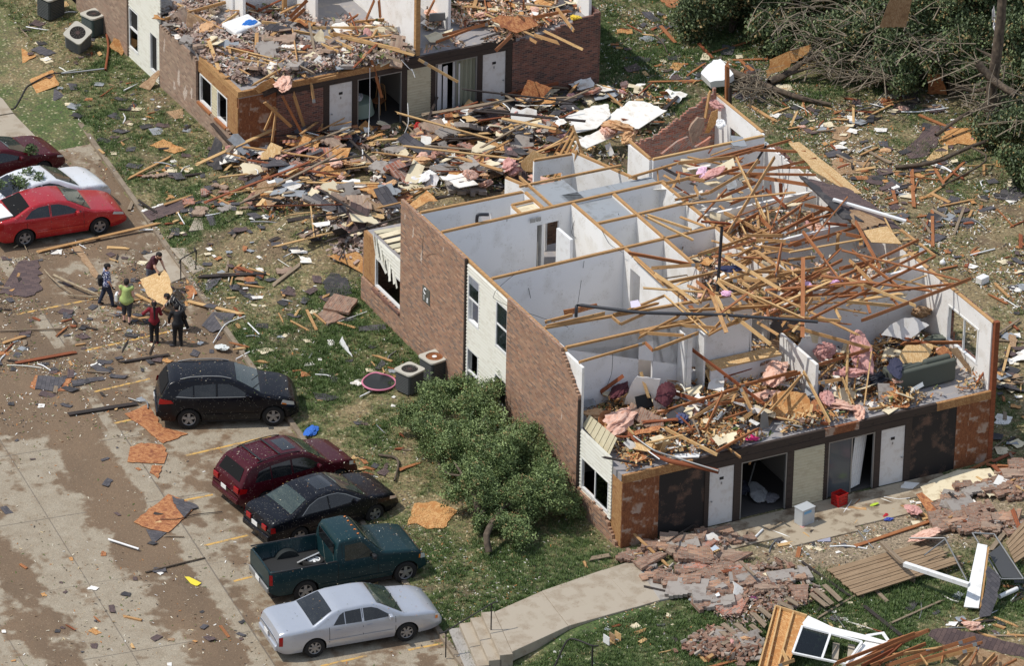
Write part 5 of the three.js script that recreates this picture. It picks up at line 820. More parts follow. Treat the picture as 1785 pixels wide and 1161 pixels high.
{
// the edge of the wood behind
const L = [['round dark shrub at the corner of the lawn behind the rear building', 1225, 62, 2.0, 1.5], ['tall dark bush left of the timber heap in the wood edge', 1275, 55, 2.6, 1.7], ['dark shaded bush above the splintered trunks', 1325, 45, 3.4, 1.9], ['deep green thicket behind the torn plywood', 1395, 40, 3.8, 2.0], ['grey green bush beside the uprooted branches', 1455, 118, 2.2, 1.5], ['pale leaved bush over the fallen branches', 1505, 128, 2.4, 1.6], ['low bush above the white rag on the ground', 1545, 165, 1.6, 1.2], ['bushy crown left of the hanging plywood', 1500, 60, 4.2, 2.0], ['dense bush under the hanging plywood', 1570, 120, 3.0, 1.7], ['bright leaved bush right of the hanging plywood', 1625, 130, 3.2, 1.7], ['shaded bush behind the orange board', 1655, 165, 2.4, 1.4], ['light green bush beside the standing trunk', 1690, 120, 4.0, 1.7], ['bush behind the trunk with the white cloth', 1745, 110, 4.4, 1.9], ['leafy bush at the right edge under the white cloth', 1775, 185, 3.4, 1.6], ['bush at the foot of the standing trunk', 1765, 262, 2.0, 1.3], ['dark tree crown in the top right corner', 1770, 60, 6.0, 2.4], ['dark tree crown above the hanging plywood', 1600, 40, 5.8, 2.4], ['dark tree crown at the top of the wood edge', 1430, 15, 5.2, 2.3], ['shaded crown above the pale leaved bush', 1690, 20, 6.4, 2.4], ['dark undergrowth bush at the right edge', 1790, 330, 1.6, 1.1], ['small leafy bush by the fallen trunk', 1350, 92, 1.3, 1.0]];
for (const [label, u, v, h, r] of L) {
const b = G(u, v), t = thing('shrub', label, 'shrub', b.toArray(), 0, undefined), k = h / 2.4, blobs = []; const n = 3 + Math.round(h * 0.9);
for (let i = 0; i < n; i++) { const a = i * 2.4 + u, q = r * rr(0.2, 0.75); blobs.push([Math.cos(a) * q, h * rr(0.3, 0.85), Math.sin(a) * q, r * rr(0.45, 0.75), 0.9]); }
const shade = rr(0.1, 0.9), c0 = gDark.clone().lerp(rgb(46, 58, 36), 0.5), c1 = gMid.clone().lerp(gLight, shade * 0.6).lerp(rgb(110, 112, 86), rr(0, 0.4));
const pts = []; for (const q of crownPoints(blobs.map(([x, y, z, R, s]) => [x + b.x, y + b.y, z + b.z, R, s]), 1300 + 330 * h, c0, c1, 0.09, [0.6, 1.3])) { q[0].sub(b); pts.push(q); }
stuff(instances('crown', LEAF2, M.leaf, pts, t));
for (let i = 0; i < 9; i++) { const q = pick(blobs); mesh(i ? 'branch' : 'trunk', limb([V3(rr(-.1, .1), -0.1, rr(-.1, .1)), V3(q[0] * 0.4, q[1] * 0.5, q[2] * 0.4), V3(q[0] * 1.4, q[1] * 1.15, q[2] * 1.4)], 0.05 * k + 0.02, 0.015, 6), M.bark, t); }
}
const log = (label, pts, r0, r1, cat = 'branch', nm = 'fallen_branch', m = M.bark) => { const t = thing(nm, label, cat, [0, 0, 0]); pts.forEach((p, i) => mesh(i ? 'side_branch' : 'trunk', limb(p, i ? r0 * 0.45 : r0, i ? r1 * 0.5 : r1, 7), m, t)); return t; };
const g = (u, v, y = 0.1) => G(u, v, y);
log('long fallen trunk across the grass behind the front building', [[g(1268, 122, 0.3), g(1330, 148, 0.3), g(1400, 172, 0.2), g(1448, 182, 0.12)]], 0.17, 0.07, 'tree trunk', 'fallen_log');
log('curved fallen trunk with forked limbs under the torn plywood', [[g(1340, 143, 0.2), g(1372, 128, 0.35), g(1400, 108, 0.7), g(1428, 98, 1.1), g(1470, 82, 1.5)], [g(1372, 130, 0.35), g(1420, 116, 0.6), g(1452, 112, 0.7)], [g(1400, 108, 0.7), g(1430, 60, 1.5), g(1436, 46, 2.0)], [g(1428, 98, 1.1), g(1460, 104, 1), g(1500, 108, 1)]], 0.16, 0.05, 'tree trunk', 'fallen_log');
log('bare grey branch reaching down from the standing trunk to the rubble', [[g(1560, 292, 0.1), g(1630, 282, 0.3), g(1690, 256, 0.5), g(1785, 225, 0.7)], [g(1690, 256, 0.5), g(1720, 275, 0.4), g(1640, 325, 0.1)]], 0.09, 0.06);
log('bare branch hanging over the orange boards at the wood edge', [[g(1630, 236, 0.3), g(1690, 195, 0.8), g(1740, 182, 1.0), g(1790, 165, 1.4)], [g(1690, 195, 0.8), g(1700, 215, 0.4)]], 0.08, 0.06);
log('broken pale branch sticking out left of the standing trunk', [[g(1665, 150, 1.2), g(1700, 158, 1.2), g(1730, 150, 1.6)], [g(1700, 158, 1.2), g(1675, 147, 1.4)]], 0.09, 0.07);
log('thick broken limb slanting across the standing trunk', [[g(1703, 110, 3.0), g(1730, 140, 2.4), g(1770, 165, 2.2)]], 0.16, 0.14);
log('thin bare branch along the top of the fallen brush', [[g(1420, 70, 1.4), g(1480, 66, 1.6), g(1560, 74, 1.4), g(1650, 110, 1.2)]], 0.05, 0.025);
log('dead branch arching over the brush near the white rag', [[g(1535, 142, 0.8), g(1590, 138, 0.9), g(1640, 104, 1.4)]], 0.05, 0.025);
// brushwood: masses of bare twigs at the edge of the wood
for (const [label, poly, n, y] of [['grey tangle of bare twigs above the forked fallen trunk', [[1385, 60], [1480, 50], [1560, 90], [1540, 150], [1420, 130]], 210, 1.2], ['tangle of roots and twigs beside the white foam block', [[1275, 140], [1320, 125], [1345, 165], [1300, 175]], 70, 0.4], ['bare twigs hanging among the bushes near the standing trunk', [[1600, 60], [1690, 60], [1785, 150], [1785, 230], [1690, 190], [1620, 120]], 170, 1.8], ['brown tangled brush along the top of the wood edge', [[1300, 20], [1440, 0], [1640, 10], [1600, 110], [1480, 60], [1340, 70]], 150, 2.4]]) {
const l = []; for (const p of polySpots(poly, n)) { const a = P(p[0], p[1], y * rr(0.5, 1.5)), d = V3(rr(-1, 1), rr(-0.25, 0.6), rr(-1, 1)).multiplyScalar(rr(0.4, 1.1)); l.push(limb([a.clone().sub(d), a.clone().add(V3(rr(-.1, .1), rr(0, .15), rr(-.1, .1))), a.clone().add(d)], rr(0.015, 0.04), 0.007, 4)); }
stuff(tag(mesh('brushwood', merge(l), M.barkGrey), label, 'brushwood'));
}
const st = thing('standing_trunk', 'stripped standing tree trunk with white cloth caught on it', 'tree trunk', G(1722, 228).toArray()); mesh('trunk', limb([V3(0, -0.1, 0), V3(0.03, 1.6, 0), V3(0.12, 3.4, 0.1), V3(0.2, 5.6, 0.1)], 0.24, 0.17, 10), M.bark, st);
for (const [y, a, l] of [[1.2, 0.4, 0.8], [2.4, 2.6, 1.1], [3.0, 4.0, 0.7]]) mesh('stub', limb([V3(0.05, y, 0), V3(Math.cos(a) * l, y + 0.3, Math.sin(a) * l)], 0.07, 0.03, 6), M.bark, st);
// lawn branches and car-park branches
log('dark crooked branch lying on the lawn left of the broken tree', [[g(661, 793), g(690, 798), g(695, 808), g(688, 838)]], 0.05, 0.035);
log('bent dry branch on the car park in front of the walkers', [[g(95, 480, 0.25), g(150, 505, 0.2), g(178, 517, 0.15), g(120, 515, 0.1)], [g(78, 470, 0.2), g(95, 488, 0.25), g(128, 512, 0.2)]], 0.06, 0.03, 'branch', 'fallen_branch', M.barkPale);
log('thin dark bark strip on the car park near the yellow scrap', [[g(255, 998, 0.03), g(300, 986, 0.05), g(358, 972, 0.04)]], 0.04, 0.025);
log('grey bent branch on the lawn beyond the rear building', [[g(1140, 60, 0.1), g(1155, 75, 0.15), g(1163, 92, 0.1)], [g(1110, 42, 0.1), g(1140, 60, 0.12)]], 0.035, 0.02);
log('dry twigs beside the wheel of the red sedan', [[g(25, 432), g(40, 424, 0.15), g(48, 436)]], 0.025, 0.012, 'twigs', 'twig', M.barkPale);
const tw = thing('torn_twigs', 'leafy torn twigs draped over the roof of the white sedan', 'twigs', [0, 0, 0]), tp = P(48, 300, LOT + 1.6); for (const [du, dv] of [[0, 0], [22, 8], [-18, 12], [-50, 22], [-10, 20]]) { const q = P(48 + du, 300 + dv, LOT + 1.58); mesh('twig', limb([q, q.clone().add(V3(rr(-.6, .6), .06, rr(-.3, .3)))], 0.012, 0.005, 4), M.bark, tw); stuff(instances('leaves', LEAF, M.leaf, crownPoints([[q.x, q.y, q.z, 0.18, 0.12]], 13, gDark, gMid, 0), tw)); }
const tw2 = thing('torn_twigs', 'sprig of leaves on the windscreen of the dark red car', 'twigs', [0, 0, 0]); { const q = P(52, 262, LOT + 1.3); mesh('twig', limb([q, q.clone().add(V3(.5, .02, .1))], 0.012, 0.005, 4), M.bark, tw2); stuff(instances('leaves', LEAF, M.leaf, crownPoints([[q.x, q.y, q.z, 0.2, 0.15]], 22, gDark, gMid, 0), tw2)); }
}
// ---------------------------------------------------------------- air conditioner units
function acUnit(label, p, turn, s, o = {}) {
const t = thing('air_conditioner', label, 'air conditioner', p.toArray(), turn), h = 0.78 * s, w = 0.74 * s;
mesh('cabinet', uvm(new RoundedBoxGeometry(w, h, w, 3, 0.1 * s).translate(0, h / 2, 0)), o.mat ?? plain(66, 68, 68), t);
const rings = []; for (let i = 1; i < 12; i++) rings.push(bx(-w / 2 + 0.08, h * i / 13, -w / 2 - 0.008, w / 2 - 0.08, h * i / 13 + 0.018, w / 2 + 0.008), bx(-w / 2 - 0.008, h * i / 13 + 0.001, -w / 2 + 0.08, w / 2 + 0.008, h * i / 13 + 0.019, w / 2 - 0.08));
stuff(mesh('louvre', merge(rings), plain(92, 94, 94), t));
const sh = new THREE.Shape(); const q = w / 2 + 0.03, r = 0.14 * s; sh.moveTo(-q + r, -q); sh.lineTo(q - r, -q); sh.quadraticCurveTo(q, -q, q, -q + r); sh.lineTo(q, q - r); sh.quadraticCurveTo(q, q, q - r, q); sh.lineTo(-q + r, q); sh.quadraticCurveTo(-q, q, -q, q - r); sh.lineTo(-q, -q + r); sh.quadraticCurveTo(-q, -q, -q + r, -q);
const hole = new THREE.Path(); hole.absarc(0, 0, w * 0.4, 0, Math.PI * 2, true); sh.holes.push(hole);
mesh('lid', uvm(new THREE.ExtrudeGeometry(sh, { depth: 0.05, bevelEnabled: true, bevelSize: 0.012, bevelThickness: 0.012, curveSegments: 20 }).rotateX(-Math.PI / 2).translate(0, h, 0)), plain(186, 182, 170), t);
mesh('fan_well', uvm(new THREE.CylinderGeometry(w * 0.4, w * 0.4, 0.02, 24).translate(0, h + 0.012, 0)), o.well ?? M.dark, t);
mesh('fan_hub', uvm(new THREE.CylinderGeometry(w * 0.11, w * 0.11, 0.04, 16).translate(0, h + 0.04, 0)), o.hub ?? plain(70, 52, 48), t);
const gr = []; for (const k of [0.16, 0.24, 0.32, 0.39]) gr.push(new THREE.TorusGeometry(w * k, 0.006, 4, 28).rotateX(Math.PI / 2).translate(0, h + 0.06, 0)); for (let i = 0; i < 6; i++) gr.push(new THREE.BoxGeometry(w * 0.8, 0.01, 0.01).rotateY(i * Math.PI / 6).translate(0, h + 0.052, 0));
stuff(mesh('grille', uvm(merge(gr.map((x) => uvm(x)))), o.gr ?? plain(90, 84, 78), t));
return t;
}
acUnit('air conditioner with an empty dark fan well, in front of the brick wall', G(714, 680), 0.35, 1.0);
acUnit('air conditioner with a rusty orange top, next to the brick wall', G(757, 660), 0.2, 1.05, { well: M.pineRed, hub: M.white, gr: M.pineRed });
acUnit('upright dark air conditioner nearest the top edge, on the rear lawn', G(90, 28), 0.3, 1.1, { mat: plain(56, 60, 58) });
acUnit('greenish air conditioner beside the torn post at the rear building', G(165, 58), 0.3, 1.0, { mat: plain(70, 86, 82) });
{ const t = acUnit('pale grey air conditioner tipped over on the rear lawn', G(138, 80, 0.1), 0.5, 1.05, { mat: plain(120, 124, 122) }); t.rotation.set(0.35, 0.5, 0.25); }

// ---------------------------------------------------------------- storm debris: builders
function place(m, o, dx, up) {                               // o: origin, dx: local x, up: rough local y
const z = dx.clone().cross(up).normalize(), y = z.clone().cross(dx).normalize(); m.position.copy(o); m.quaternion.setFromRotationMatrix(new THREE.Matrix4().makeBasis(dx, y, z)); return m;
}
function beam(p, q, w, h, mat, meta, roll = 0, splinter = 0.5) {
const d = q.clone().sub(p), L = d.length(); d.normalize();
const g = new THREE.BoxGeometry(L, h, w, 1, 1, 1), a = g.attributes.position, off = rnd() * 3;
for (const s of [-1, 1]) { const j = [rnd(), rnd(), rnd(), rnd()].map((v) => v * (rnd() < splinter ? 0.26 : 0.01)); for (let i = 0; i < a.count; i++) if (a.getX(i) * s > 0) { const k = (a.getY(i) > 0 ? 1 : 0) + (a.getZ(i) > 0 ? 2 : 0); a.setX(i, a.getX(i) - s * j[k]); } }
const u = g.attributes.uv, ps = g.attributes.position, nn = g.attributes.normal; for (let i = 0; i < u.count; i++) u.setXY(i, Math.abs(nn.getX(i)) > 0.5 ? ps.getY(i) : ps.getX(i) + off, ps.getZ(i) + ps.getY(i) + off);
g.computeVertexNormals();
const m = mesh(meta.name ?? 'roof_timber', g, mat, meta.parent); tag(m, meta.label, meta.cat ?? 'timber', meta.group);
const up = Math.abs(d.y) > 0.9 ? V3(1, 0, 0) : V3(0, 1, 0); place(m, p.clone().lerp(q, 0.5), d, up); m.rotateX(roll); return m;
}
function jagged(pts, jag, step = 0.16) {                      // torn outline in 2D
const out = []; for (let i = 0; i < pts.length; i++) { const a = pts[i], b = pts[(i + 1) % pts.length], L = a.distanceTo(b), n = Math.max(1, Math.min(9, Math.round(L / step))), torn = rnd() < 0.65; for (let k = 0; k < n; k++) { const p = a.clone().lerp(b, k / n); if (k && torn) p.add(new THREE.Vector2((rnd() - 0.5) * jag, (rnd() - 0.5) * jag)); out.push(p); } } return out;
}
function sheet(world, thick, mat, meta, jag = 0.08) {         // flat board through the given points of the place
const c = world.reduce((a, p) => a.add(p), V3()).divideScalar(world.length), n = V3(); world.forEach((p, i) => { const q = world[(i + 1) % world.length]; n.x += (p.y - q.y) * (p.z + q.z); n.y += (p.z - q.z) * (p.x + q.x); n.z += (p.x - q.x) * (p.y + q.y); });
n.normalize(); if (n.y < 0) n.negate();
const dx = world[1].clone().sub(world[0]); dx.addScaledVector(n, -dx.dot(n)).normalize(); const dz = dx.clone().cross(n), off = rnd() * 2;
const s = new THREE.Shape(jagged(world.map((p) => { const r = p.clone().sub(c); return new THREE.Vector2(r.dot(dx), -r.dot(dz)); }), jag));
const g = uvm(new THREE.ExtrudeGeometry(s, { depth: thick, bevelEnabled: false }).rotateX(-Math.PI / 2).translate(0, -thick / 2, 0), off);
const m = mesh(meta.name, g, mat, meta.parent); if (!meta.parent || meta.label) tag(m, meta.label, meta.parent ? undefined : meta.cat, meta.group); place(m, c, dx, n); return m;
}
const scrapShapes = {};
function scrapGeo(kind, i) {
return scrapShapes[kind + i] ??= (() => {
const s = hash(i, kind.length, 31) * 6, r = () => rr(0.6, 1.25), V = (x, y) => new THREE.Vector2(x, y);
if (kind === 'tuft') { const g = new THREE.IcosahedronGeometry(0.22, 6), p = g.attributes.position, q = V3(); for (let k = 0; k < p.count; k++) { q.fromBufferAttribute(p, k); const f = 0.35 + 1.1 * fbm(q.x * 8 + s, q.z * 8 + q.y * 11, i, 2) + 0.35 * vn(q.x * 34 + s, q.z * 34 + q.y * 30, i + 3); p.setXYZ(k, q.x * f * 1.5, q.y * f * 0.5, q.z * f); } g.computeVertexNormals(); return uvm(g, s); }
if (kind === 'slab') { const w = rr(0.25, 0.55), h = rr(0.14, 0.3), pts = toothed(() => h + (rnd() - 0.5) * 0.16, () => -h + (rnd() - 0.5) * 0.16, -w, w).map((p) => V(...p)); return uvm(new THREE.ExtrudeGeometry(new THREE.Shape(pts), { depth: 0.09, bevelEnabled: false }).rotateX(-Math.PI / 2).translate(0, -0.045, 0), s); }
const w = 0.32 * r(), h = 0.2 * r(), t = kind === 'shingle' ? 0.012 : 0.016, pts = jagged([V(-w, -h), V(w * 0.9, -h * r()), V(w * r(), h), V(-w * 0.8, h * r())], kind === 'shingle' ? 0.05 : 0.12, 0.13);
const g = new THREE.ExtrudeGeometry(new THREE.Shape(pts), { depth: t, bevelEnabled: false }).rotateX(-Math.PI / 2), p = g.attributes.position, b = kind === 'shingle' ? rr(-0.25, 0.5) : rr(-0.08, 0.12); for (let k = 0; k < p.count; k++) p.setY(k, p.getY(k) + b * p.getX(k) ** 2); g.computeVertexNormals(); return uvm(g, s);
})();
}
const KINDS = {
timber: { name: 'timber_offcut', cat: 'timber', cols: [[M.pine, 'pale'], [M.pineTan, 'tan'], [M.pineRed, 'reddish'], [M.pineDeep, 'dark red brown'], [M.pineGrey, 'grey'], [M.charred, 'blackened']] },
truss: { name: 'truss_member', cat: 'timber', cols: [[M.pine, 'pale'], [M.pineTan, 'tan'], [M.pineRed, 'reddish'], [M.pineRed, 'reddish'], [M.pineTan, 'tan']] },
shingle: { name: 'shingle_scrap', cat: 'shingle', cols: [[M.shingle, 'charcoal'], [M.shingleBrown, 'brown'], [M.paper, 'black']] },
board: { name: 'board_scrap', cat: 'board', cols: [[M.osb, 'yellow brown'], [M.osbRed, 'orange'], [M.osbTan, 'grey brown'], [M.osbPale, 'pale']] },
drywall: { name: 'drywall_scrap', cat: 'drywall', cols: [[M.drywallScrap, 'white'], [M.creamScrap, 'cream'], [M.drywallBack, 'grey']] },
tuft: { name: 'insulation_tuft', cat: 'insulation', cols: [[M.pink, 'pink'], [M.pinkRose, 'rose'], [M.tanInsul, 'tan']] },
slab: { name: 'brick_chunk', cat: 'masonry', cols: [[M.brickSlab, 'red'], [M.brickInner, 'mortar smeared'], [M.mortar, 'grey']] },
strip: { name: 'trim_strip', cat: 'trim', cols: [[M.white, 'white'], [M.siding, 'cream'], [M.metalGrey, 'grey']] },
};
const inPoly = (poly, x, y) => { let c = false; for (let i = 0, j = poly.length - 1; i < poly.length; j = i++) { const [a, b] = poly[i], [d, e] = poly[j]; if (b > y !== e > y && x < (d - a) * (y - b) / (e - b) + a) c = !c; } return c; };
const carFoot = []; scene.traverse((o) => { if (/^parked_/.test(o.name)) { const b = new THREE.Box3().setFromObject(o); b.expandByScalar(0.15); carFoot.push(b); } });
function spots(poly, n, level) {
const us = poly.map((p) => p[0]), vs = poly.map((p) => p[1]), out = []; let guard = 0;
while (out.length < n && guard++ < n * 90) {
const u = rr(Math.min(...us), Math.max(...us)), v = rr(Math.min(...vs), Math.max(...vs)); if (!inPoly(poly, u, v)) continue;
const p = level === undefined ? G(u, v) : P(u, v, level);
if (fbm(p.x * 0.55 + 3, p.z * 0.55, 88, 3) + 0.3 * (fbm(p.x * 2, p.z * 2, 89, 2) - 0.5) < 0.3 + rnd() * 0.38) continue;
if (level === undefined && carFoot.some((b) => p.x > b.min.x && p.x < b.max.x && p.z > b.min.z && p.z < b.max.z)) continue;
if (level === undefined && p.x > -0.25 && p.x < 14.3 && p.z < 0.1 && p.z > -19.9) continue;
if (level === undefined && p.x > 0.5 && p.x < 16 && p.z < -31.9) continue;
out.push(p);
}
return out;
}
// what stands where, to say which piece is meant
const MARKS = [['the red sedan', 100, 370], ['the white sedan', 120, 310], ['the dark red car', 50, 265], ['the walking group', 225, 525], ['the lifted wooden sheet', 275, 500], ['the black sport utility', 395, 690], ['the maroon sport utility', 500, 830], ['the black sedan', 560, 895], ['the green pickup', 585, 970], ['the silver sedan', 610, 1080], ['the concrete steps', 840, 1110], ['the walkway', 1000, 1040], ['the broken tree', 860, 810], ['the trampoline', 661, 670], ['the two air conditioners', 735, 655], ['the red brick slabs', 595, 540], ['the black felt sheet', 590, 500], ['the courtyard railing', 330, 460], ['the broken walkway slab', 350, 400], ['the brown shingled board', 298, 365], ['the standing black felt', 380, 270], ['the split plywood', 75, 145], ['the cracked orange board', 40, 97], ['the tipped air conditioner', 138, 75], ['the rear corner window', 380, 175], ['the left rear door', 594, 200], ['the broken sliding door', 660, 180], ['the rear siding panel', 730, 175], ['the rear curtain door', 800, 160], ['the right rear door', 860, 145], ['the leaning dark red board', 925, 165], ['the mattress', 425, 55], ['the tall white wall stub', 735, 50], ['the rough orange board', 900, 42], ['the rear right brick wall', 980, 110], ['the yellow stuffing', 1002, 30], ['the pink and white sheet', 735, 315], ['the charred beam', 590, 380], ['the orange sheathing board', 600, 460], ['the orange board on the hollow', 580, 300], ['the torn yellow board', 932, 280], ['the leaning stud wall', 985, 280], ['the white ceiling slab', 1070, 205], ['the brick veneer', 1165, 220], ['the corner post', 1268, 180], ['the foam block', 1250, 130], ['the forked trunk', 1390, 120], ['the long fallen trunk', 1350, 155], ['the ribbed cream panel', 1547, 172], ['the ragged orange board', 1680, 240], ['the standing trunk', 1720, 200], ['the grey branch', 1640, 285], ['the pink brown board', 1484, 288], ['the tan sheathing strip', 1430, 290], ['the drooping roof edge', 1490, 350], ['the yellow roof panel', 1540, 410], ['the white gutter', 1515, 368], ['the white crate', 1711, 490], ['the far window', 1680, 570], ['the upright red plank', 1625, 396], ['the standing vent pipe', 1254, 450], ['the fallen vent pipe', 1130, 545], ['the tall white board', 1410, 612], ['the striped white board', 1575, 575], ['the sofa', 1610, 660], ['the big orange board', 1375, 705], ['the hanging insulation', 1497, 720], ['the arched mirror', 1331, 735], ['the backpack', 1188, 730], ['the brick panel', 1127, 725], ['the leaning white board', 1120, 680], ['the bent brown fascia', 1170, 805], ['the tan siding panel', 1045, 755], ['the left front door', 1257, 870], ['the open front room', 1330, 860], ['the red crate', 1462, 870], ['the plastic bin', 1400, 897], ['the violet card', 1513, 903], ['the cream plasterboard', 1670, 845], ['the right front door', 1553, 800], ['the deck', 1560, 990], ['the tall white panel', 1700, 1005], ['the screen door', 1745, 975], ['the fence pickets', 1300, 1075], ['the round brick slab', 1270, 1055], ['the fallen window panel', 1430, 1120], ['the curling roof slab', 1720, 1115], ['the cardboard carton', 1067, 1115], ['the orange red board', 290, 895], ['the torn-edged orange sheet', 258, 790], ['the white gutter piece', 217, 947], ['the big brown shingle sheet', 45, 485], ['the speckled shingle panel', 90, 668]];
const pxOf = (p) => { const d = p.clone().sub(EYE), z = d.dot(fwd); return [d.dot(rgt) / z * FOCAL + PW / 2, PH / 2 - d.dot(upv) / z * FOCAL]; };
function near(p) { const [u, v] = pxOf(p); let b = 1e9, m; for (const q of MARKS) { const d = Math.hypot(u - q[1], v - q[2]); if (d < b) { b = d; m = q; } } const dx = u - m[1], dy = v - m[2], far = b > 95 ? 'well ' : ''; return (Math.abs(dx) > Math.abs(dy) * 1.1 ? (dx < 0 ? `${far}left of ` : `${far}right of `) : dy < 0 ? `${far}behind ` : `${far}in front of `) + m[0]; }
const loose = new THREE.Group(), POOL = {};                     // pieces waiting: the 300 largest of a kind become things, the rest one mass
function keep(K, m, size, label, group) { const [u, v] = pxOf(m.position); if (u < -30 || u > PW + 30 || v < -30 || v > PH + 30) { m.removeFromParent(); return; } tag(m, label, K.cat, group); (POOL[K.name] ??= []).push([m, size]); }
function settle() {
for (const [name, list] of Object.entries(POOL)) {
list.sort((a, b) => b[1] - a[1]);
for (const [m] of list.slice(0, 298)) { m.name = numbered(name); scene.add(m); }
const by = new Map(); for (const [m] of list.slice(298)) { m.updateMatrix(); const g = m.geometry.clone().applyMatrix4(m.matrix); if (!by.has(m.material)) by.set(m.material, []); by.get(m.material).push(g); m.removeFromParent(); }
if (by.size) { const mats = [...by.keys()], g = mergeGeometries(mats.map((k) => merge(by.get(k))), true); stuff(tag(mesh(name + '_mass', g, mats), `smallest ${name.replace('_', ' ')} pieces strewn through all the debris`, 'debris')); }
}
}
function scatter(place_, poly, counts, o = {}) {
for (const [kind, n] of Object.entries(counts)) {
const K = KINDS[kind], cols = o.tint?.[kind] ?? K.cols;
for (const p of spots(poly, n, o.level)) {
const [mat, cname] = cols[Math.floor(Math.pow(rnd(), 1.2) * cols.length)], pile = (o.pile ?? 0) * rnd(), group = `${K.cat} pieces ${place_}`;
let m, size, label;
if (kind === 'timber' || kind === 'truss') {
const L = (kind === 'truss' ? 1.2 : 0.35) + Math.pow(rnd(), kind === 'truss' ? 1.2 : 2.2) * (o.long ?? 2.2), a = o.dir !== undefined && rnd() < 0.6 ? pick([].concat(o.dir)) + rr(-0.25, 0.25) : rnd() * 6.28, d = V3(Math.cos(a), (rnd() - 0.5) * (pile > 0.1 ? 0.5 : 0.06), Math.sin(a)).multiplyScalar(L / 2), wd = pick([0.09, 0.09, 0.14, 0.045]), lift = V3(0, 0.03 + pile + Math.abs(d.y), 0);
m = beam(p.clone().sub(d).add(lift), p.clone().add(d).add(lift), wd, 0.04, mat, { name: K.name, parent: loose }, rr(-0.2, 0.2)); size = Math.sqrt(L * 0.12); label = `${L > 1.2 ? 'long' : L > 0.6 ? 'short' : 'stubby'} ${cname} ${kind === 'truss' ? 'truss timber' : 'timber'}`;
} else if (kind === 'strip') {
const L = rr(0.4, 1.3), a = rnd() * 6.28, d = V3(Math.cos(a), 0, Math.sin(a)).multiplyScalar(L / 2); m = mesh(K.name, tube([d.clone().negate(), V3(rr(-.08, .08), 0.03, rr(-.08, .08)), d], 0.02 + rnd() * 0.015, 4, 5), mat, loose); m.position.copy(p).add(V3(0, 0.02 + pile, 0)); size = Math.sqrt(L * 0.05); label = `${L > 0.85 ? 'long' : 'short'} bent ${cname} strip`;
} else {
const s = (o.size ?? 1) * (kind === 'slab' ? Math.exp(rr(-0.75, 0.45)) : kind === 'tuft' ? rr(0.35, 0.85) : Math.exp(rr(-0.7, 0.5))); m = mesh(K.name, scrapGeo(kind, Math.floor(rnd() * 14)), mat, loose); size = s * 0.5;
label = `${s > 1.1 ? 'large' : s > 0.65 ? 'middling' : 'small'} ${cname} ${{ shingle: 'shingle scrap', board: 'sheathing scrap', drywall: 'plasterboard piece', tuft: 'insulation tuft', slab: 'brickwork chunk' }[kind]}`;
m.position.copy(p).add(V3(0, 0.02 + pile + (kind === 'slab' ? 0.05 : kind === 'tuft' ? 0.04 : 0) * s, 0)); const tl = pile > 0.08 ? 0.5 : 0.1; m.rotation.set(rr(-tl, tl), kind === 'slab' && o.align !== undefined ? o.align + rr(-0.4, 0.4) : rnd() * 6.28, rr(-tl, tl)); m.scale.setScalar(s); if (kind === 'slab' && o.flat) { m.rotation.x *= 0.45; m.rotation.z *= 0.45; }
}
m.userData = {}; keep(K, m, size, `${label} ${near(m.position)}`, group);
}
}
}
const T = 3.871;                                             // enlargement at which the heap was surveyed
const TONES = [[M.pine, 'pale'], [M.pineTan, 'tan'], [M.pineRed, 'reddish'], [M.pineDeep, 'dark red brown'], [M.pineGrey, 'weathered grey']];
function truss(ox, oy, y, list, where, group, o = {}) {
list.forEach(([x1, y1, x2, y2, t, ya, yb]) => {
const a = (ya ?? y) + rr(-0.1, 0.14), b = (yb ?? y) + rr(-0.1, 0.14), p = P(ox + x1 / T, oy + y1 / T, a), q = P(ox + x2 / T, oy + y2 / T, b), L = p.distanceTo(q);
beam(p, q, 0.045, o.h ?? rr(0.09, 0.135), TONES[t][0], { label: `${L > 4 ? 'very long' : L > 2.2 ? 'long' : L > 1.2 ? 'middling' : 'short'} ${TONES[t][1]} roof timber ${near(p.clone().lerp(q, 0.5))}`, group }, rr(-0.5, 0.5), 0.35); const m = scene.children[scene.children.length - 1];
if (rnd() < 0.3) { const g = mesh('gusset_plate', GUSSET, M.metalGrey, m); g.position.x = (rnd() < 0.5 ? -1 : 1) * L * rr(0.3, 0.46); }
});
}
const GUSSET = bx(-0.07, -0.055, -0.027, 0.07, 0.055, 0.027);
const RT = 'broken roof timbers on the front building';
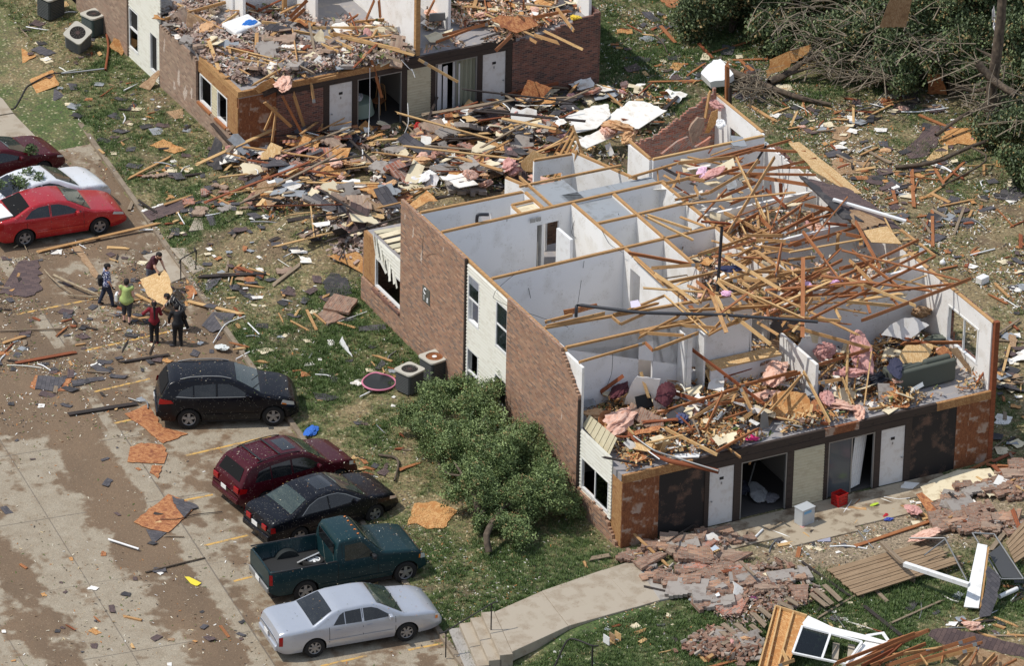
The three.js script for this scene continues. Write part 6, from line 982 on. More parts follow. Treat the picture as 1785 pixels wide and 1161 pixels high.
truss(1050, 150, 5.42, [[175, 620, 510, 520, 1], [510, 520, 900, 480, 1], [420, 660, 840, 560, 1], [620, 520, 1090, 400, 2], [860, 480, 1270, 365, 2], [870, 550, 1400, 550, 2], [840, 590, 1440, 600, 2], [960, 600, 1400, 670, 2], [650, 640, 1060, 510, 2], [720, 720, 960, 580, 1], [800, 750, 1060, 640, 2], [850, 800, 1100, 700, 2], [1000, 430, 1370, 445, 2], [1100, 570, 1440, 490, 2], [640, 910, 840, 690, 2], [900, 490, 1100, 900, 0, 5.9, 5.6], [840, 1000, 1160, 480, 1, 5.7, 6], [820, 850, 1130, 1010, 1], [930, 930, 980, 1030, 0], [665, 915, 880, 930, 3], [800, 970, 1050, 870, 2], [1060, 880, 1140, 970, 2], [1105, 780, 1120, 930, 0], [1080, 680, 1240, 820, 3], [1200, 650, 1205, 770, 3, 5.4, 4.6], [1130, 640, 1135, 720, 3, 5.4, 4.9], [1300, 985, 1340, 810, 2, 4.9, 5.6], [1410, 830, 1430, 985, 2, 5.6, 4.9], [1360, 800, 1560, 840, 2], [1150, 940, 1350, 800, 2], [1240, 1000, 1480, 900, 2], [1380, 1070, 1650, 750, 2, 5.5, 5.8], [1490, 925, 1700, 945, 3], [1520, 1050, 1530, 940, 3, 4.8, 5.4], [1580, 1110, 1590, 990, 1, 4.8, 5.4], [1600, 990, 1742, 1020, 2], [1350, 985, 1490, 1161, 2, 5.7, 5.7], [1080, 1060, 1260, 1045, 1], [270, 870, 620, 1045, 0, 5.5, 5.5], [300, 870, 600, 970, 0, 5.45, 5.45], [820, 1080, 1140, 960, 1], [640, 1140, 880, 1060, 1], [900, 1150, 1010, 1090, 1], [1030, 1040, 1260, 1050, 1], [1230, 1090, 1420, 1010, 2], [1390, 910, 1540, 870, 2], [560, 620, 690, 640, 1], [510, 590, 520, 650, 1], [370, 570, 380, 680, 1, 5.4, 4.9], [225, 600, 230, 700, 1, 5.4, 4.9], [480, 770, 720, 720, 1], [620, 680, 660, 760, 1], [970, 610, 1050, 500, 1]], 'over the back rooms of the front building', RT);
truss(1250, 350, 5.4, [[45, 80, 360, 240, 1], [40, 205, 280, 85, 2], [260, 10, 330, 165, 0], [335, 10, 350, 160, 0], [285, 110, 365, 200, 2], [0, 345, 260, 265, 2], [185, 235, 440, 235, 1], [250, 265, 485, 275, 1], [290, 310, 515, 340, 1], [160, 410, 320, 310, 1], [25, 360, 435, 605, 0, 5.7, 5.6], [0, 530, 330, 690, 0, 5.6, 5.6], [260, 650, 590, 800, 0, 5.6, 5.5], [390, 520, 435, 290, 2, 5.5, 5.9], [585, 215, 860, 580, 2, 5.7, 5.7], [930, 140, 1100, 460, 2, 5.8, 5.6], [905, 335, 1230, 590, 2, 5.7, 5.5], [860, 520, 1340, 710, 0, 5.7, 5.5], [810, 650, 1600, 560, 2, 5.5, 5.5], [970, 810, 1710, 525, 2, 5.5, 5.6], [620, 800, 1470, 375, 2, 5.5, 5.5], [610, 745, 1410, 335, 2], [640, 610, 1360, 260, 2], [300, 280, 640, 90, 2], [350, 240, 760, 40, 2], [500, 310, 930, 180, 2], [0, 870, 330, 740, 1], [0, 730, 410, 690, 1], [0, 640, 90, 820, 0, 5.6, 5.2], [65, 740, 360, 970, 0, 5.6, 5.0], [330, 715, 345, 790, 2], [270, 820, 410, 905, 1], [160, 640, 310, 770, 1], [440, 890, 580, 820, 2, 4.6, 4.8], [470, 840, 1040, 1000, 1, 4.8, 4.4], [870, 680, 1195, 710, 0], [780, 700, 830, 800, 0], [430, 420, 520, 500, 0], [520, 500, 610, 590, 0], [110, 490, 320, 560, 0], [0, 545, 160, 700, 0], [100, 540, 400, 540, 1], [430, 610, 850, 575, 1], [270, 660, 740, 660, 1], [240, 480, 560, 480, 1], [360, 510, 700, 455, 1], [420, 780, 830, 810, 1], [300, 740, 560, 600, 2], [350, 770, 640, 620, 2], [370, 680, 700, 490, 2], [400, 600, 620, 480, 2], [640, 500, 760, 460, 1], [820, 460, 1080, 400, 2], [560, 540, 840, 400, 2], [210, 600, 420, 470, 1], [700, 640, 1000, 480, 2], [760, 560, 1050, 570, 1], [60, 480, 240, 380, 1], [470, 400, 660, 380, 1], [890, 400, 1050, 560, 1], [1170, 650, 1220, 710, 2], [60, 420, 180, 560, 1], [560, 780, 640, 660, 1]], 'in the tangled heap across the middle of the front building', RT);
truss(900, 350, 5.4, [[750, 350, 1180, 430, 2], [910, 455, 1240, 430, 1], [790, 385, 990, 570, 1], [985, 560, 1320, 490, 1], [930, 490, 1230, 695, 0, 5.6, 5.4], [1000, 640, 1290, 900, 0], [1090, 690, 1310, 880, 0], [1240, 690, 1280, 600, 1], [1210, 540, 1350, 650, 2], [1280, 540, 1330, 620, 0], [1340, 640, 1440, 820, 0, 5.7, 5.4], [1140, 740, 1700, 710, 1], [820, 925, 1110, 770, 1], [640, 780, 700, 830, 1], [700, 835, 890, 750, 1], [830, 890, 1130, 910, 1], [420, 1090, 870, 960, 1, 5.3, 5.4], [870, 960, 920, 1010, 2], [920, 1010, 1230, 890, 1], [860, 880, 1240, 810, 1], [1290, 910, 1560, 760, 1], [1300, 900, 1400, 790, 1], [700, 760, 1000, 640, 1], [650, 770, 960, 690, 1], [1160, 800, 1300, 700, 1], [1100, 840, 1350, 860, 1], [1380, 450, 1500, 380, 1], [1350, 560, 1742, 440, 1], [1400, 480, 1600, 600, 0], [1450, 640, 1700, 560, 1], [190, 820, 380, 770, 1], [200, 850, 600, 760, 1]], 'around the fallen vent pipe in the front building', RT);
truss(950, 550, 3.3, [[965, 210, 1480, 600, 3, 4.4, 3.3], [760, 660, 1300, 490, 2, 3.3, 3.8], [970, 710, 1310, 490, 1, 3.2, 3.8], [1300, 480, 1700, 375, 2, 3.8, 3.9], [1080, 770, 1200, 520, 2, 3.0, 3.6], [1320, 490, 1430, 710, 1, 3.8, 3.1], [1430, 680, 1560, 520, 1], [1520, 640, 1742, 390, 1, 3.2, 3.9], [800, 760, 1160, 940, 0, 3.1, 2.9], [1080, 780, 1320, 960, 1, 3.1, 2.7], [1150, 920, 1440, 760, 2, 2.9, 3.1], [1380, 1010, 1440, 760, 1, 1.9, 3.0], [370, 520, 530, 405, 3, 3.4, 4.0], [430, 560, 600, 440, 1], [470, 580, 640, 480, 1], [645, 380, 700, 560, 0, 4.3, 3.5], [690, 190, 720, 235, 2, 5.2, 5.1], [970, 760, 1090, 850, 4, 3.0, 2.9], [1160, 600, 1400, 560, 2], [900, 800, 1130, 760, 2, 2.95, 2.95], [1130, 860, 1260, 760, 1, 2.95, 2.95], [1200, 700, 1380, 640, 2], [860, 520, 1120, 600, 3], [620, 800, 760, 760, 0, 3.0, 3.0], [550, 750, 600, 810, 0], [1330, 700, 1420, 640, 1]], 'on the open upper floor near the front edge', RT);
truss(1335, 500, 3.3, [[250, 570, 430, 920, 0, 3.8, 2.8], [280, 550, 700, 420, 2, 3.6, 3.8], [310, 660, 540, 440, 1], [510, 610, 590, 800, 0, 3.6, 2.9], [350, 650, 520, 620, 1, 3.5, 3.6], [590, 700, 620, 480, 1, 3.1, 3.8], [660, 800, 710, 430, 0, 2.9, 4.1], [460, 610, 500, 760, 1, 3.6, 3.0], [20, 880, 420, 925, 3, 2.85, 2.8], [0, 640, 270, 570, 2], [100, 800, 240, 590, 1], [540, 700, 550, 370, 0, 3.1, 4.2], [680, 830, 890, 800, 1, 2.78, 2.78], [900, 380, 1320, 375, 2, 3.4, 3.5], [150, 850, 300, 780, 1, 2.9, 2.95], [60, 560, 330, 480, 1], [1410, 660, 1500, 530, 3, 2.8, 3.4]], 'among the plasterboard and insulation beside the sofa', RT);
// rear building
const RA = 'broken timbers on the rear building', yA = 3.0;
truss(250, 0, yA, [[150, 130, 560, 15, 1], [470, 310, 900, 430, 0], [560, 320, 880, 400, 0], [590, 390, 870, 440, 0], [730, 580, 1000, 430, 0], [820, 690, 1000, 855, 1, 2.3, 1.0], [1010, 200, 1040, 410, 1], [1020, 210, 1180, 240, 0], [1140, 190, 1742, 185, 0], [1250, 230, 1742, 340, 0], [1220, 240, 1410, 330, 0], [800, 150, 920, 165, 0], [1000, 420, 1160, 500, 4], [1130, 540, 1155, 700, 1, 2.4, 1.6], [940, 650, 1110, 975, 2, 2.4, 0.2], [1010, 620, 1100, 900, 1, 2.4, 0.5], [820, 880, 890, 720, 1, 1.1, 1.9], [870, 960, 900, 730, 1, 0.8, 1.9], [1110, 945, 1200, 870, 1, 0.3, 0.7], [1540, 400, 1610, 660, 2, 2.9, 1.3], [1280, 225, 1700, 330, 1], [1530, 330, 1742, 420, 4], [985, 120, 1110, 0, 2, 3.2, 4.4], [1000, 145, 1090, 60, 2, 3.2, 3.8], [1505, 130, 1560, 0, 2, 3.2, 4.4], [1600, 120, 1590, 0, 2, 3.2, 4.4], [1420, 150, 1690, 125, 1], [500, 190, 700, 45, 0], [330, 0, 470, 80, 4], [640, 0, 800, 70, 3], [1170, 545, 1300, 515, 1], [1370, 150, 1450, 100, 2], [1040, 130, 1110, 180, 2], [600, 400, 760, 330, 1], [900, 440, 1060, 330, 1], [1200, 300, 1330, 360, 0]], 'in the rubble on the left half of the rear building', RA);
truss(600, 0, yA, [[0, 240, 480, 375, 0], [240, 220, 480, 365, 4], [620, 285, 870, 190, 2], [660, 240, 980, 160, 2], [1020, 345, 1130, 240, 2], [1270, 120, 1540, 70, 2], [1430, 50, 1550, 210, 1], [1340, 205, 1610, 335, 0], [1280, 235, 1460, 295, 1], [1120, 0, 1125, 90, 2, 4.2, 3.2], [1210, 0, 1212, 60, 2, 4.2, 3.5], [1250, 260, 1300, 290, 1], [1330, 120, 1390, 180, 1], [500, 400, 770, 555, 0, 2.8, 2.0], [560, 100, 610, 0, 2, 3.2, 4], [30, 160, 340, 130, 1]], 'in the rubble on the right half of the rear building', RA);

// ---------------------------------------------------------------- debris laid where the photograph shows it
const B_ = (pts, y) => pts.map(([u, v, h]) => y === undefined ? G(u, v, h ?? 0.03) : P(u, v, h ?? y));
const S = (name, cat, label, mat, thick, pts, y, jag, group) => sheet(B_(pts, y), thick, mat, { name, cat, label, group }, jag);
const OS = 'wooden_sheet', SH = 'shingle_sheet', DW = 'plasterboard_sheet';
S(OS, 'board', 'large orange wooden sheet under the rear wheel of the black sport utility', M.osbRed, 0.016, [[218, 721], [259, 705], [284, 745], [329, 756], [285, 773]]);
S(OS, 'board', 'orange wooden sheet with a dark torn upper edge on the car park', M.osbRed, 0.016, [[223, 805], [228, 779], [247, 772], [284, 775], [293, 790], [287, 808]]);
S(OS, 'board', 'small orange offcut just below the torn-edged sheet on the car park', M.osbRed, 0.016, [[266, 811], [284, 812], [276, 834], [262, 824]]);
S(OS, 'board', 'orange red board with black shingles on one end near the maroon sport utility', M.osbRed, 0.016, [[234, 910], [294, 861], [345, 881], [294, 928], [262, 922]]);
S(SH, 'shingle', 'black shingle strip on the end of the orange red board in the car park', M.shingle, 0.014, [[300, 864, 0.06], [345, 881, 0.06], [322, 902, 0.06], [308, 884, 0.06]], undefined, 0.16);
S(SH, 'shingle', 'dark shingle flap under the lower corner of the orange red board', M.shingle, 0.014, [[255, 922, 0.02], [292, 928, 0.02], [268, 948, 0.02]]);
S(OS, 'board', 'orange sheet with two pale seams lying on the grass in front of the pickup', M.osb, 0.016, [[710, 915], [722, 878], [760, 874], [797, 890], [774, 921], [745, 922], [726, 912]]);
S(SH, 'shingle', 'speckled charcoal shingle panel on the left of the car park', M.shingle, 0.02, [[62, 678], [67, 655], [119, 658], [98, 683]]);
S(OS, 'board', 'orange edge board showing left of the speckled shingle panel', M.osbRed, 0.016, [[53, 675, 0.02], [63, 654, 0.02], [70, 655, 0.02], [62, 679, 0.02]]);
S(OS, 'board', 'orange edge board showing right of the speckled shingle panel', M.osbRed, 0.016, [[101, 682, 0.02], [119, 657, 0.02], [126, 660, 0.02], [117, 681, 0.02]]);
S(SH, 'shingle', 'black shingle square on the car park left of the black sport utility', M.shingle, 0.012, [[158, 639], [170, 634], [196, 648], [178, 651]]);
S(SH, 'shingle', 'long shingle strip on the car park beside the yellow bay line', M.shingle, 0.012, [[125, 664], [180, 656], [184, 662], [130, 670]]);
S(SH, 'shingle', 'brown shingled roof board with two pale battens by the red sedan', M.shingleBrown, 0.02, [[250, 370], [336, 341], [346, 355], [263, 386]]);
for (const [a, b, c, d] of [[280, 361, 292, 377], [307, 352, 321, 368]]) beam(G(a, b, 0.06), G(c, d, 0.06), 0.06, 0.02, M.pineTan, { name: 'batten', label: a < 300 ? 'pale batten on the brown shingled board, nearer the red sedan' : 'pale batten on the brown shingled board, nearer the courtyard', cat: 'batten' });
S(SH, 'shingle', 'big sheet of brown shingles on the left edge of the car park', M.shingleBrown, 0.016, [[34, 456], [67, 453], [75, 505], [46, 518], [0, 512]], undefined, 0.2);
S(OS, 'board', 'cracked orange board with a dark patch on the rear lawn', M.osb, 0.016, [[17, 97], [38, 85], [64, 97], [40, 112]]);
S(OS, 'board', 'split plywood under a dark bent gutter on the rear lawn', M.osb, 0.016, [[40, 145], [92, 122], [105, 148], [52, 168]]);
S(SH, 'shingle', 'dark shingle next to the split plywood on the rear lawn', M.shingle, 0.012, [[72, 163], [98, 156], [112, 166], [96, 178]]);
S(SH, 'shingle', 'dark shingle next to the cracked orange board on the rear lawn', M.shingle, 0.012, [[54, 87], [70, 80], [100, 92], [80, 98]]);
S(OS, 'board', 'tan board leaning at the foot of the cream siding on the rear building', M.osb, 0.016, [[192, 80, 0.4], [199, 66, 0.5], [224, 76, 0.2], [213, 98, 0]]);
S(OS, 'board', 'folded tan board lying against the brown brick wall of the rear building', M.osbTan, 0.016, [[243, 152], [282, 116, 0.7], [282, 128, 0.5], [262, 157]]);
S(OS, 'board', 'grooved brown board lying by the brick foot of the rear building', M.osbTan, 0.02, [[290, 195], [320, 189], [321, 206], [306, 208]]);
S(OS, 'board', 'pale framed board with dark shingle left of the black felt heap', M.osb, 0.02, [[262, 254], [285, 243], [326, 261], [305, 268]]);
S('felt_sheet', 'roofing felt', 'stiff black felt sheet standing on edge at the corner of the rear building', M.paper, 0.02, [[362, 285], [376, 238, 0.9], [384, 247, 0.9], [392, 296, 0.1], [370, 296]], undefined, 0.14);
S(OS, 'board', 'pale board leaning in front of the rear building corner', M.osbTan, 0.016, [[407, 285], [421, 262, 0.5], [441, 290, 0.2], [420, 303]]);
S(OS, 'board', 'orange sheet lying against the torn back corner of the front building', M.osb, 0.016, [[567, 446, 0.3], [624, 439, 0.5], [634, 450, 0.4], [634, 478, 0.1], [598, 457, 0.1]]);
S('felt_sheet', 'roofing felt', 'black felt sheet in front of the back corner of the front building', M.paper, 0.015, [[562, 494], [578, 474], [606, 487], [614, 512], [576, 521]], undefined, 0.16);
S('brick_slab', 'masonry', 'upper of the two red brick slabs on the lawn by the building', M.brickSlab, 0.1, [[564, 539, 0.16], [582, 513, 0.2], [624, 523, 0.2], [608, 547, 0.16]]);
S('brick_slab', 'masonry', 'lower of the two red brick slabs on the lawn by the building', M.brickSlab, 0.1, [[555, 549, 0.06], [570, 538, 0.06], [603, 555, 0.06], [572, 567, 0.06]]);
S(SH, 'shingle', 'long grey shingle strip on the lawn beside the brick wall', M.shingle, 0.014, [[624, 569], [672, 565], [674, 574], [626, 578]]);
S('metal_shard', 'metal', 'white twisted shard standing in the grass', M.white, 0.01, [[592, 598], [597, 586, 0.35], [615, 622, 0.05], [602, 610]]);
S(SH, 'shingle', 'dark curled shingle on the lawn in front of the black sport utility', M.paper, 0.02, [[546, 684], [570, 687], [592, 693], [574, 699], [552, 697]]);
S(SH, 'shingle', 'black shingle under the white bar beside the walking group', M.shingle, 0.014, [[352, 568], [372, 543], [412, 548], [396, 566], [372, 580]]);
S(SH, 'shingle', 'dark shingle with an orange end near the courtyard railing', M.shingle, 0.014, [[339, 502], [372, 478], [388, 486], [362, 510]]);
S(OS, 'board', 'orange board end showing beside the dark shingle near the courtyard railing', M.osbRed, 0.016, [[324, 500], [339, 495], [345, 514], [328, 520]]);
S(OS, 'board', 'large tan wooden sheet being lifted by the group of people', M.osbPale, 0.016, [[244, 485, 0.75], [288, 473, 0.85], [294, 480, 0.85], [301, 506, 0.8], [289, 536, 0.5], [260, 518, 0.55]], undefined, 0.05);
S(OS, 'board', 'flat brown board on the slope between the walkers and the red sedan', M.osbTan, 0.02, [[127, 430], [139, 428], [173, 478], [168, 486]]);
// long pieces on the ground: [u1, v1, u2, v2, width, tone, label]
for (const [a, b, c, d, w, t, label] of [
[66, 439, 283, 388, 0.14, 1, 'very long tan board in front of the red sedan'], [328, 525, 428, 549, 0.16, 0, 'pale plank end sticking out of the grass beside the lifted sheet'], [238, 513, 300, 545, 0.12, 0, 'pale plank under the lifted wooden sheet'],
[28, 633, 136, 613, 0.16, 3, 'dark board on the left of the car park'], [207, 632, 296, 618, 0.13, 3, 'dark narrow board lying behind the black sport utility'], [0, 577, 110, 573, 0.05, 4, 'thin pale strip at the left edge of the car park'], [0, 600, 46, 585, 0.14, 1, 'tan board at the left edge of the car park'], [99, 586, 120, 568, 0.06, 2, 'short red stick beside the green scrap on the car park'],
[120, 722, 240, 703, 0.2, 3, 'brown plank left of the black sport utility'], [220, 314, 302, 271, 0.1, 1, 'long tan beam pointing at the brick corner of the rear building'], [368, 363, 425, 325, 0.09, 2, 'red brown stud on the courtyard walkway'], [368, 340, 405, 358, 0.07, 1, 'tan stud crossing on the courtyard walkway'],
[345, 482, 465, 476, 0.2, 3, 'long dark pipe like beam beyond the courtyard railing'], [474, 499, 527, 458, 0.16, 4, 'dark beam with a white face on the lawn edge'], [500, 385, 690, 355, 0.26, 3, 'blackened beam beside the back corner of the front building'], [470, 420, 620, 372, 0.22, 3, 'charred beam lying over the rubble near the front building'], [526, 390, 575, 353, 0.1, 1, 'tan stud leaning on the charred beam'],
[487, 276, 690, 280, 0.1, 1, 'tan board across the brick rubble in the courtyard'], [580, 325, 668, 329, 0.1, 0, 'long thin stud in the courtyard rubble'], [700, 350, 760, 320, 0.12, 1, 'tan board beside the white cloth in the courtyard'], [740, 290, 900, 285, 0.12, 3, 'long brown beam across the middle of the courtyard'], [716, 272, 900, 268, 0.12, 1, 'long weathered beam behind the brown beam in the courtyard'], [868, 236, 930, 276, 0.14, 0, 'pale plank pointing at the torn board in the courtyard'], [838, 223, 955, 210, 0.14, 3, 'dark red beam in front of the rear right door'], [630, 345, 700, 327, 0.1, 4, 'grey board near the white cloth'], [760, 345, 880, 330, 0.14, 3, 'blackened plank behind the back wall of the front building'], [760, 328, 900, 318, 0.14, 3, 'blackened plank stacked behind the back wall, upper one'],
[1125, 158, 1158, 193, 0.14, 1, 'tan post standing against the white ceiling slab'], [1127, 143, 1218, 141, 0.12, 2, 'red timber on the grass behind the brick veneer'], [1120, 172, 1192, 166, 0.1, 2, 'red timber beside the white ceiling slab'], [1151, 45, 1177, 75, 0.14, 2, 'red plank on the grass left of the wood edge'], [1217, 75, 1242, 102, 0.12, 3, 'dark plank on the grass in front of the wood edge'], [1240, 92, 1308, 72, 0.1, 2, 'long red stud in front of the wood edge'], [1276, 105, 1345, 103, 0.12, 2, 'red board beside the white foam block'], [1333, 97, 1364, 70, 0.12, 2, 'red board against the brush'], [1303, 182, 1354, 213, 0.14, 1, 'tan board behind the standing corner of the front building'], [1372, 225, 1402, 220, 0.09, 1, 'tan offcut behind the roof edge'],
[1600, 200, 1672, 230, 0.14, 2, 'red timber above the orange boards in the yard'], [1502, 258, 1552, 285, 0.14, 4, 'grey brown plank in the yard behind the roof edge'], [1588, 293, 1592, 362, 0.14, 2, 'red plank on end in the yard behind the front building'], [1555, 330, 1560, 350, 0.12, 2, 'short red block in the yard'], [1624, 362, 1625, 430, 0.12, 2, 'upright looking red plank in the straw of the yard'], [1662, 408, 1680, 360, 0.1, 4, 'grey plank in the straw of the yard'], [1636, 360, 1700, 347, 0.08, 1, 'long tan stick in the straw of the yard'], [1597, 378, 1645, 373, 0.1, 2, 'red plank lying along the yard near the roof edge'], [1640, 320, 1680, 282, 0.1, 2, 'red stud beside the white trim piece in the yard'], [1626, 290, 1645, 322, 0.1, 2, 'red stud crossing near the grey branch in the yard'], [1722, 512, 1755, 530, 0.09, 2, 'red stick on the straw at the right edge'], [1732, 493, 1758, 518, 0.1, 1, 'tan stick crossing the red one at the right edge'], [1636, 470, 1668, 463, 0.09, 2, 'small red stick in the straw'], [1690, 442, 1702, 430, 0.08, 2, 'tiny red stick in the straw'],
[1490, 952, 1630, 905, 0.15, 2, 'long red beam lying in front of the sliding door'], [1570, 880, 1675, 925, 0.14, 1, 'tan beam ending at the first red beam on the front rubble'], [1610, 858, 1730, 800, 0.14, 2, 'red beam leaning toward the orange end panel'], [1712, 808, 1785, 824, 0.14, 2, 'red beam at the right end of the front facade'], [1660, 912, 1732, 902, 0.2, 1, 'wide tan plank on the right brick rubble'], [1725, 960, 1768, 905, 0.16, 4, 'grey brown plank leaning on the screen frame'], [1423, 1078, 1520, 1020, 0.08, 4, 'thin grey stick below the deck'], [1548, 1088, 1645, 1045, 0.08, 4, 'thin tan stick on the grass below the deck'], [1504, 1055, 1570, 1108, 0.14, 3, 'dark iron beam below the deck'], [1395, 978, 1482, 1040, 0.1, 3, 'dark post lying across the fence pickets'], [1515, 1018, 1545, 1048, 0.14, 4, 'grey block at the near edge of the deck'], [1670, 1088, 1740, 1080, 0.1, 3, 'dark strip on the grass under the white panel'], [1700, 1102, 1735, 1112, 0.1, 1, 'tan board by the collapsed roof edge'],
[1120, 1022, 1173, 1034, 0.12, 3, 'black strip lying on the walkway'], [1023, 975, 1072, 966, 0.22, 4, 'grey board on the grass at the brick corner'], [1017, 977, 1023, 990, 0.08, 1, 'orange shard on the grass near the walkway'], [628, 540, 640, 580, 0.05, 1, 'unused'], [505, 558, 542, 578, 0.06, 1, 'tan stick left on the green lawn'], [535, 540, 552, 575, 0.1, 1, 'tan stud standing out of the green lawn'], [546, 545, 570, 565, 0.07, 1, 'tan stud crossing near the brick slabs'], [588, 562, 622, 572, 0.09, 1, 'tan board under the white strip on the lawn'], [650, 618, 684, 630, 0.09, 1, 'small tan and white board on the lawn'], [486, 546, 494, 561, 0.05, 1, 'thin tan stick on the lawn'],
]) if (label !== 'unused') beam(G(a, b, 0.06), G(c, d, 0.06), w, 0.04, t === 3 && /black|charred|dark (pipe|beam|post|iron|strip)|strip lying/.test(label) ? M.charred : TONES[t][0], { name: 'timber', label, cat: 'timber' }, 0);
// white and metal strips: pixel paths
for (const [pts, r, m, label] of [
[[[190, 940], [215, 948], [243, 957]], 0.07, M.white, 'white bent gutter piece on the car park'], [[[372, 598], [394, 565], [428, 551]], 0.035, M.white, 'white metal bar bent in two on the lawn edge'], [[[433, 563], [453, 583]], 0.05, M.white, 'short white trim piece on the lawn'], [[[412, 626], [436, 613]], 0.04, M.white, 'white trim strip behind the black sport utility'], [[[570, 566], [600, 558], [640, 543]], 0.03, M.white, 'white strip lying over the brick slabs'], [[[225, 694], [245, 700], [257, 700], [259, 712]], 0.05, M.metalGrey, 'bent metal hook behind the black sport utility'], [[[280, 905], [310, 905], [340, 897], [388, 892]], 0.03, M.iron, 'dark cable from the orange red board to the maroon sport utility'], [[[2, 190], [25, 190], [38, 170], [50, 150], [88, 130], [110, 127]], 0.06, M.iron, 'dark bent gutter over the split plywood on the rear lawn'], [[[108, 128], [140, 125], [183, 120]], 0.07, M.metalGrey, 'silver length of gutter on the rear lawn'], [[[185, 122], [190, 80], [181, 32]], 0.09, M.pineDeep, 'torn brown downpipe standing by the air conditioners'], [[[485, 452], [497, 460], [505, 465]], 0.03, M.siding, 'curled cream strip on the courtyard rubble'], [[[515, 440], [530, 452], [550, 460]], 0.03, M.creamScrap, 'pale twisted strip by the back corner of the front building'], [[[1570, 195], [1600, 195], [1652, 188]], 0.05, M.white, 'white trim strip in the grass of the yard'], [[[1520, 128], [1535, 138], [1547, 148]], 0.05, M.white, 'ragged white strip at the wood edge'], [[[1625, 285], [1645, 292], [1658, 300]], 0.08, M.white, 'white trim piece by the grey branch'], [[[1744, 517], [1773, 536]], 0.04, M.white, 'white stick at the right edge of the straw'], [[[1310, 155], [1330, 128]], 0.03, M.metalGrey, 'thin metal bar near the fallen trunk'], [[[1314, 938], [1329, 923]], 0.07, M.white, 'white plastic tube on the patio'], [[[1540, 866], [1565, 870], [1585, 868]], 0.03, M.white, 'white strip in the rubble by the right door'],
]) if (pts.length) tag(mesh('bent_strip', tube(pts.map((p) => G(p[0], p[1], r + 0.02)), r * 0.55, 6), m), label, 'strip');

// ---------------------------------------------------------------- courtyard, wrecked back of the front building
S(DW, 'plasterboard', 'big white ceiling slab lying in the courtyard, right piece by the brick veneer', M.drywallScrap, 0.03, [[1052, 209, 0.35], [1096, 176, 0.75], [1122, 178, 0.75], [1162, 193, 0.7], [1113, 224, 0.35], [1075, 216, 0.3]], undefined, 0.12);
S(DW, 'plasterboard', 'big white ceiling slab lying in the courtyard, cracked left piece', M.drywallScrap, 0.03, [[984, 207, 0.3], [1010, 196, 0.4], [1036, 181, 0.6], [1060, 178, 0.6], [1064, 205, 0.4], [1040, 225, 0.3], [1005, 228, 0.3]], undefined, 0.14);
S(DW, 'plasterboard', 'white slab piece tilted beside the dark hollow in the courtyard', M.drywallScrap, 0.03, [[1000, 246, 0.5], [1050, 226, 0.6], [1096, 224, 0.7], [1066, 240, 0.6], [1022, 260, 0.5]], undefined, 0.08);
S(DW, 'plasterboard', 'cream broken slab at the right end of the rear brick wall', M.creamScrap, 0.03, [[1010, 162], [1040, 150, 0.1], [1078, 156, 0.1], [1043, 172], [1028, 183], [1016, 178]], undefined, 0.1);
S(OS, 'board', 'torn yellow board standing in the courtyard rubble behind the white wall', M.osbPale, 0.016, [[908, 282, 0.8], [930, 262, 1.3], [952, 270, 1.3], [951, 288, 0.8], [932, 300, 0.5], [913, 300, 0.5]], undefined, 0.1);
S(OS, 'board', 'big orange board lying on the dark hollow in the courtyard', M.osb, 0.016, [[549, 306, 0.35], [575, 285, 0.55], [612, 306, 0.35], [600, 311, 0.3]], undefined, 0.1);
S(OS, 'board', 'dark red board leaning on the brick wall of the rear building', M.osbRed, 0.018, [[895, 185, 0.1], [925, 137, 1.3], [957, 155, 1.3], [930, 190, 0.1]], undefined, 0.06);
S(OS, 'board', 'tan sheathing flap on the back corner of the front building', M.osb, 0.016, [[711, 360, 5.3], [744, 332, 5.5], [764, 350, 5.4], [748, 352, 5.35], [724, 364, 5.3]], 5.35, 0.05);
S(SH, 'shingle', 'black roof slab across the pale rubble in the courtyard', M.paper, 0.04, [[800, 285, 0.2], [840, 273, 0.3], [868, 276, 0.3], [865, 288, 0.2], [810, 293, 0.2]], undefined, 0.08);
S(SH, 'shingle', 'black square shingle piece in the brick rubble near the charred beam', M.shingle, 0.02, [[575, 365, 0.2], [585, 358, 0.3], [605, 360, 0.3], [606, 378, 0.15], [580, 384, 0.1]], undefined, 0.08);
S(SH, 'shingle', 'dark roofing piece at the foot of the rear brick wall', M.paper, 0.04, [[950, 175, 0.2], [998, 160, 0.3], [1018, 168, 0.3], [985, 184, 0.2]], undefined, 0.08);
// leaning stud frame with plasterboard
{
const t = thing('leaning_stud_wall', 'leaning stud wall with torn white plasterboard at the open back of the front building', 'wall', [0, 0, 0]);
const bm = (a, b, ya, c, d, yb, w = 0.1) => beam(P(a, b, ya), P(c, d, yb), w, 0.045, M.pineTan, { name: 'stud', parent: t }, 0, 0.1);
for (const q of [[996, 220, 5.6, 938, 316, 3.2], [1000, 228, 5.5, 947, 322, 3.2], [1002, 238, 5.4, 958, 326, 3.2], [1004, 252, 5.3, 968, 330, 3.2], [1006, 262, 5.2, 985, 336, 3.2], [997, 218, 5.65, 1022, 288, 4.4], [970, 266, 4.5, 982, 276, 4.5]]) bm(...q);
for (const c of t.children) { c.userData = {}; }
sheet([P(1004, 252, 5.2), P(1018, 290, 4.4), P(1006, 336, 3.2), P(968, 340, 3.0), P(978, 312, 3.6), P(996, 290, 4.2)], 0.014, M.drywall, { name: 'plasterboard', parent: t }, 0.1);
roomWall(B, 5.9, -18.2, 7.4, -18.1, FL, 4.9, { mat: M.drywall, holes: [[0.25, FL + .02, 1.1, 4.3]] }); roomWall(B, 7.4, -18.1, 8.4, -15.2, FL, 5.0, { mat: M.drywall });
roomWall(B, 4.4, -17.4, 5.1, -15.6, FL, 4.9, { mat: M.drywall });
}
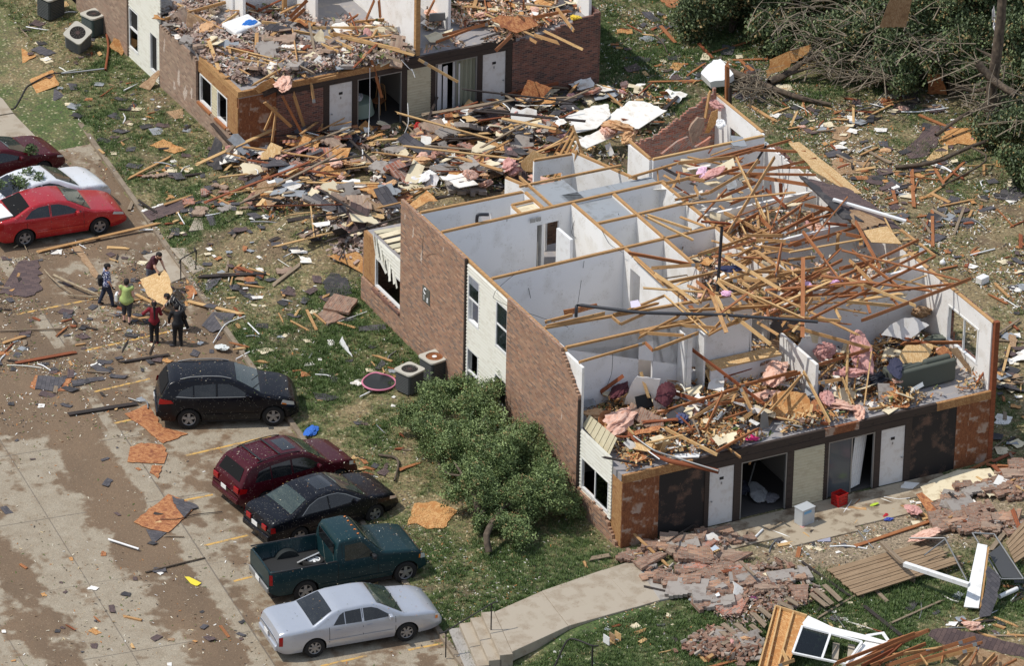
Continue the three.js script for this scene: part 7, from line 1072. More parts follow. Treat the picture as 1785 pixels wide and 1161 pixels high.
// roof edge still lying on the right hand wall
S(OS, 'board', 'long tan roof sheathing strip along the top of the far wall of the front building', M.osbPale, 0.02, [[1374, 250, 5.6], [1392, 248, 5.5], [1450, 292, 5.4], [1502, 338, 5.3], [1478, 336, 5.4], [1418, 296, 5.6]], 5.5, 0.05);
S(SH, 'shingle', 'dark shingled roof edge drooping over the far wall of the front building', M.shingleBrown, 0.04, [[1394, 312, 5.75], [1418, 314, 5.7], [1480, 330, 5.5], [1520, 356, 5.4], [1572, 402, 5.25], [1540, 396, 5.35], [1500, 384, 5.5], [1466, 374, 5.65]], 5.5, 0.14);
S(SH, 'shingle', 'black felt border on the drooping shingled roof edge', M.paper, 0.05, [[1392, 308, 5.8], [1404, 310, 5.8], [1474, 366, 5.7], [1505, 388, 5.6], [1468, 380, 5.7]], 5.7, 0.12);
S(OS, 'board', 'square yellow roof sheathing panel at the end of the drooping roof edge', M.osbPale, 0.02, [[1503, 402, 5.6], [1545, 395, 5.5], [1571, 425, 5.4], [1518, 423, 5.5]], 5.5, 0.04);
S(OS, 'board', 'tan torn sheathing between the shingled edge and the yellow panel', M.osbTan, 0.02, [[1480, 366, 5.7], [1502, 368, 5.6], [1545, 388, 5.4], [1500, 402, 5.6], [1484, 388, 5.7]], 5.6, 0.16);
beam(P(1376, 248, 5.5), P(1482, 340, 5.4), 0.1, 0.1, M.pineTan, { name: 'fascia_board', label: 'fascia board under the tan sheathing strip on the far wall', cat: 'timber' }); beam(P(1400, 315, 5.6), P(1502, 402, 5.5), 0.08, 0.1, M.pineTan, { name: 'fascia_board', label: 'fascia board under the drooping shingled roof edge', cat: 'timber' }); beam(P(1566, 398, 5.5), P(1628, 445, 5.35), 0.1, 0.05, M.pineTan, { name: 'fascia_board', label: 'bare plate edge right of the yellow roof panel', cat: 'timber' });
tag(mesh('gutter', bx(-1.35, 0, -0.06, 1.35, 0.07, 0.06), M.white), 'white length of gutter lying on the drooping roof edge', 'gutter'); { const g = scene.children[scene.children.length - 1], p = P(1481, 358, 5.75), q = P(1548, 378, 5.6), d = q.clone().sub(p).normalize(); place(g, p.lerp(q, 0.5), d, V3(0, 1, 0)); }
// standing corner of the back: post, insulation, loose brickwork
beam(P(1267, 246, 2.9), P(1267, 108, 6.2), 0.12, 0.14, M.pineRed, { name: 'tall_post', label: 'tall red post standing at the back corner of the front building', cat: 'post' });
beam(P(1272, 246, 2.9), P(1272, 150, 5.3), 0.1, 0.1, M.trimDark, { name: 'tall_post', label: 'dark stud beside the tall red post at the back corner', cat: 'post' });
S('brick_slab', 'masonry', 'oval brickwork slab leaning against the mortar smeared veneer', M.brickDust, 0.1, [[1200, 392 - 165, PZ(1200,392 - 165, -18.9).y], [1205, 216, PZ(1205,216, -18.9).y], [1216, 204, PZ(1216,204, -18.9).y], [1226, 206, PZ(1226,206, -18.9).y], [1226, 222, PZ(1226,222, -18.9).y], [1214, 244, PZ(1214,244, -18.9).y], [1206, 250, PZ(1206,250, -18.9).y]], 3.8, 0.05);
S('brick_slab', 'masonry', 'sloping brickwork slab at the foot of the mortar smeared veneer', M.brickInner, 0.1, [[1152, 268, PZ(1152,268, -18.6).y], [1180, 246, PZ(1180,246, -18.6).y], [1198, 238, PZ(1198,238, -18.6).y], [1206, 252, PZ(1206,252, -18.6).y], [1180, 262, PZ(1180,262, -18.6).y], [1158, 274, PZ(1158,274, -18.6).y]], 3.2, 0.06);
S('brick_slab', 'masonry', 'brickwork slab right of the oval slab at the back corner', M.brickInner, 0.1, [[1205, 258, PZ(1205,258, -18.5).y], [1238, 238, PZ(1238,238, -18.5).y], [1232, 252, PZ(1232,252, -18.5).y], [1215, 262, PZ(1215,262, -18.5).y]], 3.1, 0.06);
S(OS, 'board', 'brown board wedged upright beside the oval brickwork slab', M.osb, 0.02, [[1228, 232, PZ(1228,232, -18.8).y], [1240, 195, PZ(1240,195, -18.8).y], [1251, 190, PZ(1251,190, -18.8).y], [1250, 210, PZ(1250,210, -18.8).y], [1236, 232, PZ(1236,232, -18.8).y]], 3.7, 0.04);
beam(PZ(1229, 206, -19.2), PZ(1237, 158, -19.3), 0.14, 0.05, M.pineTan, { name: 'timber', label: 'tan stud against the top of the mortar smeared veneer', cat: 'timber' });
function blobby(label, p, s, mat, cat = 'insulation', name = 'insulation_batt') { const m = mesh(name, scrapGeo('tuft', Math.floor(rnd() * 14)), mat); tag(m, label, cat); m.position.copy(p); m.scale.copy(s); m.rotation.set(rr(-.3, .3), rnd() * 6, rr(-.3, .3)); return m; }
for (const [u, v, y, sx, sy, sz, mat, label] of [[1248, 182, 5.2, .9, 1.3, .8, M.pinkRose, 'rose insulation stuffed behind the corner post'], [1255, 215, 4.8, .7, 1.7, .7, M.drywallBlue, 'pale blue sheet hanging by the corner post'], [1078, 220, 1.2, 2, 1.6, 1.6, M.tanInsul, 'tan insulation lump on the white slab in the courtyard'], [1062, 226, 1.1, 1.5, 1.6, 1.3, M.pink, 'pink insulation block on the white slab in the courtyard'], [1095, 240, 0.9, 1.1, 2.2, 1.2, M.tanInsul, 'tan insulation strip hanging at the edge of the brick veneer'], [950, 322, 3.6, 2.2, 1.6, 1.2, M.pink, 'pink insulation slab at the foot of the leaning stud wall'], [890, 290, 1.2, 1.3, 2.4, 1.3, M.pinkRose, 'rose insulation hanging in the courtyard timbers'], [975, 236, 0.8, 1.6, 1.0, 1.4, M.pinkRose, 'rose insulation tuft left of the leaning stud wall'], [925, 255, 0.5, 1.6, .8, 1.4, M.pink, 'pink insulation scrap by the torn yellow board'], [570, 328, 0.5, 2.2, 1.1, 1.6, M.pink, 'crumpled pink insulation in the brick rubble'], [472, 276, 0.4, 1.8, 1.3, 1.4, M.pink, 'pink insulation by the rear building corner'], [520, 262, 0.5, 1.8, 1, 1.3, M.pinkRose, 'rose insulation below the hanging timbers of the rear building'], [815, 207, 0.3, 1.6, 1, 1.3, M.pinkRose, 'rose cloth lump in front of the rear curtain door'],
[1240, 303, 5.5, 1.6, .8, 1.2, M.pinkRose, 'rose insulation in the timbers over the back rooms'], [1222, 300, 5.5, .9, .7, .8, plain(226, 186, 206), 'pink cloth in the timbers over the back rooms'], [1265, 512, 5.4, 1.0, .8, .8, plain(214, 170, 196), 'pink cloth by the standing vent pipe'], [1405, 495, 5.5, 1.6, .5, .7, plain(216, 176, 206), 'lilac cloth draped on the timber heap'], [1456, 492, 5.5, 1.1, .9, .6, plain(214, 170, 204), 'lilac rag hanging in the timber heap'], [1082, 732, 3.3, 3.2, 1.8, 1.8, M.pink, 'big crumpled pink insulation roll near the tan siding panel'], [1038, 722, 3.2, 1.6, 1.2, 1.2, M.tanInsul, 'tan insulation by the end of the brick wall'], [1350, 648, 3.6, 2.4, 1.6, 1.6, M.pink, 'pink insulation lump left of the upright white board'], [1436, 612, 3.7, 1.2, 2.4, 1.2, M.pinkRose, 'rose insulation right of the upright white board'], [1500, 620, 3.6, 3, 1.6, 1.8, M.pinkRose, 'crumpled rose insulation behind the sofa'], [1340, 690, 3.2, 1.6, 1.4, 1.3, M.pink, 'pink insulation in front of the upright white board'], [1462, 705, 3.0, 2, 1, 1.4, M.pink, 'pink insulation on a board near the floor edge'], [1497, 722, 2.75, 1.2, 2.2, 1, M.pink, 'pink insulation hanging over the floor edge'], [1440, 692, 3.2, 1.4, 1.2, 1.2, M.pinkRose, 'rose insulation above the orange board near the floor edge'], [1480, 650, 3.5, 1.6, 1.4, 1.2, M.pinkRose, 'rose insulation left of the sofa'], [1604, 544, 3.9, 1.8, 1.8, 1.5, M.osbTan, 'brown fluffy lump above the white board by the far window'], [1640, 590, 3.2, 2, 1.6, 1.6, plain(96, 102, 92), 'grey green cushion heap under the far window'], [495, 145, 2.9, 1.8, 1.2, 1.4, M.pink, 'pink insulation hanging over the front edge of the rear building'], [362, 48, 3.0, 1.8, 1, 1.4, M.tanInsul, 'orange insulation in the brick rubble on the rear building'], [1590, 888, 0.2, 1.2, .8, 1, M.pinkRose, 'pink insulation in the front rubble'], [1612, 932, 0.3, 2, .8, 1.4, M.pink, 'pink insulation at the end of the deck'], [1695, 1090, 0.3, 1, .9, .9, M.pink, 'pink insulation at the foot of the white panel']]) blobby(label, P(u, v, y), V3(sx * 0.85, sy * 0.85, sz * 0.85), mat);
function cloth(label, pts, mat, name = 'cloth') { // crumpled cloth: a strip through points, with width
const n = 26, w = 10, c = new THREE.CatmullRomCurve3(pts.map((p) => p[0])), ps = [], id = []; for (let i = 0; i <= n; i++) { const t = i / n, o = c.getPoint(t), tg = c.getTangent(t), sd = V3(-tg.z, 0, tg.x).normalize(), wi = pts[0][1] + (pts[pts.length - 1][1] - pts[0][1]) * t; for (let j = 0; j <= w; j++) { const k = j / w - 0.5; const q = o.clone().addScaledVector(sd, k * wi); q.y += 0.1 * (fbm(i * 0.7, j * 0.8, 5, 2) - 0.4) * 2 - Math.abs(k) * 0.3; q.addScaledVector(tg, 0.1 * (vn(i * 0.9, j * 1.1, 8) - 0.5)); ps.push(q.x, q.y, q.z); } } for (let i = 0; i < n; i++) for (let j = 0; j < w; j++) { const a = i * (w + 1) + j; id.push(a, a + 1, a + w + 1, a + 1, a + w + 2, a + w + 1); }
const g = new THREE.BufferGeometry(); g.setAttribute('position', new THREE.Float32BufferAttribute(ps, 3)); g.setIndex(id); g.computeVertexNormals(); return tag(mesh(name, uvm(g), mat), label, 'cloth');
}
const white2 = plain(232, 228, 228, { roughness: 0.95 });
cloth('white and pink sheet draped over blackened beams in the courtyard', [[P(700, 312, 0.9), 0.5], [P(730, 308, 0.95), 0.7], [P(752, 300, 1.1), 0.8], [P(745, 322, 0.7), 0.9], [P(738, 338, 0.4), 0.7]], white2);
cloth('long white cloth hanging from the standing trunk', [[P(1731, 12, 3.9), 0.12], [P(1732, 40, 3.2), 0.5], [P(1738, 56, 2.9), 0.5], [P(1731, 76, 2.3), 0.2]], white2);
{ const t = thing('foam_block', 'white jagged foam block on the grass behind the brick veneer', 'foam block', [0, 0, 0]); sheet([P(1222, 132, 0.55), P(1244, 112, 0.7), P(1256, 108, 0.8), P(1268, 118, 0.8), P(1279, 136, 0.6), P(1262, 146, 0.5), P(1238, 148, 0.45)], 0.3, M.white, { name: 'block', parent: t }, 0.1); }
S(OS, 'board', 'torn plywood sheet leaning on the forked fallen trunk', M.osb, 0.016, [[1333, 138, 0.2], [1341, 104, 0.9], [1376, 88, 1.3], [1411, 79, 1.7], [1408, 92, 1.4], [1370, 118, 0.6]], undefined, 0.12);
S(OS, 'board', 'plywood sheet caught high in the trees', M.osbTan, 0.016, [[1532, 44, 3.6], [1546, 12, 4.6], [1552, -4, 5.0], [1590, -4, 5.0], [1578, 50, 3.6]], 4, 0.05);
S(OS, 'board', 'bright orange board standing at the foot of the wood edge', M.osbRed, 0.016, [[1615, 163, 0.1], [1616, 128, 1.1], [1637, 130, 1.1], [1650, 165, 0.1]], undefined, 0.1);
S('siding_panel', 'siding', 'square ribbed cream siding panel on the straw of the yard', M.sidingTan, 0.03, [[1523, 182], [1540, 160], [1572, 163], [1550, 185]], undefined, 0.05);
for (let i = 0; i < 6; i++) { const a = i / 6; beam(G(1523 + 26 * a, 181 + 3 * a, 0.06).lerp(G(1540 + 32 * a, 161 + 3 * a, 0.06), 0.02), G(1540 + 32 * a, 162 + 2 * a, 0.06), 0.02, 0.015, M.siding, { name: 'siding_rib', parent: scene.getObjectByName('siding_panel'), }, 0, 0); const s = scene.getObjectByName('siding_panel'), c = s.children[s.children.length - 1]; c.userData = {}; s.updateMatrixWorld(); c.applyMatrix4(s.matrixWorld.clone().invert()); }
S(OS, 'board', 'large orange board with ragged top in the yard by the wood edge', M.osb, 0.016, [[1633, 252], [1645, 232], [1662, 224, 0.1], [1725, 222, 0.2], [1702, 256], [1668, 250]], undefined, 0.2);
S(OS, 'board', 'tan board below the ragged orange board in the yard', M.osbPale, 0.016, [[1613, 279], [1628, 262], [1651, 253], [1652, 268], [1620, 282]], undefined, 0.06);
S(SH, 'shingle', 'ragged dark shingle sheet left of the orange boards in the yard', M.shingleBrown, 0.02, [[1574, 262], [1600, 240], [1612, 222], [1636, 218], [1634, 250], [1606, 275], [1588, 277]], undefined, 0.25);
S(SH, 'shingle', 'grey brown roofing sheet right of the ribbed cream panel', M.shingleBrown, 0.02, [[1548, 190], [1575, 170], [1596, 155], [1600, 170], [1592, 190], [1560, 198]], undefined, 0.2);
S(OS, 'board', 'pink brown torn board in the yard behind the roof edge', M.osbTan, 0.016, [[1450, 281], [1462, 274], [1486, 274], [1516, 286], [1504, 302], [1456, 304]], undefined, 0.2);
S(OS, 'board', 'small orange board at the right edge of the yard', M.osb, 0.016, [[1734, 290], [1737, 277], [1762, 275], [1756, 293]], undefined, 0.04);
S(OS, 'board', 'brown board lying on the straw above the pink brown board', M.osbTan, 0.016, [[1449, 240], [1455, 222], [1478, 218], [1482, 238], [1470, 246]], undefined, 0.12);
S(OS, 'board', 'orange board at the top edge near the shrub', M.osbRed, 0.016, [[1150, 0], [1180, -8], [1204, 2], [1195, 12], [1170, 14]], undefined, 0.14);
S(OS, 'board', 'brown board at the right corner of the front facade', M.osbTan, 0.016, [[1733, 672], [1740, 652], [1775, 652], [1782, 670]], undefined, 0.04);
S(SH, 'shingle', 'dark roofing piece behind the right corner of the front facade', M.paper, 0.02, [[1732, 650], [1746, 634], [1778, 645], [1770, 652]], undefined, 0.12);
S(SH, 'shingle', 'large dark shingle piece on the straw at the right edge', M.shingle, 0.016, [[1732, 345], [1760, 318], [1785, 308], [1790, 336], [1770, 352]], undefined, 0.16);
{ const o = thing('white_box', 'small white crate on the straw to the right of the far wall', 'box', G(1711, 493, 0).toArray(), 0.3); mesh('box', uvm(new RoundedBoxGeometry(0.42, 0.26, 0.3, 2, 0.03).translate(0, 0.13, 0)), M.white, o); const q = thing('ball', 'white ball on the straw near the end of the timbers', 'ball', G(1642, 458, 0.09).toArray()); mesh('ball', uvm(new THREE.SphereGeometry(0.11, 16, 12)), M.white, q); }

// ---------------------------------------------------------------- open upper floor of the front building
S(DW, 'plasterboard', 'tall white board standing in the middle of the open upper floor', M.drywall, 0.02, [[1383, 640, 3.0], [1390, 604, 3.9], [1400, 588, 4.3], [1428, 582, 4.3], [1436, 606, 3.8], [1426, 640, 3.0], [1400, 646, 2.9]], 3.5, 0.06);
S(DW, 'plasterboard', 'cream board behind the tall white board on the upper floor', M.creamScrap, 0.02, [[1396, 590, 4.1], [1412, 582, 4.4], [1428, 582, 4.4], [1424, 600, 4.0]], 4.2, 0.05);
S(DW, 'plasterboard', 'large white board with crossing shadows by the far window', M.drywall, 0.02, [[1534, 584, 3.4], [1552, 566, 3.8], [1570, 556, 4.0], [1592, 552, 4.0], [1619, 567, 3.8], [1598, 582, 3.5], [1583, 594, 3.3]], 3.7, 0.06);
S(DW, 'plasterboard', 'white triangular board leaning in the near room of the upper floor', M.drywall, 0.02, [[1088, 703, 3.1], [1096, 680, 3.7], [1110, 656, 4.3], [1151, 660, 4.3], [1142, 694, 3.5], [1110, 706, 3.1]], 3.6, 0.05);
S(DW, 'plasterboard', 'small white board right of the leaning triangular one', M.drywall, 0.02, [[1139, 712, 3.0], [1138, 694, 3.5], [1153, 691, 3.5], [1161, 712, 3.0], [1146, 719, 2.95]], 3.3, 0.04);
S(DW, 'plasterboard', 'grey flat plasterboard on the floor below the tall white board', M.drywallBack, 0.02, [[1400, 654, 3.1], [1430, 660, 3.1], [1424, 694, 2.9], [1404, 690, 2.9]], 3, 0.08);
S(OS, 'board', 'big orange board lying near the floor edge of the front building', M.osb, 0.02, [[1337, 728, 2.85], [1348, 690, 3.3], [1362, 682, 3.4], [1404, 684, 3.4], [1414, 712, 3.0], [1402, 730, 2.85]], 3.1, 0.1);
S(OS, 'board', 'red orange board right of the big orange one at the floor edge', M.osbRed, 0.02, [[1412, 702, 3.1], [1430, 694, 3.2], [1447, 708, 3.0], [1418, 732, 2.85]], 3, 0.1);
S(OS, 'board', 'pale board with shadow stripes behind the sofa', M.osbPale, 0.02, [[1564, 633, 3.3], [1578, 602, 3.7], [1624, 600, 3.7], [1618, 622, 3.4], [1606, 634, 3.3]], 3.5, 0.12);
S(OS, 'board', 'small bright orange board between the sofa and the far window', M.osbRed, 0.02, [[1628, 614, 3.5], [1645, 602, 3.6], [1658, 616, 3.4], [1645, 630, 3.3]], 3.4, 0.05);
S(OS, 'board', 'brown board leaning under the far window behind the sofa', M.osbTan, 0.02, [[1650, 606, 3.7], [1668, 606, 3.7], [1690, 640, 3.0], [1694, 656, 2.8], [1680, 640, 3.0]], 3.3, 0.05);
S('brick_slab', 'masonry', 'clean red brick panel lying in the near room of the upper floor', M.brickSlab, 0.1, [[1096, 714, 3.3], [1100, 701, 3.5], [1157, 731, 3.2], [1157, 746, 3.0], [1127, 744, 3.1], [1100, 728, 3.2]], 3.2, 0.04);
S('brick_slab', 'masonry', 'brick panel in the dark corner by the broken end of the brick wall', M.brickDark, 0.1, [[1000, 697, 3.0], [1003, 682, 3.4], [1031, 680, 3.4], [1034, 698, 2.95]], 3.2, 0.04);
{ const t = thing('siding_panel', 'tan ribbed siding panel leaning above the near window', 'siding', [0, 0, 0]); const a = P(1015, 742, 3.05), b = P(1027, 723, 3.5), c = P(1076, 764, 3.4), d = P(1061, 796, 2.8), n = 13; for (let i = 0; i < n; i++) { const p = a.clone().lerp(d, (i + 0.03) / n), q = b.clone().lerp(c, (i + 0.03) / n), r = b.clone().lerp(c, (i + 0.95) / n), s = a.clone().lerp(d, (i + 0.95) / n), up = V3(-0.01 * (i % 2), 0.012 * (i % 2), 0); sheet([p, q, r, s].map((v) => v.add(up)), 0.014, M.sidingTan, { name: 'siding_board', parent: t }, 0); } }
S(DW, 'plasterboard', 'grey board over the dark corner by the broken brick wall end', M.drywallBack, 0.02, [[997, 706, 3.1], [1034, 694, 3.3], [1040, 706, 3.1], [1000, 712, 3.0]], 3.1, 0.05);
{ // curved fascia hanging over the near corner
tag(mesh('fascia_board', tube([P(1096, 757, 3.3), P(1130, 785, 3.1), P(1165, 803, 3.0), P(1215, 813, 2.95), P(1252, 822, 2.9)], 0.1, 4, 30), M.pineDeep), 'long bent brown fascia hanging over the near corner of the upper floor', 'timber');
tag(mesh('gutter', tube([P(1104, 760, 3.4), P(1140, 785, 3.25), P(1185, 800, 3.12), P(1252, 821, 3.0)], 0.035, 5, 30), M.metalGrey), 'thin pale gutter edge along the bent brown fascia', 'gutter');
S(DW, 'plasterboard', 'curved white board in the near corner of the upper floor', M.drywallScrap, 0.03, [[1086, 772, 3.2], [1094, 766, 3.3], [1126, 786, 2.95], [1120, 792, 2.85], [1100, 786, 2.95]], 3, 0.05);
}
{ // sofa seen from its back
const a = P(1562, 690, FL), b = P(1664, 664, FL), d = b.clone().sub(a), L = d.length(), t = thing('sofa', 'grey green sofa standing with its back to the open front of the upper floor', 'sofa', a.clone().lerp(b, 0.5).toArray(), Math.atan2(-d.z, d.x)), m = plain(84, 88, 80, { roughness: 0.95 });
const rb = (w, h, e, x, y, z, r = 0.06) => uvm(new RoundedBoxGeometry(w, h, e, 3, r).translate(x, y, z));
mesh('base', rb(L, 0.4, 0.9, 0, 0.22, -0.5), m, t); mesh('backrest', rb(L, 0.82, 0.22, 0, 0.44, -0.08, 0.08), m, t); for (const s of [-1, 1]) mesh('armrest', rb(0.22, 0.6, 0.95, s * (L / 2 - 0.11), 0.34, -0.5), m, t);
for (const s of [-1, 1]) mesh('seat_cushion', rb(L / 2 - 0.26, 0.2, 0.7, s * (L / 4 - 0.11), 0.5, -0.58), m, t); mesh('back_cushion', rb(L / 2 - 0.1, 0.3, 0.24, L / 4 - 0.06, 0.82, -0.24, 0.1), m, t); mesh('back_cushion', rb(L / 2 - 0.3, 0.26, 0.24, -L / 4 + 0.08, 0.78, -0.26, 0.1), m, t);
blobby('dark blue clothes lying on the sofa', P(1560, 642, 3.6), V3(1.6, .7, .9), plain(52, 54, 76), 'clothes', 'clothes'); blobby('black bag beside the sofa', P(1529, 660, 3.2), V3(1, 1.3, .9), plain(40, 42, 50), 'bag', 'bag'); blobby('maroon armchair back in the near room', P(1158, 688, 3.5), V3(1.6, 1.6, 1.2), plain(82, 34, 42), 'armchair', 'armchair'); blobby('maroon cushion behind the leaning white board', P(1080, 680, 3.4), V3(1.5, 1, 1), plain(84, 36, 44), 'cushion', 'cushion'); blobby('slate blue backpack among the timbers at the floor edge', P(1188, 729, 3.1), V3(1.0, 1.3, .8), plain(70, 76, 108), 'backpack', 'backpack'); blobby('bright pink fabric at the floor edge', P(1309, 763, 2.85), V3(.8, .5, .6), plain(216, 50, 120), 'cloth', 'cloth'); blobby('blue bedding on the rear building', P(437, 40, 3.1), V3(.9, .5, .7), plain(40, 110, 190), 'bedding', 'bedding'); blobby('yellow stuffing at the right end of the rear building', P(1002, 30, 3.0), V3(.8, .7, .7), plain(216, 186, 60), 'stuffing', 'stuffing'); blobby('dark blue cloth on the timber heap', P(1272, 468, 5.4), V3(1.2, .5, .8), plain(44, 48, 80), 'cloth', 'cloth'); blobby('blue plastic bag on the lawn by the black sport utility', G(543, 751, 0.1), V3(.9, .5, .7), plain(50, 104, 190), 'plastic bag', 'plastic_bag'); S('plastic_scrap', 'scrap', 'torn yellow plastic scrap on the car park', plain(226, 206, 60), 0.01, [[323, 1007, 0.02], [330, 1004, 0.1], [340, 1010, 0.06], [352, 1017, 0.03], [345, 1021, 0.02], [333, 1016, 0.05]], undefined, 0.12); blobby('crumpled white plastic at the edge of the lawn behind the black sport utility', G(386, 605, 0.1), V3(1, .5, .8), plain(206, 208, 204), 'plastic', 'plastic_sheet');
const tv = thing('flat_screen', 'black screen lying against the leaning white board', 'screen', P(1122, 700, 3.5).toArray(), 0.3); mesh('panel', uvm(new RoundedBoxGeometry(0.7, 0.46, 0.05, 2, 0.015)), M.black, tv); tv.rotation.x = -0.5;
const tb = thing('round_table_top', 'round brown table top under the pink insulation roll', 'table top', P(1060, 737, 3.15).toArray()); mesh('top', uvm(new THREE.CylinderGeometry(0.42, 0.42, 0.04, 28)), M.pineRed, tb); tb.rotation.set(0.9, 0, -0.3);
const bx1 = thing('carton', 'beige carton on the near part of the upper floor', 'box', P(1153, 785, 2.75).toArray(), 0.4); mesh('box', bx(-0.22, 0, -0.2, 0.22, 0.42, 0.2), M.osbPale, bx1); mesh('flap', bx(-0.22, 0.42, 0.19, 0.22, 0.6, 0.2), M.osbPale, bx1);
S('mirror', 'mirror', 'grey arched mirror standing at the floor edge', M.metalGrey, 0.02, [[1325, 748, 2.8], [1325, 722, 3.4], [1331, 716, 3.55], [1338, 722, 3.4], [1339, 744, 2.8]], 3, 0);
S('window_sash', 'window', 'white window frame lying on the near part of the upper floor', M.white, 0.05, [[1170, 800, 2.8], [1174, 792, 2.85], [1220, 790, 2.8], [1218, 797, 2.78]], 2.8, 0); S('paper', 'paper', 'pale lilac paper lying on the fallen vent pipe', plain(226, 216, 236), 0.006, [[1098, 526, 5.7], [1112, 522, 5.8], [1117, 534, 5.6], [1100, 536, 5.6]], 5.7, 0.03);
S(OS, 'board', 'red board standing in the second left room of the upper floor', M.osbRed, 0.03, [[982, 541, 5.0], [1040, 529, 5.0], [1042, 536, 4.8], [984, 551, 4.7]], 4.9, 0.02);
S(DW, 'plasterboard', 'white scrap board on the floor left of the sofa', M.drywallScrap, 0.02, [[1510, 706, 2.76], [1524, 690, 2.78], [1560, 694, 2.76], [1556, 708, 2.75], [1530, 716, 2.75]], 2.76, 0.2);
}
// ---------------------------------------------------------------- rear building: things on and in it
S(SH, 'shingle', 'dark roof slab over the rubble on the rear building', M.shingle, 0.05, [[460, 50, 3.2], [470, 42, 3.3], [510, 48, 3.2], [508, 58, 3.0]], 3.1, 0.06);
{ const t = thing('mattress', 'white mattress in the rubble on the rear building', 'mattress', P(422, 50, 2.85).toArray(), 0.25); mesh('mattress', uvm(new RoundedBoxGeometry(1.3, 0.26, 0.9, 3, 0.09).translate(0, 0.13, 0)), M.white, t); t.rotation.x = 0.1; }
S(OS, 'board', 'big orange rough board at the right of the rear building', M.osbRed, 0.05, [[856, 34, 3.4], [872, 26, 3.5], [920, 30, 3.4], [940, 44, 3.2], [900, 58, 3.0], [880, 50, 3.1]], 3.2, 0.12);
S('felt_sheet', 'roofing felt', 'black felt strip hanging down the right brick wall of the rear building', M.paper, 0.02, [[900, 56, 2.75], [926, 52, 2.75], [922, 84, 1.9], [914, 106, 1.4], [902, 100, 1.5]], 2.4, 0.2);
S('felt_sheet', 'roofing felt', 'black felt flap on the front edge of the rear building', M.paper, 0.02, [[454, 158, 2.7], [486, 146, 2.8], [492, 156, 2.4], [464, 172, 2.1]], 2.6, 0.12);
S(OS, 'board', 'tan sheathing piece on the front edge of the rear building', M.osb, 0.02, [[440, 155, 2.8], [476, 136, 3.1], [484, 148, 2.8], [452, 163, 2.6]], 2.8, 0.1);
S('siding_panel', 'siding', 'ribbed brown brickwork flap hanging from the front edge of the rear building', M.brickSlab, 0.05, [[583, 110, 2.9], [608, 106, 2.9], [611, 136, 2.1], [598, 142, 2.0], [585, 134, 2.1]], 2.6, 0.05);
S('ceiling_panel', 'panel', 'framed grey vent panel leaning on the rear building', M.metalGrey, 0.04, [[748, 37, 3.0], [749, 24, 3.4], [776, 22, 3.4], [777, 35, 3.0]], 3.2, 0);
for (const [pts, label] of [[[[450, 112, 2.8], [480, 120, 2.8], [497, 112, 2.8], [520, 118, 2.8], [505, 140, 2.7], [470, 136, 2.7]], 'cream plaster sheet in the rubble near the corner of the rear building'], [[[540, 72, 3.0], [560, 50, 3.5], [570, 76, 3.0]], 'white triangular board in the middle of the rear building rubble'], [[[530, 100, 3.0], [546, 90, 3.1], [560, 98, 3.0], [540, 106, 2.9]], 'white board right of the cream plaster sheet on the rear building'], [[[620, 50, 3.1], [710, 46, 3.1], [705, 60, 2.9], [640, 56, 2.95]], 'long pale grey panel under timbers on the rear building'], [[[740, 62, 2.9], [790, 50, 2.9], [785, 66, 2.8], [750, 74, 2.8]], 'cream board near the wall stub of the rear building']]) S(DW, 'plasterboard', label, M.creamScrap, 0.02, pts, 2.9, 0.16);
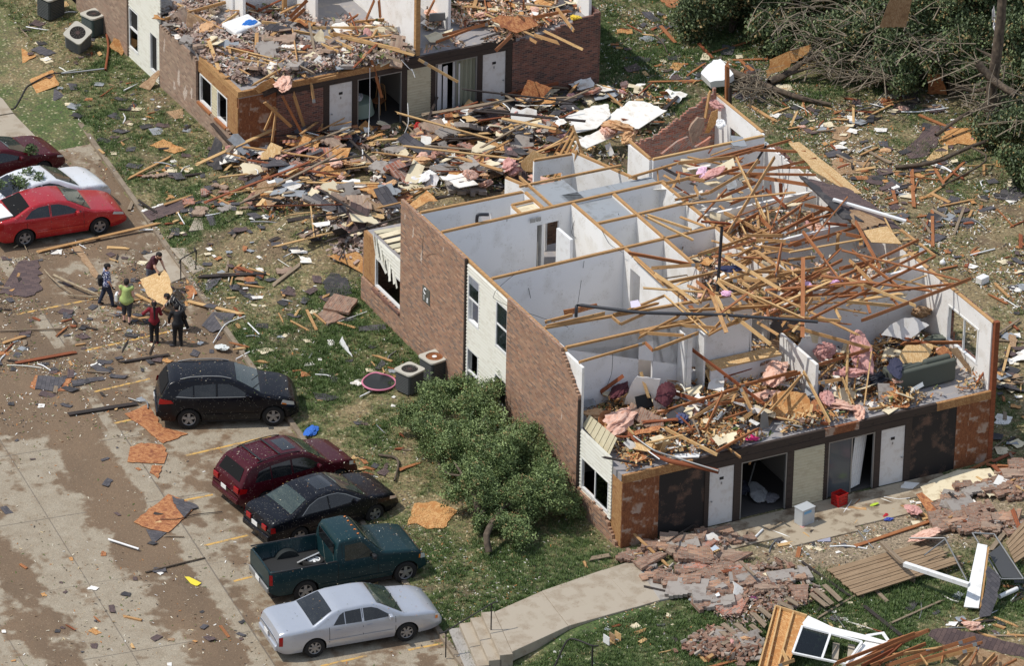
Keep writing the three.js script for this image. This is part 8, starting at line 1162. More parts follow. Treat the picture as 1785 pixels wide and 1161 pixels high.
{ // dining table with cloth and a chair behind the broken sliding door
const t = thing('dining_table', 'round table under a pale green cloth behind the broken rear sliding door', 'table', [6.15, 0.06, -33.1]); const pr = [[0.02, 0.74], [0.5, 0.74], [0.54, 0.7], [0.58, 0.45], [0.64, 0.2]].map((p) => new THREE.Vector2(...p)); mesh('tablecloth', uvm(new THREE.LatheGeometry(pr, 24)), plain(150, 166, 150), t); for (let i = 0; i < 4; i++) mesh('leg', bx(-0.03, 0, -0.03, 0.03, 0.72, 0.03).translate(Math.cos(i * 1.57) * 0.35, 0, Math.sin(i * 1.57) * 0.35), M.pineDeep, t);
const c = thing('wooden_chair', 'wooden spindle back chair right of the table behind the broken sliding door', 'chair', [7.05, 0.06, -33.2], 0.6); mesh('seat', bx(-0.22, 0.43, -0.22, 0.22, 0.47, 0.22), M.pineRed, c); for (const [x, z] of [[-.19, -.19], [.19, -.19], [-.19, .19], [.19, .19]]) mesh('leg', tube([V3(x, 0.43, z), V3(x * 1.15, 0, z * 1.15)], 0.018, 6), M.pineTan, c); mesh('back_rail', tube([V3(0.2, 0.47, -0.22), V3(0.22, 1.0, -0.15), V3(0.24, 1.06, 0), V3(0.22, 1.0, 0.15), V3(0.2, 0.47, 0.22)], 0.018, 6), M.pineTan, c); for (let i = 0; i < 4; i++) mesh('spindle', tube([V3(0.2, 0.47, -0.12 + i * 0.08), V3(0.235, 1.02, -0.12 + i * 0.08)], 0.01, 5), M.pineTan, c);
blobby('white bedding bundle on the table behind the broken sliding door', V3(6.0, 0.98, -33.0), V3(1.2, .9, 1), white2, 'bedding', 'bedding');
blobby('red plastic bucket lump in the rubble below the cream siding of the rear building', P(735, 226, 0.25), V3(.9, 1, .9), plain(170, 34, 30), 'bucket', 'bucket');
for (const [x, y, z, s, c2, label] of [[5.2, 0.3, -1.6, 1.6, [44, 46, 60], 'dark blue clothes heap inside the open front room'], [5.7, 0.25, -1.0, 1.1, [150, 150, 150], 'pale clutter just inside the open front room'], [6.0, 0.2, -0.6, .8, [120, 118, 122], 'grey clutter by the door jamb of the open front room']]) blobby(label, V3(x, y, z), V3(s, s * .7, s), plain(...c2), 'clutter', 'clutter_heap');
beam(V3(5.4, 0.05, -1.3), V3(5.9, 1.1, -1.6), 0.04, 0.04, M.metalGrey, { name: 'pole', label: 'pale pole leaning inside the open front room', cat: 'pole' });
}
for (const [pts, label] of [[[P(645, 118, 2.6), P(645, 180, 1.2), P(642, 245, 0.1)], 'white cord hanging in front of the broken rear sliding door'], [[P(700, 105, 2.8), P(712, 118, 2.5), P(720, 125, 2.3), P(724, 136, 2.1), P(718, 120, 2.4)], 'tangled white cable at the cream siding of the rear building'], [[P(711, 180, 1.2), P(712, 215, 0.6), P(702, 240, 0.1)], 'white cord beside the cream siding of the rear building']]) tag(mesh('hanging_cord', tube(pts, 0.015, 5), M.white), label, 'cord');

// ---------------------------------------------------------------- in front of the building: crate, bin, deck, fence, fallen wall
{
const c = thing('plastic_crate', 'bright red plastic crate in front of the sliding door', 'crate', G(1462, 880, 0.02).toArray(), 0.25), red = plain(170, 22, 24, { roughness: 0.45 }); c.scale.setScalar(0.86); mesh('base', bx(-0.24, 0, -0.2, 0.24, 0.03, 0.2), red, c);
for (const s of [-1, 1]) for (let i = 0; i < 4; i++) { mesh('side_slat', bx(-0.24, 0.05 + i * 0.12, s * 0.2 - 0.01, 0.24, 0.14 + i * 0.12, s * 0.2 + 0.01), red, c); mesh('end_slat', bx(s * 0.24 - 0.01, 0.05 + i * 0.12, -0.19, s * 0.24 + 0.01, 0.14 + i * 0.12, 0.19), red, c); } mesh('rim', merge([bx(-0.26, 0.5, -0.22, 0.26, 0.54, -0.19), bx(-0.26, 0.5, 0.19, 0.26, 0.54, 0.22), bx(-0.26, 0.5, -0.189, -0.23, 0.54, 0.189), bx(0.23, 0.5, -0.189, 0.26, 0.54, 0.189)]), red, c);
for (const [x, z] of [[-.23, -.19], [.23, -.19], [-.23, .19], [.23, .19]]) mesh('corner_post', bx(x - .02, 0, z - .02, x + .02, .52, z + .02), red, c);
const b = thing('storage_bin', 'clear plastic storage bin on its side on the sunny patio', 'bin', G(1401, 912, 0.02).toArray(), 0.22), mm = phys({ color: rgb(214, 218, 220), roughness: 0.35, transmission: 0.35, thickness: 0 }); mesh('shell', merge([bx(-0.27, 0, -0.2, 0.27, 0.02, 0.2), bx(-0.27, 0.021, -0.2, -0.25, 0.62, 0.2), bx(0.25, 0.021, -0.2, 0.27, 0.62, 0.2), bx(-0.249, 0.021, 0.18, 0.249, 0.62, 0.2)]), mm, b); mesh('label_sticker', bx(-0.2, 0.47, 0.202, 0.12, 0.57, 0.206), plain(120, 170, 206), b); mesh('rim', bx(-0.29, 0.62, -0.22, 0.29, 0.65, 0.22), mm, b);
S('lid', 'lid', 'grey violet plastic lid flat on the patio', plain(156, 156, 172), 0.02, [[1424, 944], [1427, 926], [1446, 926], [1447, 944]], undefined, 0); S('paper', 'paper', 'white and violet card on the patio in front of the right door', plain(214, 208, 230), 0.02, [[1499, 905], [1505, 897], [1529, 902], [1524, 910]], undefined, 0.02);
S(DW, 'plasterboard', 'large cream plasterboard on the ground in front of the right panels', M.creamScrap, 0.02, [[1603, 848, 0.1], [1619, 840, 0.1], [1668, 820, 0.15], [1725, 815, 0.2], [1741, 832, 0.15], [1679, 862, 0.1], [1645, 873, 0.08], [1616, 871, 0.08]], undefined, 0.1); S(DW, 'plasterboard', 'white board lying before the right white door', M.drywallScrap, 0.02, [[1569, 850, 0.08], [1576, 840, 0.08], [1602, 842, 0.08], [1590, 852, 0.06]], undefined, 0.06);
S(OS, 'board', 'orange torn board in the rubble right of the card on the patio', M.osbRed, 0.018, [[1596, 862, 0.2], [1606, 858, 0.25], [1622, 872, 0.2], [1638, 886, 0.15], [1634, 896, 0.1], [1616, 893, 0.1]], undefined, 0.14);
// trampoline bent on the lawn
const t = thing('small_trampoline', 'bent small trampoline with a pink rim on the lawn', 'trampoline', G(661, 671, 0.02).toArray(), 0.1), ring = []; for (let i = 0; i <= 40; i++) { const a = i / 40 * 6.283, r = 0.58 * (1 - 0.42 * Math.max(0, Math.cos(a + 0.75)) ** 6); ring.push(V3(Math.cos(a) * r, 0.1 + 0.16 * Math.max(0, Math.cos(a + 0.9)) ** 3, Math.sin(a) * r)); }
mesh('rim', new THREE.TubeGeometry(new THREE.CatmullRomCurve3(ring.slice(0, 40), true), 60, 0.036, 7, true), plain(204, 124, 146), t); { const s = [V3(0, 0.08, 0), ...ring.map((p) => p.clone().multiplyScalar(0.94).setY(p.y - 0.01))], id = []; for (let i = 1; i < s.length - 1; i++) id.push(0, i + 1, i); const g = new THREE.BufferGeometry().setFromPoints(s); g.setIndex(id); g.computeVertexNormals(); mesh('mat', uvm(g), plain(40, 42, 44), t); }
const cb = thing('cardboard_box', 'open brown cardboard carton on the grass below the walkway', 'box', G(1067, 1118, 0.02).toArray(), 0.2); mesh('side', bx(-0.26, 0, -0.15, -0.24, 0.3, 0.16), M.white, cb); mesh('side', bx(0.22, 0, -0.15, 0.24, 0.26, 0.16), M.osbPale, cb); mesh('base', bx(-0.239, 0, -0.15, 0.219, 0.02, 0.16), M.osbPale, cb); mesh('flap', bx(-0.02, 0.02, -0.14, 0.0, 0.3, 0.15), M.osbTan, cb);
// wooden deck boards
const dk = thing('wooden_deck', 'weathered wooden deck walkway thrown askew in front of the building', 'deck', [0, 0, 0]), a0 = P(1440, 993, 0.22), a1 = P(1493, 1040, 0.2), b0 = P(1597, 948, 0.3), b1 = P(1694, 975, 0.25), n = 12;
for (let i = 0; i < n; i++) { const t0 = (i + 0.04) / n, t1 = (i + 0.92) / n, e = i > 5 ? 1 - 0.12 * ((i * 7) % 3) * 0.5 : 1 - (i < 2 ? 0.05 : 0); const q = (t, k) => a0.clone().lerp(a1, t).lerp(b0.clone().lerp(b1, t), k); sheet([q(t0, 0.005 * (i % 3)), q(t0, e), q(t1, e), q(t1, 0.005 * (i % 3))].map((v) => v.add(V3(0, 0.01 * ((i * 5) % 3), 0))), 0.035, M.deck, { name: 'deck_board', parent: dk }, 0); }
for (const k of [0.06, 0.5, 0.92]) { const p = a0.clone().lerp(b0, k), q = a1.clone().lerp(b1, k); const j = beam(p.add(V3(0, -0.12, 0)), q.add(V3(0, -0.12, 0)), 0.05, 0.14, M.pineGrey, { name: 'joist', parent: dk }, 0, 0); j.userData = {}; }
const dk2 = thing('wooden_deck', 'second broken deck section at the right edge under the screen frame', 'deck', [0, 0, 0]), c0 = P(1752, 945, 0.35), c1 = P(1768, 982, 0.3), d0 = P(1785, 905, 0.4), d1 = P(1815, 950, 0.35); for (let i = 0; i < 6; i++) { const q = (t, k) => c0.clone().lerp(c1, t).lerp(d0.clone().lerp(d1, t), k); sheet([q((i + .05) / 6, 0), q((i + .05) / 6, 1), q((i + .9) / 6, 1), q((i + .9) / 6, 0)], 0.035, M.deck, { name: 'deck_board', parent: dk2 }, 0); }
// fallen fence pickets
const fg = 'grey fence pickets fallen below the brick rubble'; [[955, 895, 1085, 1000], [1000, 870, 1140, 992], [1090, 872, 1190, 957], [1192, 788, 1300, 900], [1190, 880, 1262, 940], [1250, 768, 1330, 832], [1378, 728, 1485, 776], [1432, 700, 1520, 752], [1595, 670, 1715, 765], [1625, 640, 1742, 740], [1685, 610, 1800, 720]].forEach(([x1, y1, x2, y2], i) => beam(G(1000 + x1 / T, 861 + y1 / T, 0.34), G(1000 + x2 / T, 861 + y2 / T, 0.24), 0.17, 0.025, M.pineGrey, { name: 'fence_picket', label: `grey fence picket ${near(P(1000 + (x1 + x2) / 2 / T, 861 + (y1 + y2) / 2 / T, 0.3))}`, cat: 'fence picket', group: fg }, 0.1, 0.4));
// white panel, bar and screen frames
S('white_soffit', 'soffit', 'tall white panel standing on end beside the screen frame', M.white, 0.05, [[1679, 1058, 0.15], [1703, 948, 1.2], [1720, 951, 1.2], [1705, 1061, 0.15]], 0.7, 0); beam(P(1722, 952, 1.2), P(1708, 1062, 0.12), 0.06, 0.05, M.pineTan, { name: 'timber', label: 'tan edge board on the tall white panel', cat: 'timber' });
beam(P(1575, 983, 0.75), P(1688, 1020, 0.85), 0.16, 0.14, M.white, { name: 'white_beam', label: 'white boxed beam lying across the deck', cat: 'beam' }, 0, 0); beam(P(1535, 946, 0.5), P(1575, 984, 0.7), 0.14, 0.1, M.pineGrey, { name: 'white_beam', label: 'peeling grey end of the white beam on the deck', cat: 'beam' }, 0, 0.5);
const fr = (label, pts, r, panel) => { const t = thing('screen_frame', label, 'frame', [0, 0, 0]), P3 = pts.map((p) => P(...p)); for (let i = 0; i < P3.length - 1; i++) mesh('rail', tube([P3[i], P3[i + 1]], r, 5, 1), M.metalGrey, t); if (panel) sheet(panel.map((p) => P(...p)), 0.008, phys({ color: rgb(70, 70, 70), roughness: 0.5 }), { name: 'screen', parent: t }, 0); };
fr('thin bent aluminium door frame over the end of the deck', [[1585, 938, 0.5], [1646, 938, 0.7], [1684, 1012, 0.7]], 0.03); fr('thin aluminium bar crossing the deck end', [[1610, 968, 0.5], [1646, 940, 0.7]], 0.025); fr('dark screen door lying on its frame beside the tall white panel', [[1694, 929, 0.9], [1732, 931, 0.9], [1783, 1009, 0.6], [1743, 1009, 0.6], [1694, 929, 0.9]], 0.03, [[1723, 964, 0.8], [1745, 949, 0.8], [1780, 1007, 0.6], [1745, 1007, 0.6]]);
S(SH, 'shingle', 'dark shingle slab on edge right of the tall white panel', M.shingle, 0.04, [[1722, 985, 1.0], [1740, 1005, 0.7], [1738, 1040, 0.4], [1726, 1072, 0.2], [1706, 1078, 0.15]], 0.5, 0.1); tag(mesh('white_pipe', tube([G(1741, 1040, 0.2), G(1772, 1026, 0.25)], 0.08, 8), M.white), 'white pipe piece right of the dark shingle slab', 'pipe');
// fallen wall panel with a double window
const w = thing('fallen_wall_panel', 'fallen wall panel with a white double window and bare yellow sheathing at the bottom edge', 'wall', [0, 0, 0]), pw = (p) => P(...p), part = (n, m, th, pts, j = 0) => sheet(pts.map(pw), th, m, { name: n, parent: w }, j);
part('sheathing', M.osb, 0.02, [[1351, 1058, 0.75], [1404, 1074, 0.8], [1374, 1161, 0.5], [1335, 1175, 0.4], [1318, 1170, 0.4]]); for (const q of [[1351, 1058, 0.8, 1320, 1172, 0.5], [1360, 1061, 0.82, 1334, 1172, 0.52], [1382, 1068, 0.84, 1354, 1168, 0.55], [1351, 1057, 0.82, 1406, 1074, 0.85]]) { const c = beam(P(q[0], q[1], q[2]), P(q[3], q[4], q[5]), 0.05, 0.1, M.pine, { name: 'stud', parent: w }, 0, 0); c.userData = {}; }
part('plasterboard', M.drywall, 0.02, [[1408, 1074, 0.85], [1450, 1092, 0.85], [1512, 1109, 0.8], [1550, 1120, 0.8], [1546, 1124, 0.78], [1404, 1094, 0.8], [1398, 1086, 0.82]]); part('plasterboard', M.drywall, 0.02, [[1512, 1112, 0.75], [1552, 1122, 0.75], [1512, 1150, 0.6], [1466, 1162, 0.5], [1480, 1150, 0.55]], 0.05);
const wf = (a, b, c, d, e, f) => { const k = beam(P(a, b, c), P(d, e, f), 0.07, 0.06, M.white, { name: 'window_frame', parent: w }, 0, 0); k.userData = {}; }; wf(1398, 1091, 0.84, 1502, 1119, 0.82); wf(1381, 1138, 0.62, 1474, 1158, 0.58); wf(1398, 1091, 0.84, 1381, 1138, 0.62); wf(1447, 1104, 0.83, 1432, 1148, 0.6); wf(1502, 1119, 0.82, 1474, 1158, 0.58);
part('pane', M.glass, 0.006, [[1400, 1093, 0.8], [1444, 1105, 0.8], [1430, 1146, 0.58], [1384, 1136, 0.6]]); part('frame_sash', M.white, 0.03, [[1508, 1106, 0.7], [1540, 1102, 0.75], [1550, 1116, 0.7], [1545, 1118, 0.68], [1536, 1106, 0.72], [1510, 1110, 0.68]]);
for (const [u, v, k] of [[1455, 1135, 0], [1482, 1138, 1]]) S('paver', 'masonry', k ? 'pale block seen through the right half of the fallen window, further right' : 'pale block seen through the right half of the fallen window, further left', M.concrete, 0.08, [[u - 6, v + 14, 0.3], [u - 4, v - 14, 0.35], [u + 8, v - 12, 0.35], [u + 5, v + 16, 0.3]], 0.3, 0.03);
// collapsed roof piece along the bottom edge
{ const t = thing('roof_slab', 'brown shingled roof slab curling along the bottom right edge', 'roof', [0, 0, 0]), pts = [[1617, 1108, 1.0], [1622, 1098, 1.15], [1650, 1095, 1.2], [1700, 1105, 1.15], [1785, 1125, 1.1], [1800, 1150, 0.7], [1700, 1128, 0.85], [1640, 1122, 0.85]]; sheet(pts.map((p) => P(...p)), 0.06, M.shingleBrown, { name: 'shingles', parent: t }, 0.05); sheet([[1640, 1124, 0.84], [1700, 1130, 0.84], [1800, 1153, 0.68], [1795, 1175, 0.3], [1690, 1170, 0.3]].map((p) => P(...p)), 0.03, M.osbTan, { name: 'sheathing', parent: t }, 0.04); }
truss(1335, 861, 0.9, [[450, 1150, 1000, 940, 2, .7, 1.1], [560, 1161, 1090, 920, 2, .7, 1.2], [620, 1130, 930, 960, 2], [700, 1161, 1075, 1010, 2], [760, 1150, 960, 970, 3], [800, 1161, 1410, 970, 2, .6, 1.2], [900, 1161, 1460, 1000, 2, .6, 1.2], [850, 1090, 1180, 1040, 1], [960, 1161, 1420, 1040, 1, .5, 1.0], [1040, 1090, 1090, 1161, 1], [1300, 1161, 1400, 1050, 1], [1370, 1161, 1430, 1040, 2], [1460, 1161, 1540, 1080, 1], [1500, 1161, 1560, 1100, 2], [1600, 1161, 1700, 1110, 2], [540, 1161, 800, 1060, 2], [640, 1161, 880, 1040, 3], [820, 1000, 1100, 920, 2], [1070, 1060, 1190, 1040, 1], [1180, 1161, 1200, 1050, 2], [110, 1060, 150, 1140, 0, .75, .7], [80, 1161, 190, 1120, 1]], 'of the collapsed roof at the bottom right corner', 'timbers of the collapsed roof at the bottom edge');
}
// individually laid slabs of brickwork in the rubble in front
[[1168, 957, 1220, 933, 1251, 946, 1216, 966, 'large red brickwork slab on top of the front rubble heap'], [1103, 981, 1150, 962, 1163, 968, 1118, 992, 'pale red brickwork slab beside the walkway'], [1173, 968, 1212, 970, 1224, 980, 1176, 974, 'orange red brickwork slab in the middle of the front rubble'], [1182, 986, 1215, 980, 1240, 990, 1236, 998, 1190, 992, 'red brickwork slab with a dark edge in the front rubble'], [1189, 1004, 1200, 998, 1228, 1002, 1222, 1014, 1192, 1013, 'bright red brickwork slab near the end of the walkway'], [1218, 1036, 1226, 1026, 1266, 1024, 1276, 1038, 1240, 1046, 'brown brickwork slab with white paper on it'], [1238, 1052, 1250, 1042, 1290, 1038, 1300, 1052, 1290, 1072, 1262, 1072, 'big round brown brickwork slab near the pickets'], [1260, 975, 1300, 962, 1312, 966, 1280, 980, 'red slab at the right end of the front rubble'], [1372, 1022, 1408, 1020, 1406, 1048, 1384, 1042, 'ribbed brick piece lying on the pickets'], [1270, 990, 1290, 984, 1296, 994, 1276, 1000, 'small red slab among loose bricks']].forEach((q, k) => { const label = q.pop(), pts = []; for (let i = 0; i < q.length; i += 2) pts.push([q[i], q[i + 1], 0.16 + 0.04 * ((i / 2) % 2)]); S('brick_slab', 'masonry', label, k % 3 ? M.brickSlab : M.brickInner, 0.1, pts, undefined, 0.05); });
S('paper', 'paper', 'white paper on the brown brickwork slab', M.white, 0.006, [[1246, 1036, 0.3], [1252, 1032, 0.3], [1255, 1038, 0.3], [1248, 1040, 0.3]], undefined, 0.02); S('paper', 'paper', 'pale blue white card on the front rubble', plain(206, 216, 226), 0.006, [[1238, 955, 0.4], [1246, 950, 0.4], [1254, 956, 0.4], [1242, 961, 0.4]], undefined, 0.02);
blobby('red child shoe on the patio', G(1543, 898, 0.05), V3(.4, .4, .3), plain(180, 34, 46), 'shoe', 'shoe'); blobby('blue toy on the patio next to the red shoe', G(1548, 905, 0.05), V3(.4, .4, .3), plain(70, 90, 170), 'toy', 'toy'); blobby('lime green scrap in the rubble by the right door', G(1520, 880, 0.05), V3(.5, .2, .4), plain(176, 200, 60), 'scrap', 'plastic_scrap'); blobby('dark plum pot in the front rubble', G(1309, 1040, 0.1), V3(.7, .6, .6), plain(110, 40, 86), 'pot', 'flower_pot');

// ---------------------------------------------------------------- scattered pieces, zone by zone
const FT = { slab: [[M.brickSlab, 'red'], [M.brick, 'brown'], [M.brickSlab, 'red'], [M.brickDust, 'dusty'], [M.mortar, 'grey']] };
scatter('in the courtyard between the buildings', [[395, 285], [520, 245], [700, 235], [880, 200], [985, 175], [975, 240], [1000, 290], [990, 330], [700, 350], [640, 430], [560, 440], [470, 400], [420, 330]], { timber: 190, shingle: 90, board: 110, drywall: 130, tuft: 26, slab: 70, strip: 34 }, { pile: 0.75, long: 4.2, size: 1.15, dir: [0.1, 0.25, -0.15], tint: { slab: [[M.brickDust, 'dusty'], [M.mortar, 'grey'], [M.brickInner, 'mortar smeared']], timber: [[M.pineTan, 'tan'], [M.charred, 'blackened'], [M.pineGrey, 'grey'], [M.pineDeep, 'dark red brown'], [M.pine, 'pale'], [M.trimDark, 'dark brown']] } });
scatter('around the white ceiling slabs', [[985, 170], [1080, 150], [1200, 160], [1180, 190], [1100, 260], [1000, 290]], { timber: 26, shingle: 14, board: 6, drywall: 20, tuft: 6 }, { pile: 0.25, long: 1.6 });
scatter('at the foot of the rear building', [[400, 255], [560, 235], [880, 185], [1000, 150], [1060, 160], [900, 210], [560, 270], [440, 290]], { timber: 60, board: 14, drywall: 26, shingle: 20, slab: 12, tuft: 6, strip: 10 }, { pile: 0.3, tint: { slab: [[M.brickDust, 'dusty'], [M.mortar, 'grey'], [M.brickInner, 'mortar smeared']], timber: [[M.pineTan, 'tan'], [M.charred, 'blackened'], [M.pineGrey, 'grey'], [M.pineDeep, 'dark red brown'], [M.pine, 'pale'], [M.trimDark, 'dark brown']] } });
scatter('on the rear lawn', [[0, 60], [110, 0], [180, 90], [290, 185], [390, 280], [250, 320], [120, 230], [60, 175], [0, 140]], { timber: 20, shingle: 40, board: 6, drywall: 22, strip: 6 }, { long: 0.7, size: 0.6 });
scatter('on the slope by the courtyard walkway', [[215, 330], [300, 280], [420, 340], [500, 410], [560, 470], [540, 540], [430, 520], [330, 440], [230, 400]], { timber: 34, shingle: 50, board: 10, drywall: 24, slab: 10, strip: 8 }, { long: 1.2, size: 0.65, pile: 0.06, tint: { slab: [[M.brickDust, 'dusty'], [M.mortar, 'grey'], [M.brickInner, 'mortar smeared']], timber: [[M.pineTan, 'tan'], [M.charred, 'blackened'], [M.pineGrey, 'grey'], [M.pineDeep, 'dark red brown'], [M.pine, 'pale'], [M.trimDark, 'dark brown']] } });
scatter('on the car park near the walking group', [[0, 430], [190, 400], [300, 440], [380, 540], [400, 620], [280, 640], [100, 700], [0, 660]], { timber: 36, shingle: 80, board: 8, drywall: 16, strip: 6 }, { long: 0.8, size: 0.55, tint: { slab: [[M.brickDust, 'dusty'], [M.mortar, 'grey'], [M.brickInner, 'mortar smeared']], timber: [[M.pineTan, 'tan'], [M.charred, 'blackened'], [M.pineGrey, 'grey'], [M.pineDeep, 'dark red brown'], [M.pine, 'pale'], [M.trimDark, 'dark brown']] } });
scatter('on the lower car park', [[0, 660], [140, 690], [260, 680], [280, 780], [380, 830], [440, 1000], [470, 1161], [0, 1161]], { timber: 10, shingle: 34, board: 10, drywall: 8 }, { long: 0.5, size: 0.45 });
scatter('on the lawn beside the brick wall', [[400, 520], [560, 500], [690, 600], [700, 700], [730, 830], [640, 850], [560, 740], [520, 660], [420, 630]], { timber: 22, shingle: 24, drywall: 22, board: 8, strip: 8 }, { long: 0.6, size: 0.55 });
scatter('on the straw yard behind the front building', [[1060, 60], [1160, 20], [1280, 80], [1400, 180], [1560, 150], [1785, 260], [1785, 520], [1690, 470], [1560, 390], [1420, 240], [1250, 150], [1080, 130]], { timber: 120, shingle: 150, board: 30, drywall: 50, tuft: 5, strip: 16 }, { long: 1.4, size: 0.7, pile: 0.04 });
scatter('beside the right corner of the front building', [[1738, 560], [1785, 540], [1785, 800], [1735, 800]], { timber: 14, shingle: 14, drywall: 20, board: 5 }, { size: 0.7, pile: 0.1 });
scatter('on the front brick rubble', [[1090, 975], [1235, 930], [1300, 945], [1370, 985], [1410, 1016], [1320, 1040], [1235, 1068], [1190, 1040]], { slab: 170, drywall: 16, timber: 22 }, { pile: 0.14, size: 0.92, align: -0.35, flat: 1, tint: FT });
scatter('on the right brick rubble', [[1640, 880], [1700, 840], [1785, 815], [1785, 930], [1700, 930], [1640, 920]], { slab: 120, timber: 26, drywall: 12, board: 5 }, { pile: 0.16, size: 0.92, align: -0.35, flat: 1, tint: FT });
scatter('on the patio in front of the doors', [[1240, 930], [1440, 885], [1600, 850], [1640, 900], [1500, 960], [1380, 975]], { timber: 12, drywall: 26, shingle: 16, board: 6, tuft: 4, strip: 8 }, { long: 0.6, size: 0.5 });
scatter('around the deck at the bottom right', [[1420, 1040], [1560, 1060], [1785, 1010], [1785, 1110], [1600, 1110], [1430, 1090]], { timber: 20, drywall: 14, shingle: 10, strip: 8 }, { long: 0.9, size: 0.55 });
scatter('on the lawn below the walkway', [[900, 1140], [1180, 1060], [1300, 1120], [1330, 1161], [900, 1161]], { drywall: 12, timber: 6, shingle: 4 }, { long: 0.3, size: 0.4 });
scatter('on the bottom right brick heap', [[1170, 1140], [1230, 1100], [1340, 1120], [1320, 1161], [1180, 1161]], { slab: 20, tuft: 4, timber: 8 }, { pile: 0.2, size: 0.6 });
scatter('on the upper floor of the rear building, left half', [[290, 45], [345, 95], [420, 150], [560, 125], [715, 105], [725, 60], [560, 45], [480, 20], [330, 0], [285, 20]], { timber: 120, drywall: 80, slab: 60, board: 34, tuft: 5, shingle: 24, strip: 18 }, { level: 2.64, pile: 0.35, long: 1.8, tint: { slab: [[M.brickDust, 'dusty'], [M.mortar, 'grey']], timber: [[M.pineTan, 'tan'], [M.pine, 'pale'], [M.pineGrey, 'grey'], [M.pineDeep, 'dark red brown']], board: [[M.osbTan, 'grey brown'], [M.osb, 'yellow brown']] } });
scatter('on the upper floor of the rear building, right half', [[740, 92], [890, 70], [1030, 22], [1020, 0], [760, 0], [740, 50]], { timber: 44, drywall: 34, tuft: 14, board: 30, shingle: 10, strip: 5 }, { level: 2.64, pile: 0.25, tint: { tuft: [[M.tanInsul, 'tan'], [M.pink, 'pink']], drywall: [[M.creamScrap, 'cream'], [M.drywallScrap, 'white']] } });
scatter('on the open upper floor of the front building', [[1010, 700], [1150, 660], [1300, 610], [1560, 560], [1690, 640], [1715, 679], [1560, 713], [1330, 767], [1090, 824], [1060, 780]], { timber: 120, drywall: 110, board: 34, tuft: 22, shingle: 20, slab: 8, strip: 22 }, { level: 2.74, pile: 0.5, long: 1.5 });
scatter('on the floors of the rooms under the timber heap', [[1230, 400], [1500, 380], [1620, 450], [1640, 520], [1500, 560], [1200, 570], [1180, 470]], { timber: 60, drywall: 60, tuft: 12, board: 14, strip: 10 }, { level: 4.0, pile: 0.9, long: 2 });
scatter('in the back rooms of the front building', [[1130, 330], [1300, 260], [1330, 330], [1250, 400], [1160, 370]], { timber: 26, drywall: 16, tuft: 6, strip: 8 }, { level: 4.6, pile: 0.7, long: 1.6 });

scatter('in the tangled heap across the middle of the front building', [[1230, 420], [1330, 360], [1450, 350], [1560, 430], [1640, 480], [1560, 560], [1420, 580], [1250, 590], [1160, 530]], { truss: 46 }, { level: 4.7, pile: 0.7, long: 3.6, dir: [0.05, 0.12, -0.1, -0.9, 0.6] });
settle();
{ // alike pieces with one label: say which of them, counted from the top of the picture down
const by = new Map(); for (const o of scene.children) if (o.userData.group) { const k = o.userData.label; if (!by.has(k)) by.set(k, []); by.get(k).push(o); }
const nth = ['first', 'second', 'third', 'fourth', 'fifth', 'sixth', 'seventh', 'eighth', 'ninth', 'tenth', 'eleventh', 'twelfth', 'thirteenth', 'fourteenth', 'fifteenth', 'sixteenth', 'seventeenth', 'eighteenth', 'nineteenth', 'twentieth'], cnt = '0 one two three four five six seven eight nine ten eleven twelve thirteen fourteen fifteen sixteen seventeen eighteen nineteen twenty'.split(' ');
for (const [k, l] of by) if (l.length > 1 && l.length < 21) { l.sort((a, b) => pxOf(a.position)[1] - pxOf(b.position)[1]); l.forEach((o, i) => { o.userData.label = `${k}, ${l.length === 2 ? ['upper', 'lower'][i] : nth[i]} of ${cnt[l.length]}`; if (o.userData.label.split(' ').length > 15) o.userData.label = o.userData.label.replace('well ', '').replace('middling ', ''); }); }
}
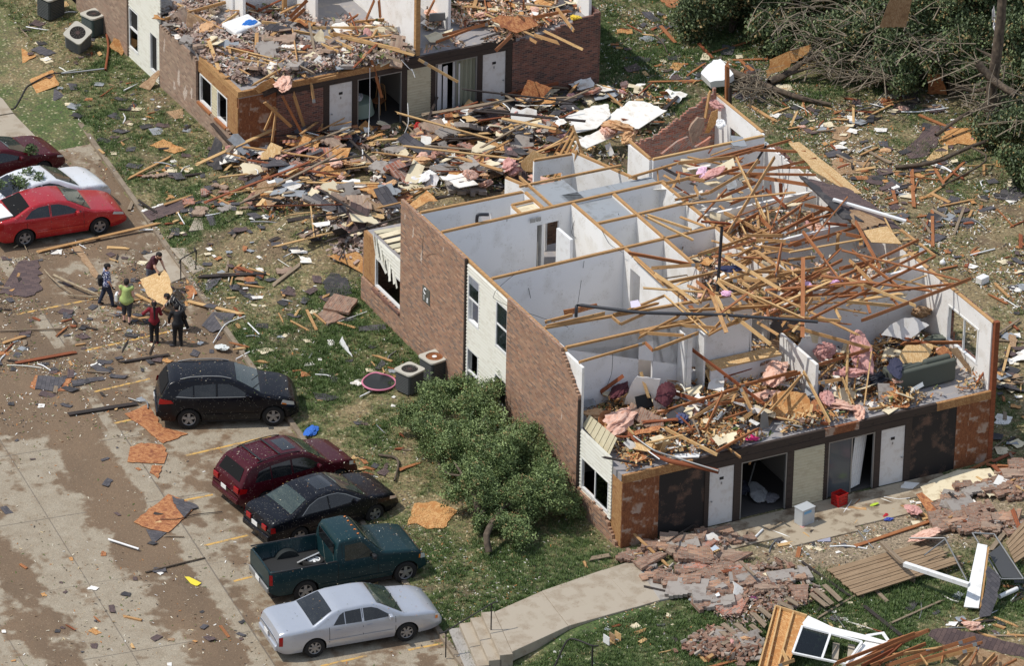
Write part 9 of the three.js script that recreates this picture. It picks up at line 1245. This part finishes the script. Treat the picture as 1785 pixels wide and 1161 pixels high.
// ---------------------------------------------------------------- what nobody could count: grass, litter, loose bricks
{
const tuft = merge([0, 1, 2, 3, 4].map((i) => { const g = new THREE.BufferGeometry(), a = i * 1.3, c = Math.cos(a), s = Math.sin(a), l = 0.03 + 0.012 * (i % 3); g.setAttribute('position', new THREE.Float32BufferAttribute([-0.012 * s + c * 0.02, 0, 0.012 * c + s * 0.02, 0.012 * s + c * 0.02, 0, -0.012 * c + s * 0.02, c * (0.035 + l), 0.06 + l * 0.6, s * (0.035 + l)], 3)); g.computeVertexNormals(); return uvm(g); }));
const WALK = [[820, 1100], [862, 1064], [1104, 974], [1140, 962], [1216, 1034], [893, 1140], [850, 1161]], list = [], g0 = rgb(58, 80, 36), g1 = rgb(100, 120, 62), straw = rgb(160, 140, 102), inView = (p) => { const d = p.clone().sub(EYE), z = d.dot(fwd), u = d.dot(rgt) / z * FOCAL, v = d.dot(upv) / z * FOCAL; return Math.abs(u) < 930 && Math.abs(v) < 620; };
let guard = 0; while (list.length < 90000 && guard++ < 900000) {
const x = rr(-9, 40), z = rr(-52, 11); if (ld(x, z) > -0.2 || (x > -0.14 && x < 14.2 && z < 0.1 && z > -19.8) || (x > 0.6 && z < -31.9 && x < 15.8) || (x > 2.5 && x < 12.3 && z > 0 && z < 2.4)) continue;
const p = V3(x, 0, z); if (!inView(p)) continue; { const [u, v] = pxOf(P(...pxOf(V3(x, 0.03, z)), 0.03)); if (inPoly(WALK, u, v)) continue; } const l = lush(x, z), b = bare(x, z); if (rnd() > (0.12 + l * 0.95) * (1 - b * 0.85)) continue; p.y = groundY(x, z) - 0.01;
list.push([p, [rr(-.3, .3), rnd() * 6.28, rr(-.3, .3)], rr(0.7, 1.5) * (0.6 + l * 0.6), rnd() > l + 0.25 ? straw.clone().multiplyScalar(rr(0.6, 1.1)) : g0.clone().lerp(g1, rnd())]);
}
stuff(tag(instances('grass', tuft, M.leaf, list), 'short patchy grass on the lawns', 'grass'));
// leaf litter, straw, splinters and plaster crumbs
const chip = new THREE.BufferGeometry(); chip.setAttribute('position', new THREE.Float32BufferAttribute([-0.5, 0, -0.12, 0.45, 0.05, -0.2, 0.5, 0.02, 0.14, -0.45, 0.06, 0.2], 3)); chip.setIndex([0, 2, 1, 0, 3, 2]); chip.computeVertexNormals();
const pal = [[196, 176, 138], [214, 204, 182], [150, 128, 96], [104, 88, 70], [72, 66, 62], [118, 122, 74], [176, 120, 72], [228, 224, 216], [92, 104, 56]].map((c) => rgb(...c)), L2 = [];
const put = (poly, n, s, lv, pile = 0, w) => { for (const p of spots(poly, n, lv)) { if (lv === undefined && ld(p.x, p.z) > 0 && rnd() < (ls(p.x, p.z) < 16 ? 0.8 : 0.45)) continue; p.y += 0.015 + rnd() * pile; L2.push([p, [rr(-.6, .6) * (pile ? 1.6 : 1), rnd() * 6.28, rr(-.6, .6) * (pile ? 1.6 : 1)], rr(0.4, 1.4) * s, w && rnd() < 0.6 ? pick(w).clone() : pick(pal).clone()]); } };
const all = [[0, 0], [1785, 0], [1785, 1161], [0, 1161]], yard = [[1040, 0], [1785, 150], [1785, 560], [1560, 390], [1250, 150], [1040, 150]], court = [[395, 280], [1180, 150], [1180, 240], [990, 330], [700, 345], [640, 440], [480, 410]];
put(all, 30000, 0.085); put(yard, 19000, 0.11); put(court, 8000, 0.16, undefined, 0.25); put([[0, 430], [300, 400], [420, 560], [280, 640], [0, 700]], 5000, 0.09);
const wood = [[196, 150, 96], [176, 116, 70], [214, 180, 130]].map((c) => rgb(...c)), masonry = [[176, 140, 124], [188, 170, 156], [160, 142, 132]].map((c) => rgb(...c)), rose = [[224, 178, 152], [206, 160, 122], [214, 186, 160]].map((c) => rgb(...c));
put([[290, 45], [420, 150], [715, 105], [725, 60], [480, 20], [330, 0]], 9000, 0.2, 2.64, 0.35, masonry); put([[740, 92], [890, 70], [1030, 22], [1020, 0], [745, 0]], 8000, 0.18, 2.64, 0.2, rose); put([[1010, 700], [1300, 610], [1560, 560], [1690, 640], [1715, 679], [1330, 767], [1090, 824]], 10000, 0.17, 2.73, 0.35, wood); put([[1230, 400], [1500, 380], [1640, 500], [1500, 560], [1200, 570]], 6000, 0.18, 4.0, 0.6, rose);
put([[1100, 980], [1240, 930], [1440, 1040], [1300, 1110]], 3500, 0.12, undefined, 0.2, masonry); put([[1640, 890], [1785, 815], [1785, 930], [1640, 920]], 2500, 0.12, undefined, 0.2, masonry); put([[1240, 930], [1440, 885], [1600, 850], [1640, 900], [1400, 975]], 1400, 0.08);
scene.updateMatrixWorld(true); scene.traverse((o) => { // bits blown onto the vehicles
if (o.name !== 'body' || !/^parked_/.test(o.parent?.name ?? '')) return;
const g = o.geometry, ps = g.attributes.position, nn = g.attributes.normal; for (let i = 0; i < 380; i++) { const k = Math.floor(rnd() * ps.count); if (nn.getY(k) < 0.45 || ps.getY(k) < 0.8) continue; const p = V3().fromBufferAttribute(ps, k).add(V3(rr(-.07, .07), 0.01, rr(-.12, .12))); p.y += 0.004; o.localToWorld(p); L2.push([p, [rr(-.2, .2), rnd() * 6.28, rr(-.2, .2)], rr(0.03, 0.06), pick(pal).clone()]); }
});
stuff(tag(instances('litter', chip, std({ color: 0xffffff, roughness: 0.95 }), L2), 'leaf litter, splinters and plaster crumbs strewn everywhere', 'litter'));
// loose bricks
const br = bx(-0.1, -0.032, -0.046, 0.1, 0.032, 0.046), L3 = [], bp = [[146, 110, 90], [130, 96, 80], [158, 130, 112], [160, 150, 138], [138, 124, 112], [146, 116, 98]].map((c) => rgb(...c)), bp2 = [[172, 148, 134], [156, 132, 120], [186, 164, 150], [140, 120, 110], [176, 168, 160]].map((c) => rgb(...c));
const bricks = (poly, n, pile, lv, cs = bp) => { for (const p of spots(poly, n, lv)) { p.y += 0.03 + rnd() * pile; L3.push([p, [rr(-.7, .7), rnd() * 6.28, rr(-.7, .7)], rr(0.6, 1.3), pick(cs).clone()]); } };
bricks([[1090, 975], [1235, 930], [1300, 945], [1370, 985], [1440, 1040], [1360, 1070], [1270, 1080], [1200, 1050]], 1300, 0.16); bricks([[1640, 880], [1700, 840], [1785, 815], [1785, 930], [1640, 920]], 900, 0.16); bricks([[420, 300], [520, 262], [640, 300], [690, 340], [620, 420], [560, 400], [470, 350]], 1100, 0.3, undefined, bp2); bricks([[600, 370], [690, 360], [640, 480], [570, 450]], 700, 0.35, undefined, bp2); bricks([[290, 45], [345, 95], [420, 150], [560, 115], [600, 60], [330, 0]], 2600, 0.32, 2.64, bp2); bricks([[1170, 1140], [1230, 1100], [1340, 1110], [1320, 1161]], 500, 0.22); bricks([[700, 300], [1000, 240], [900, 200], [600, 250]], 500, 0.2, undefined, bp2);
stuff(tag(instances('brick_rubble', br, std({ color: 0xffffff, roughness: 0.95 }), L3), 'loose bricks and mortar lumps in the rubble heaps', 'rubble'));
}
renderer.render(scene, camera);
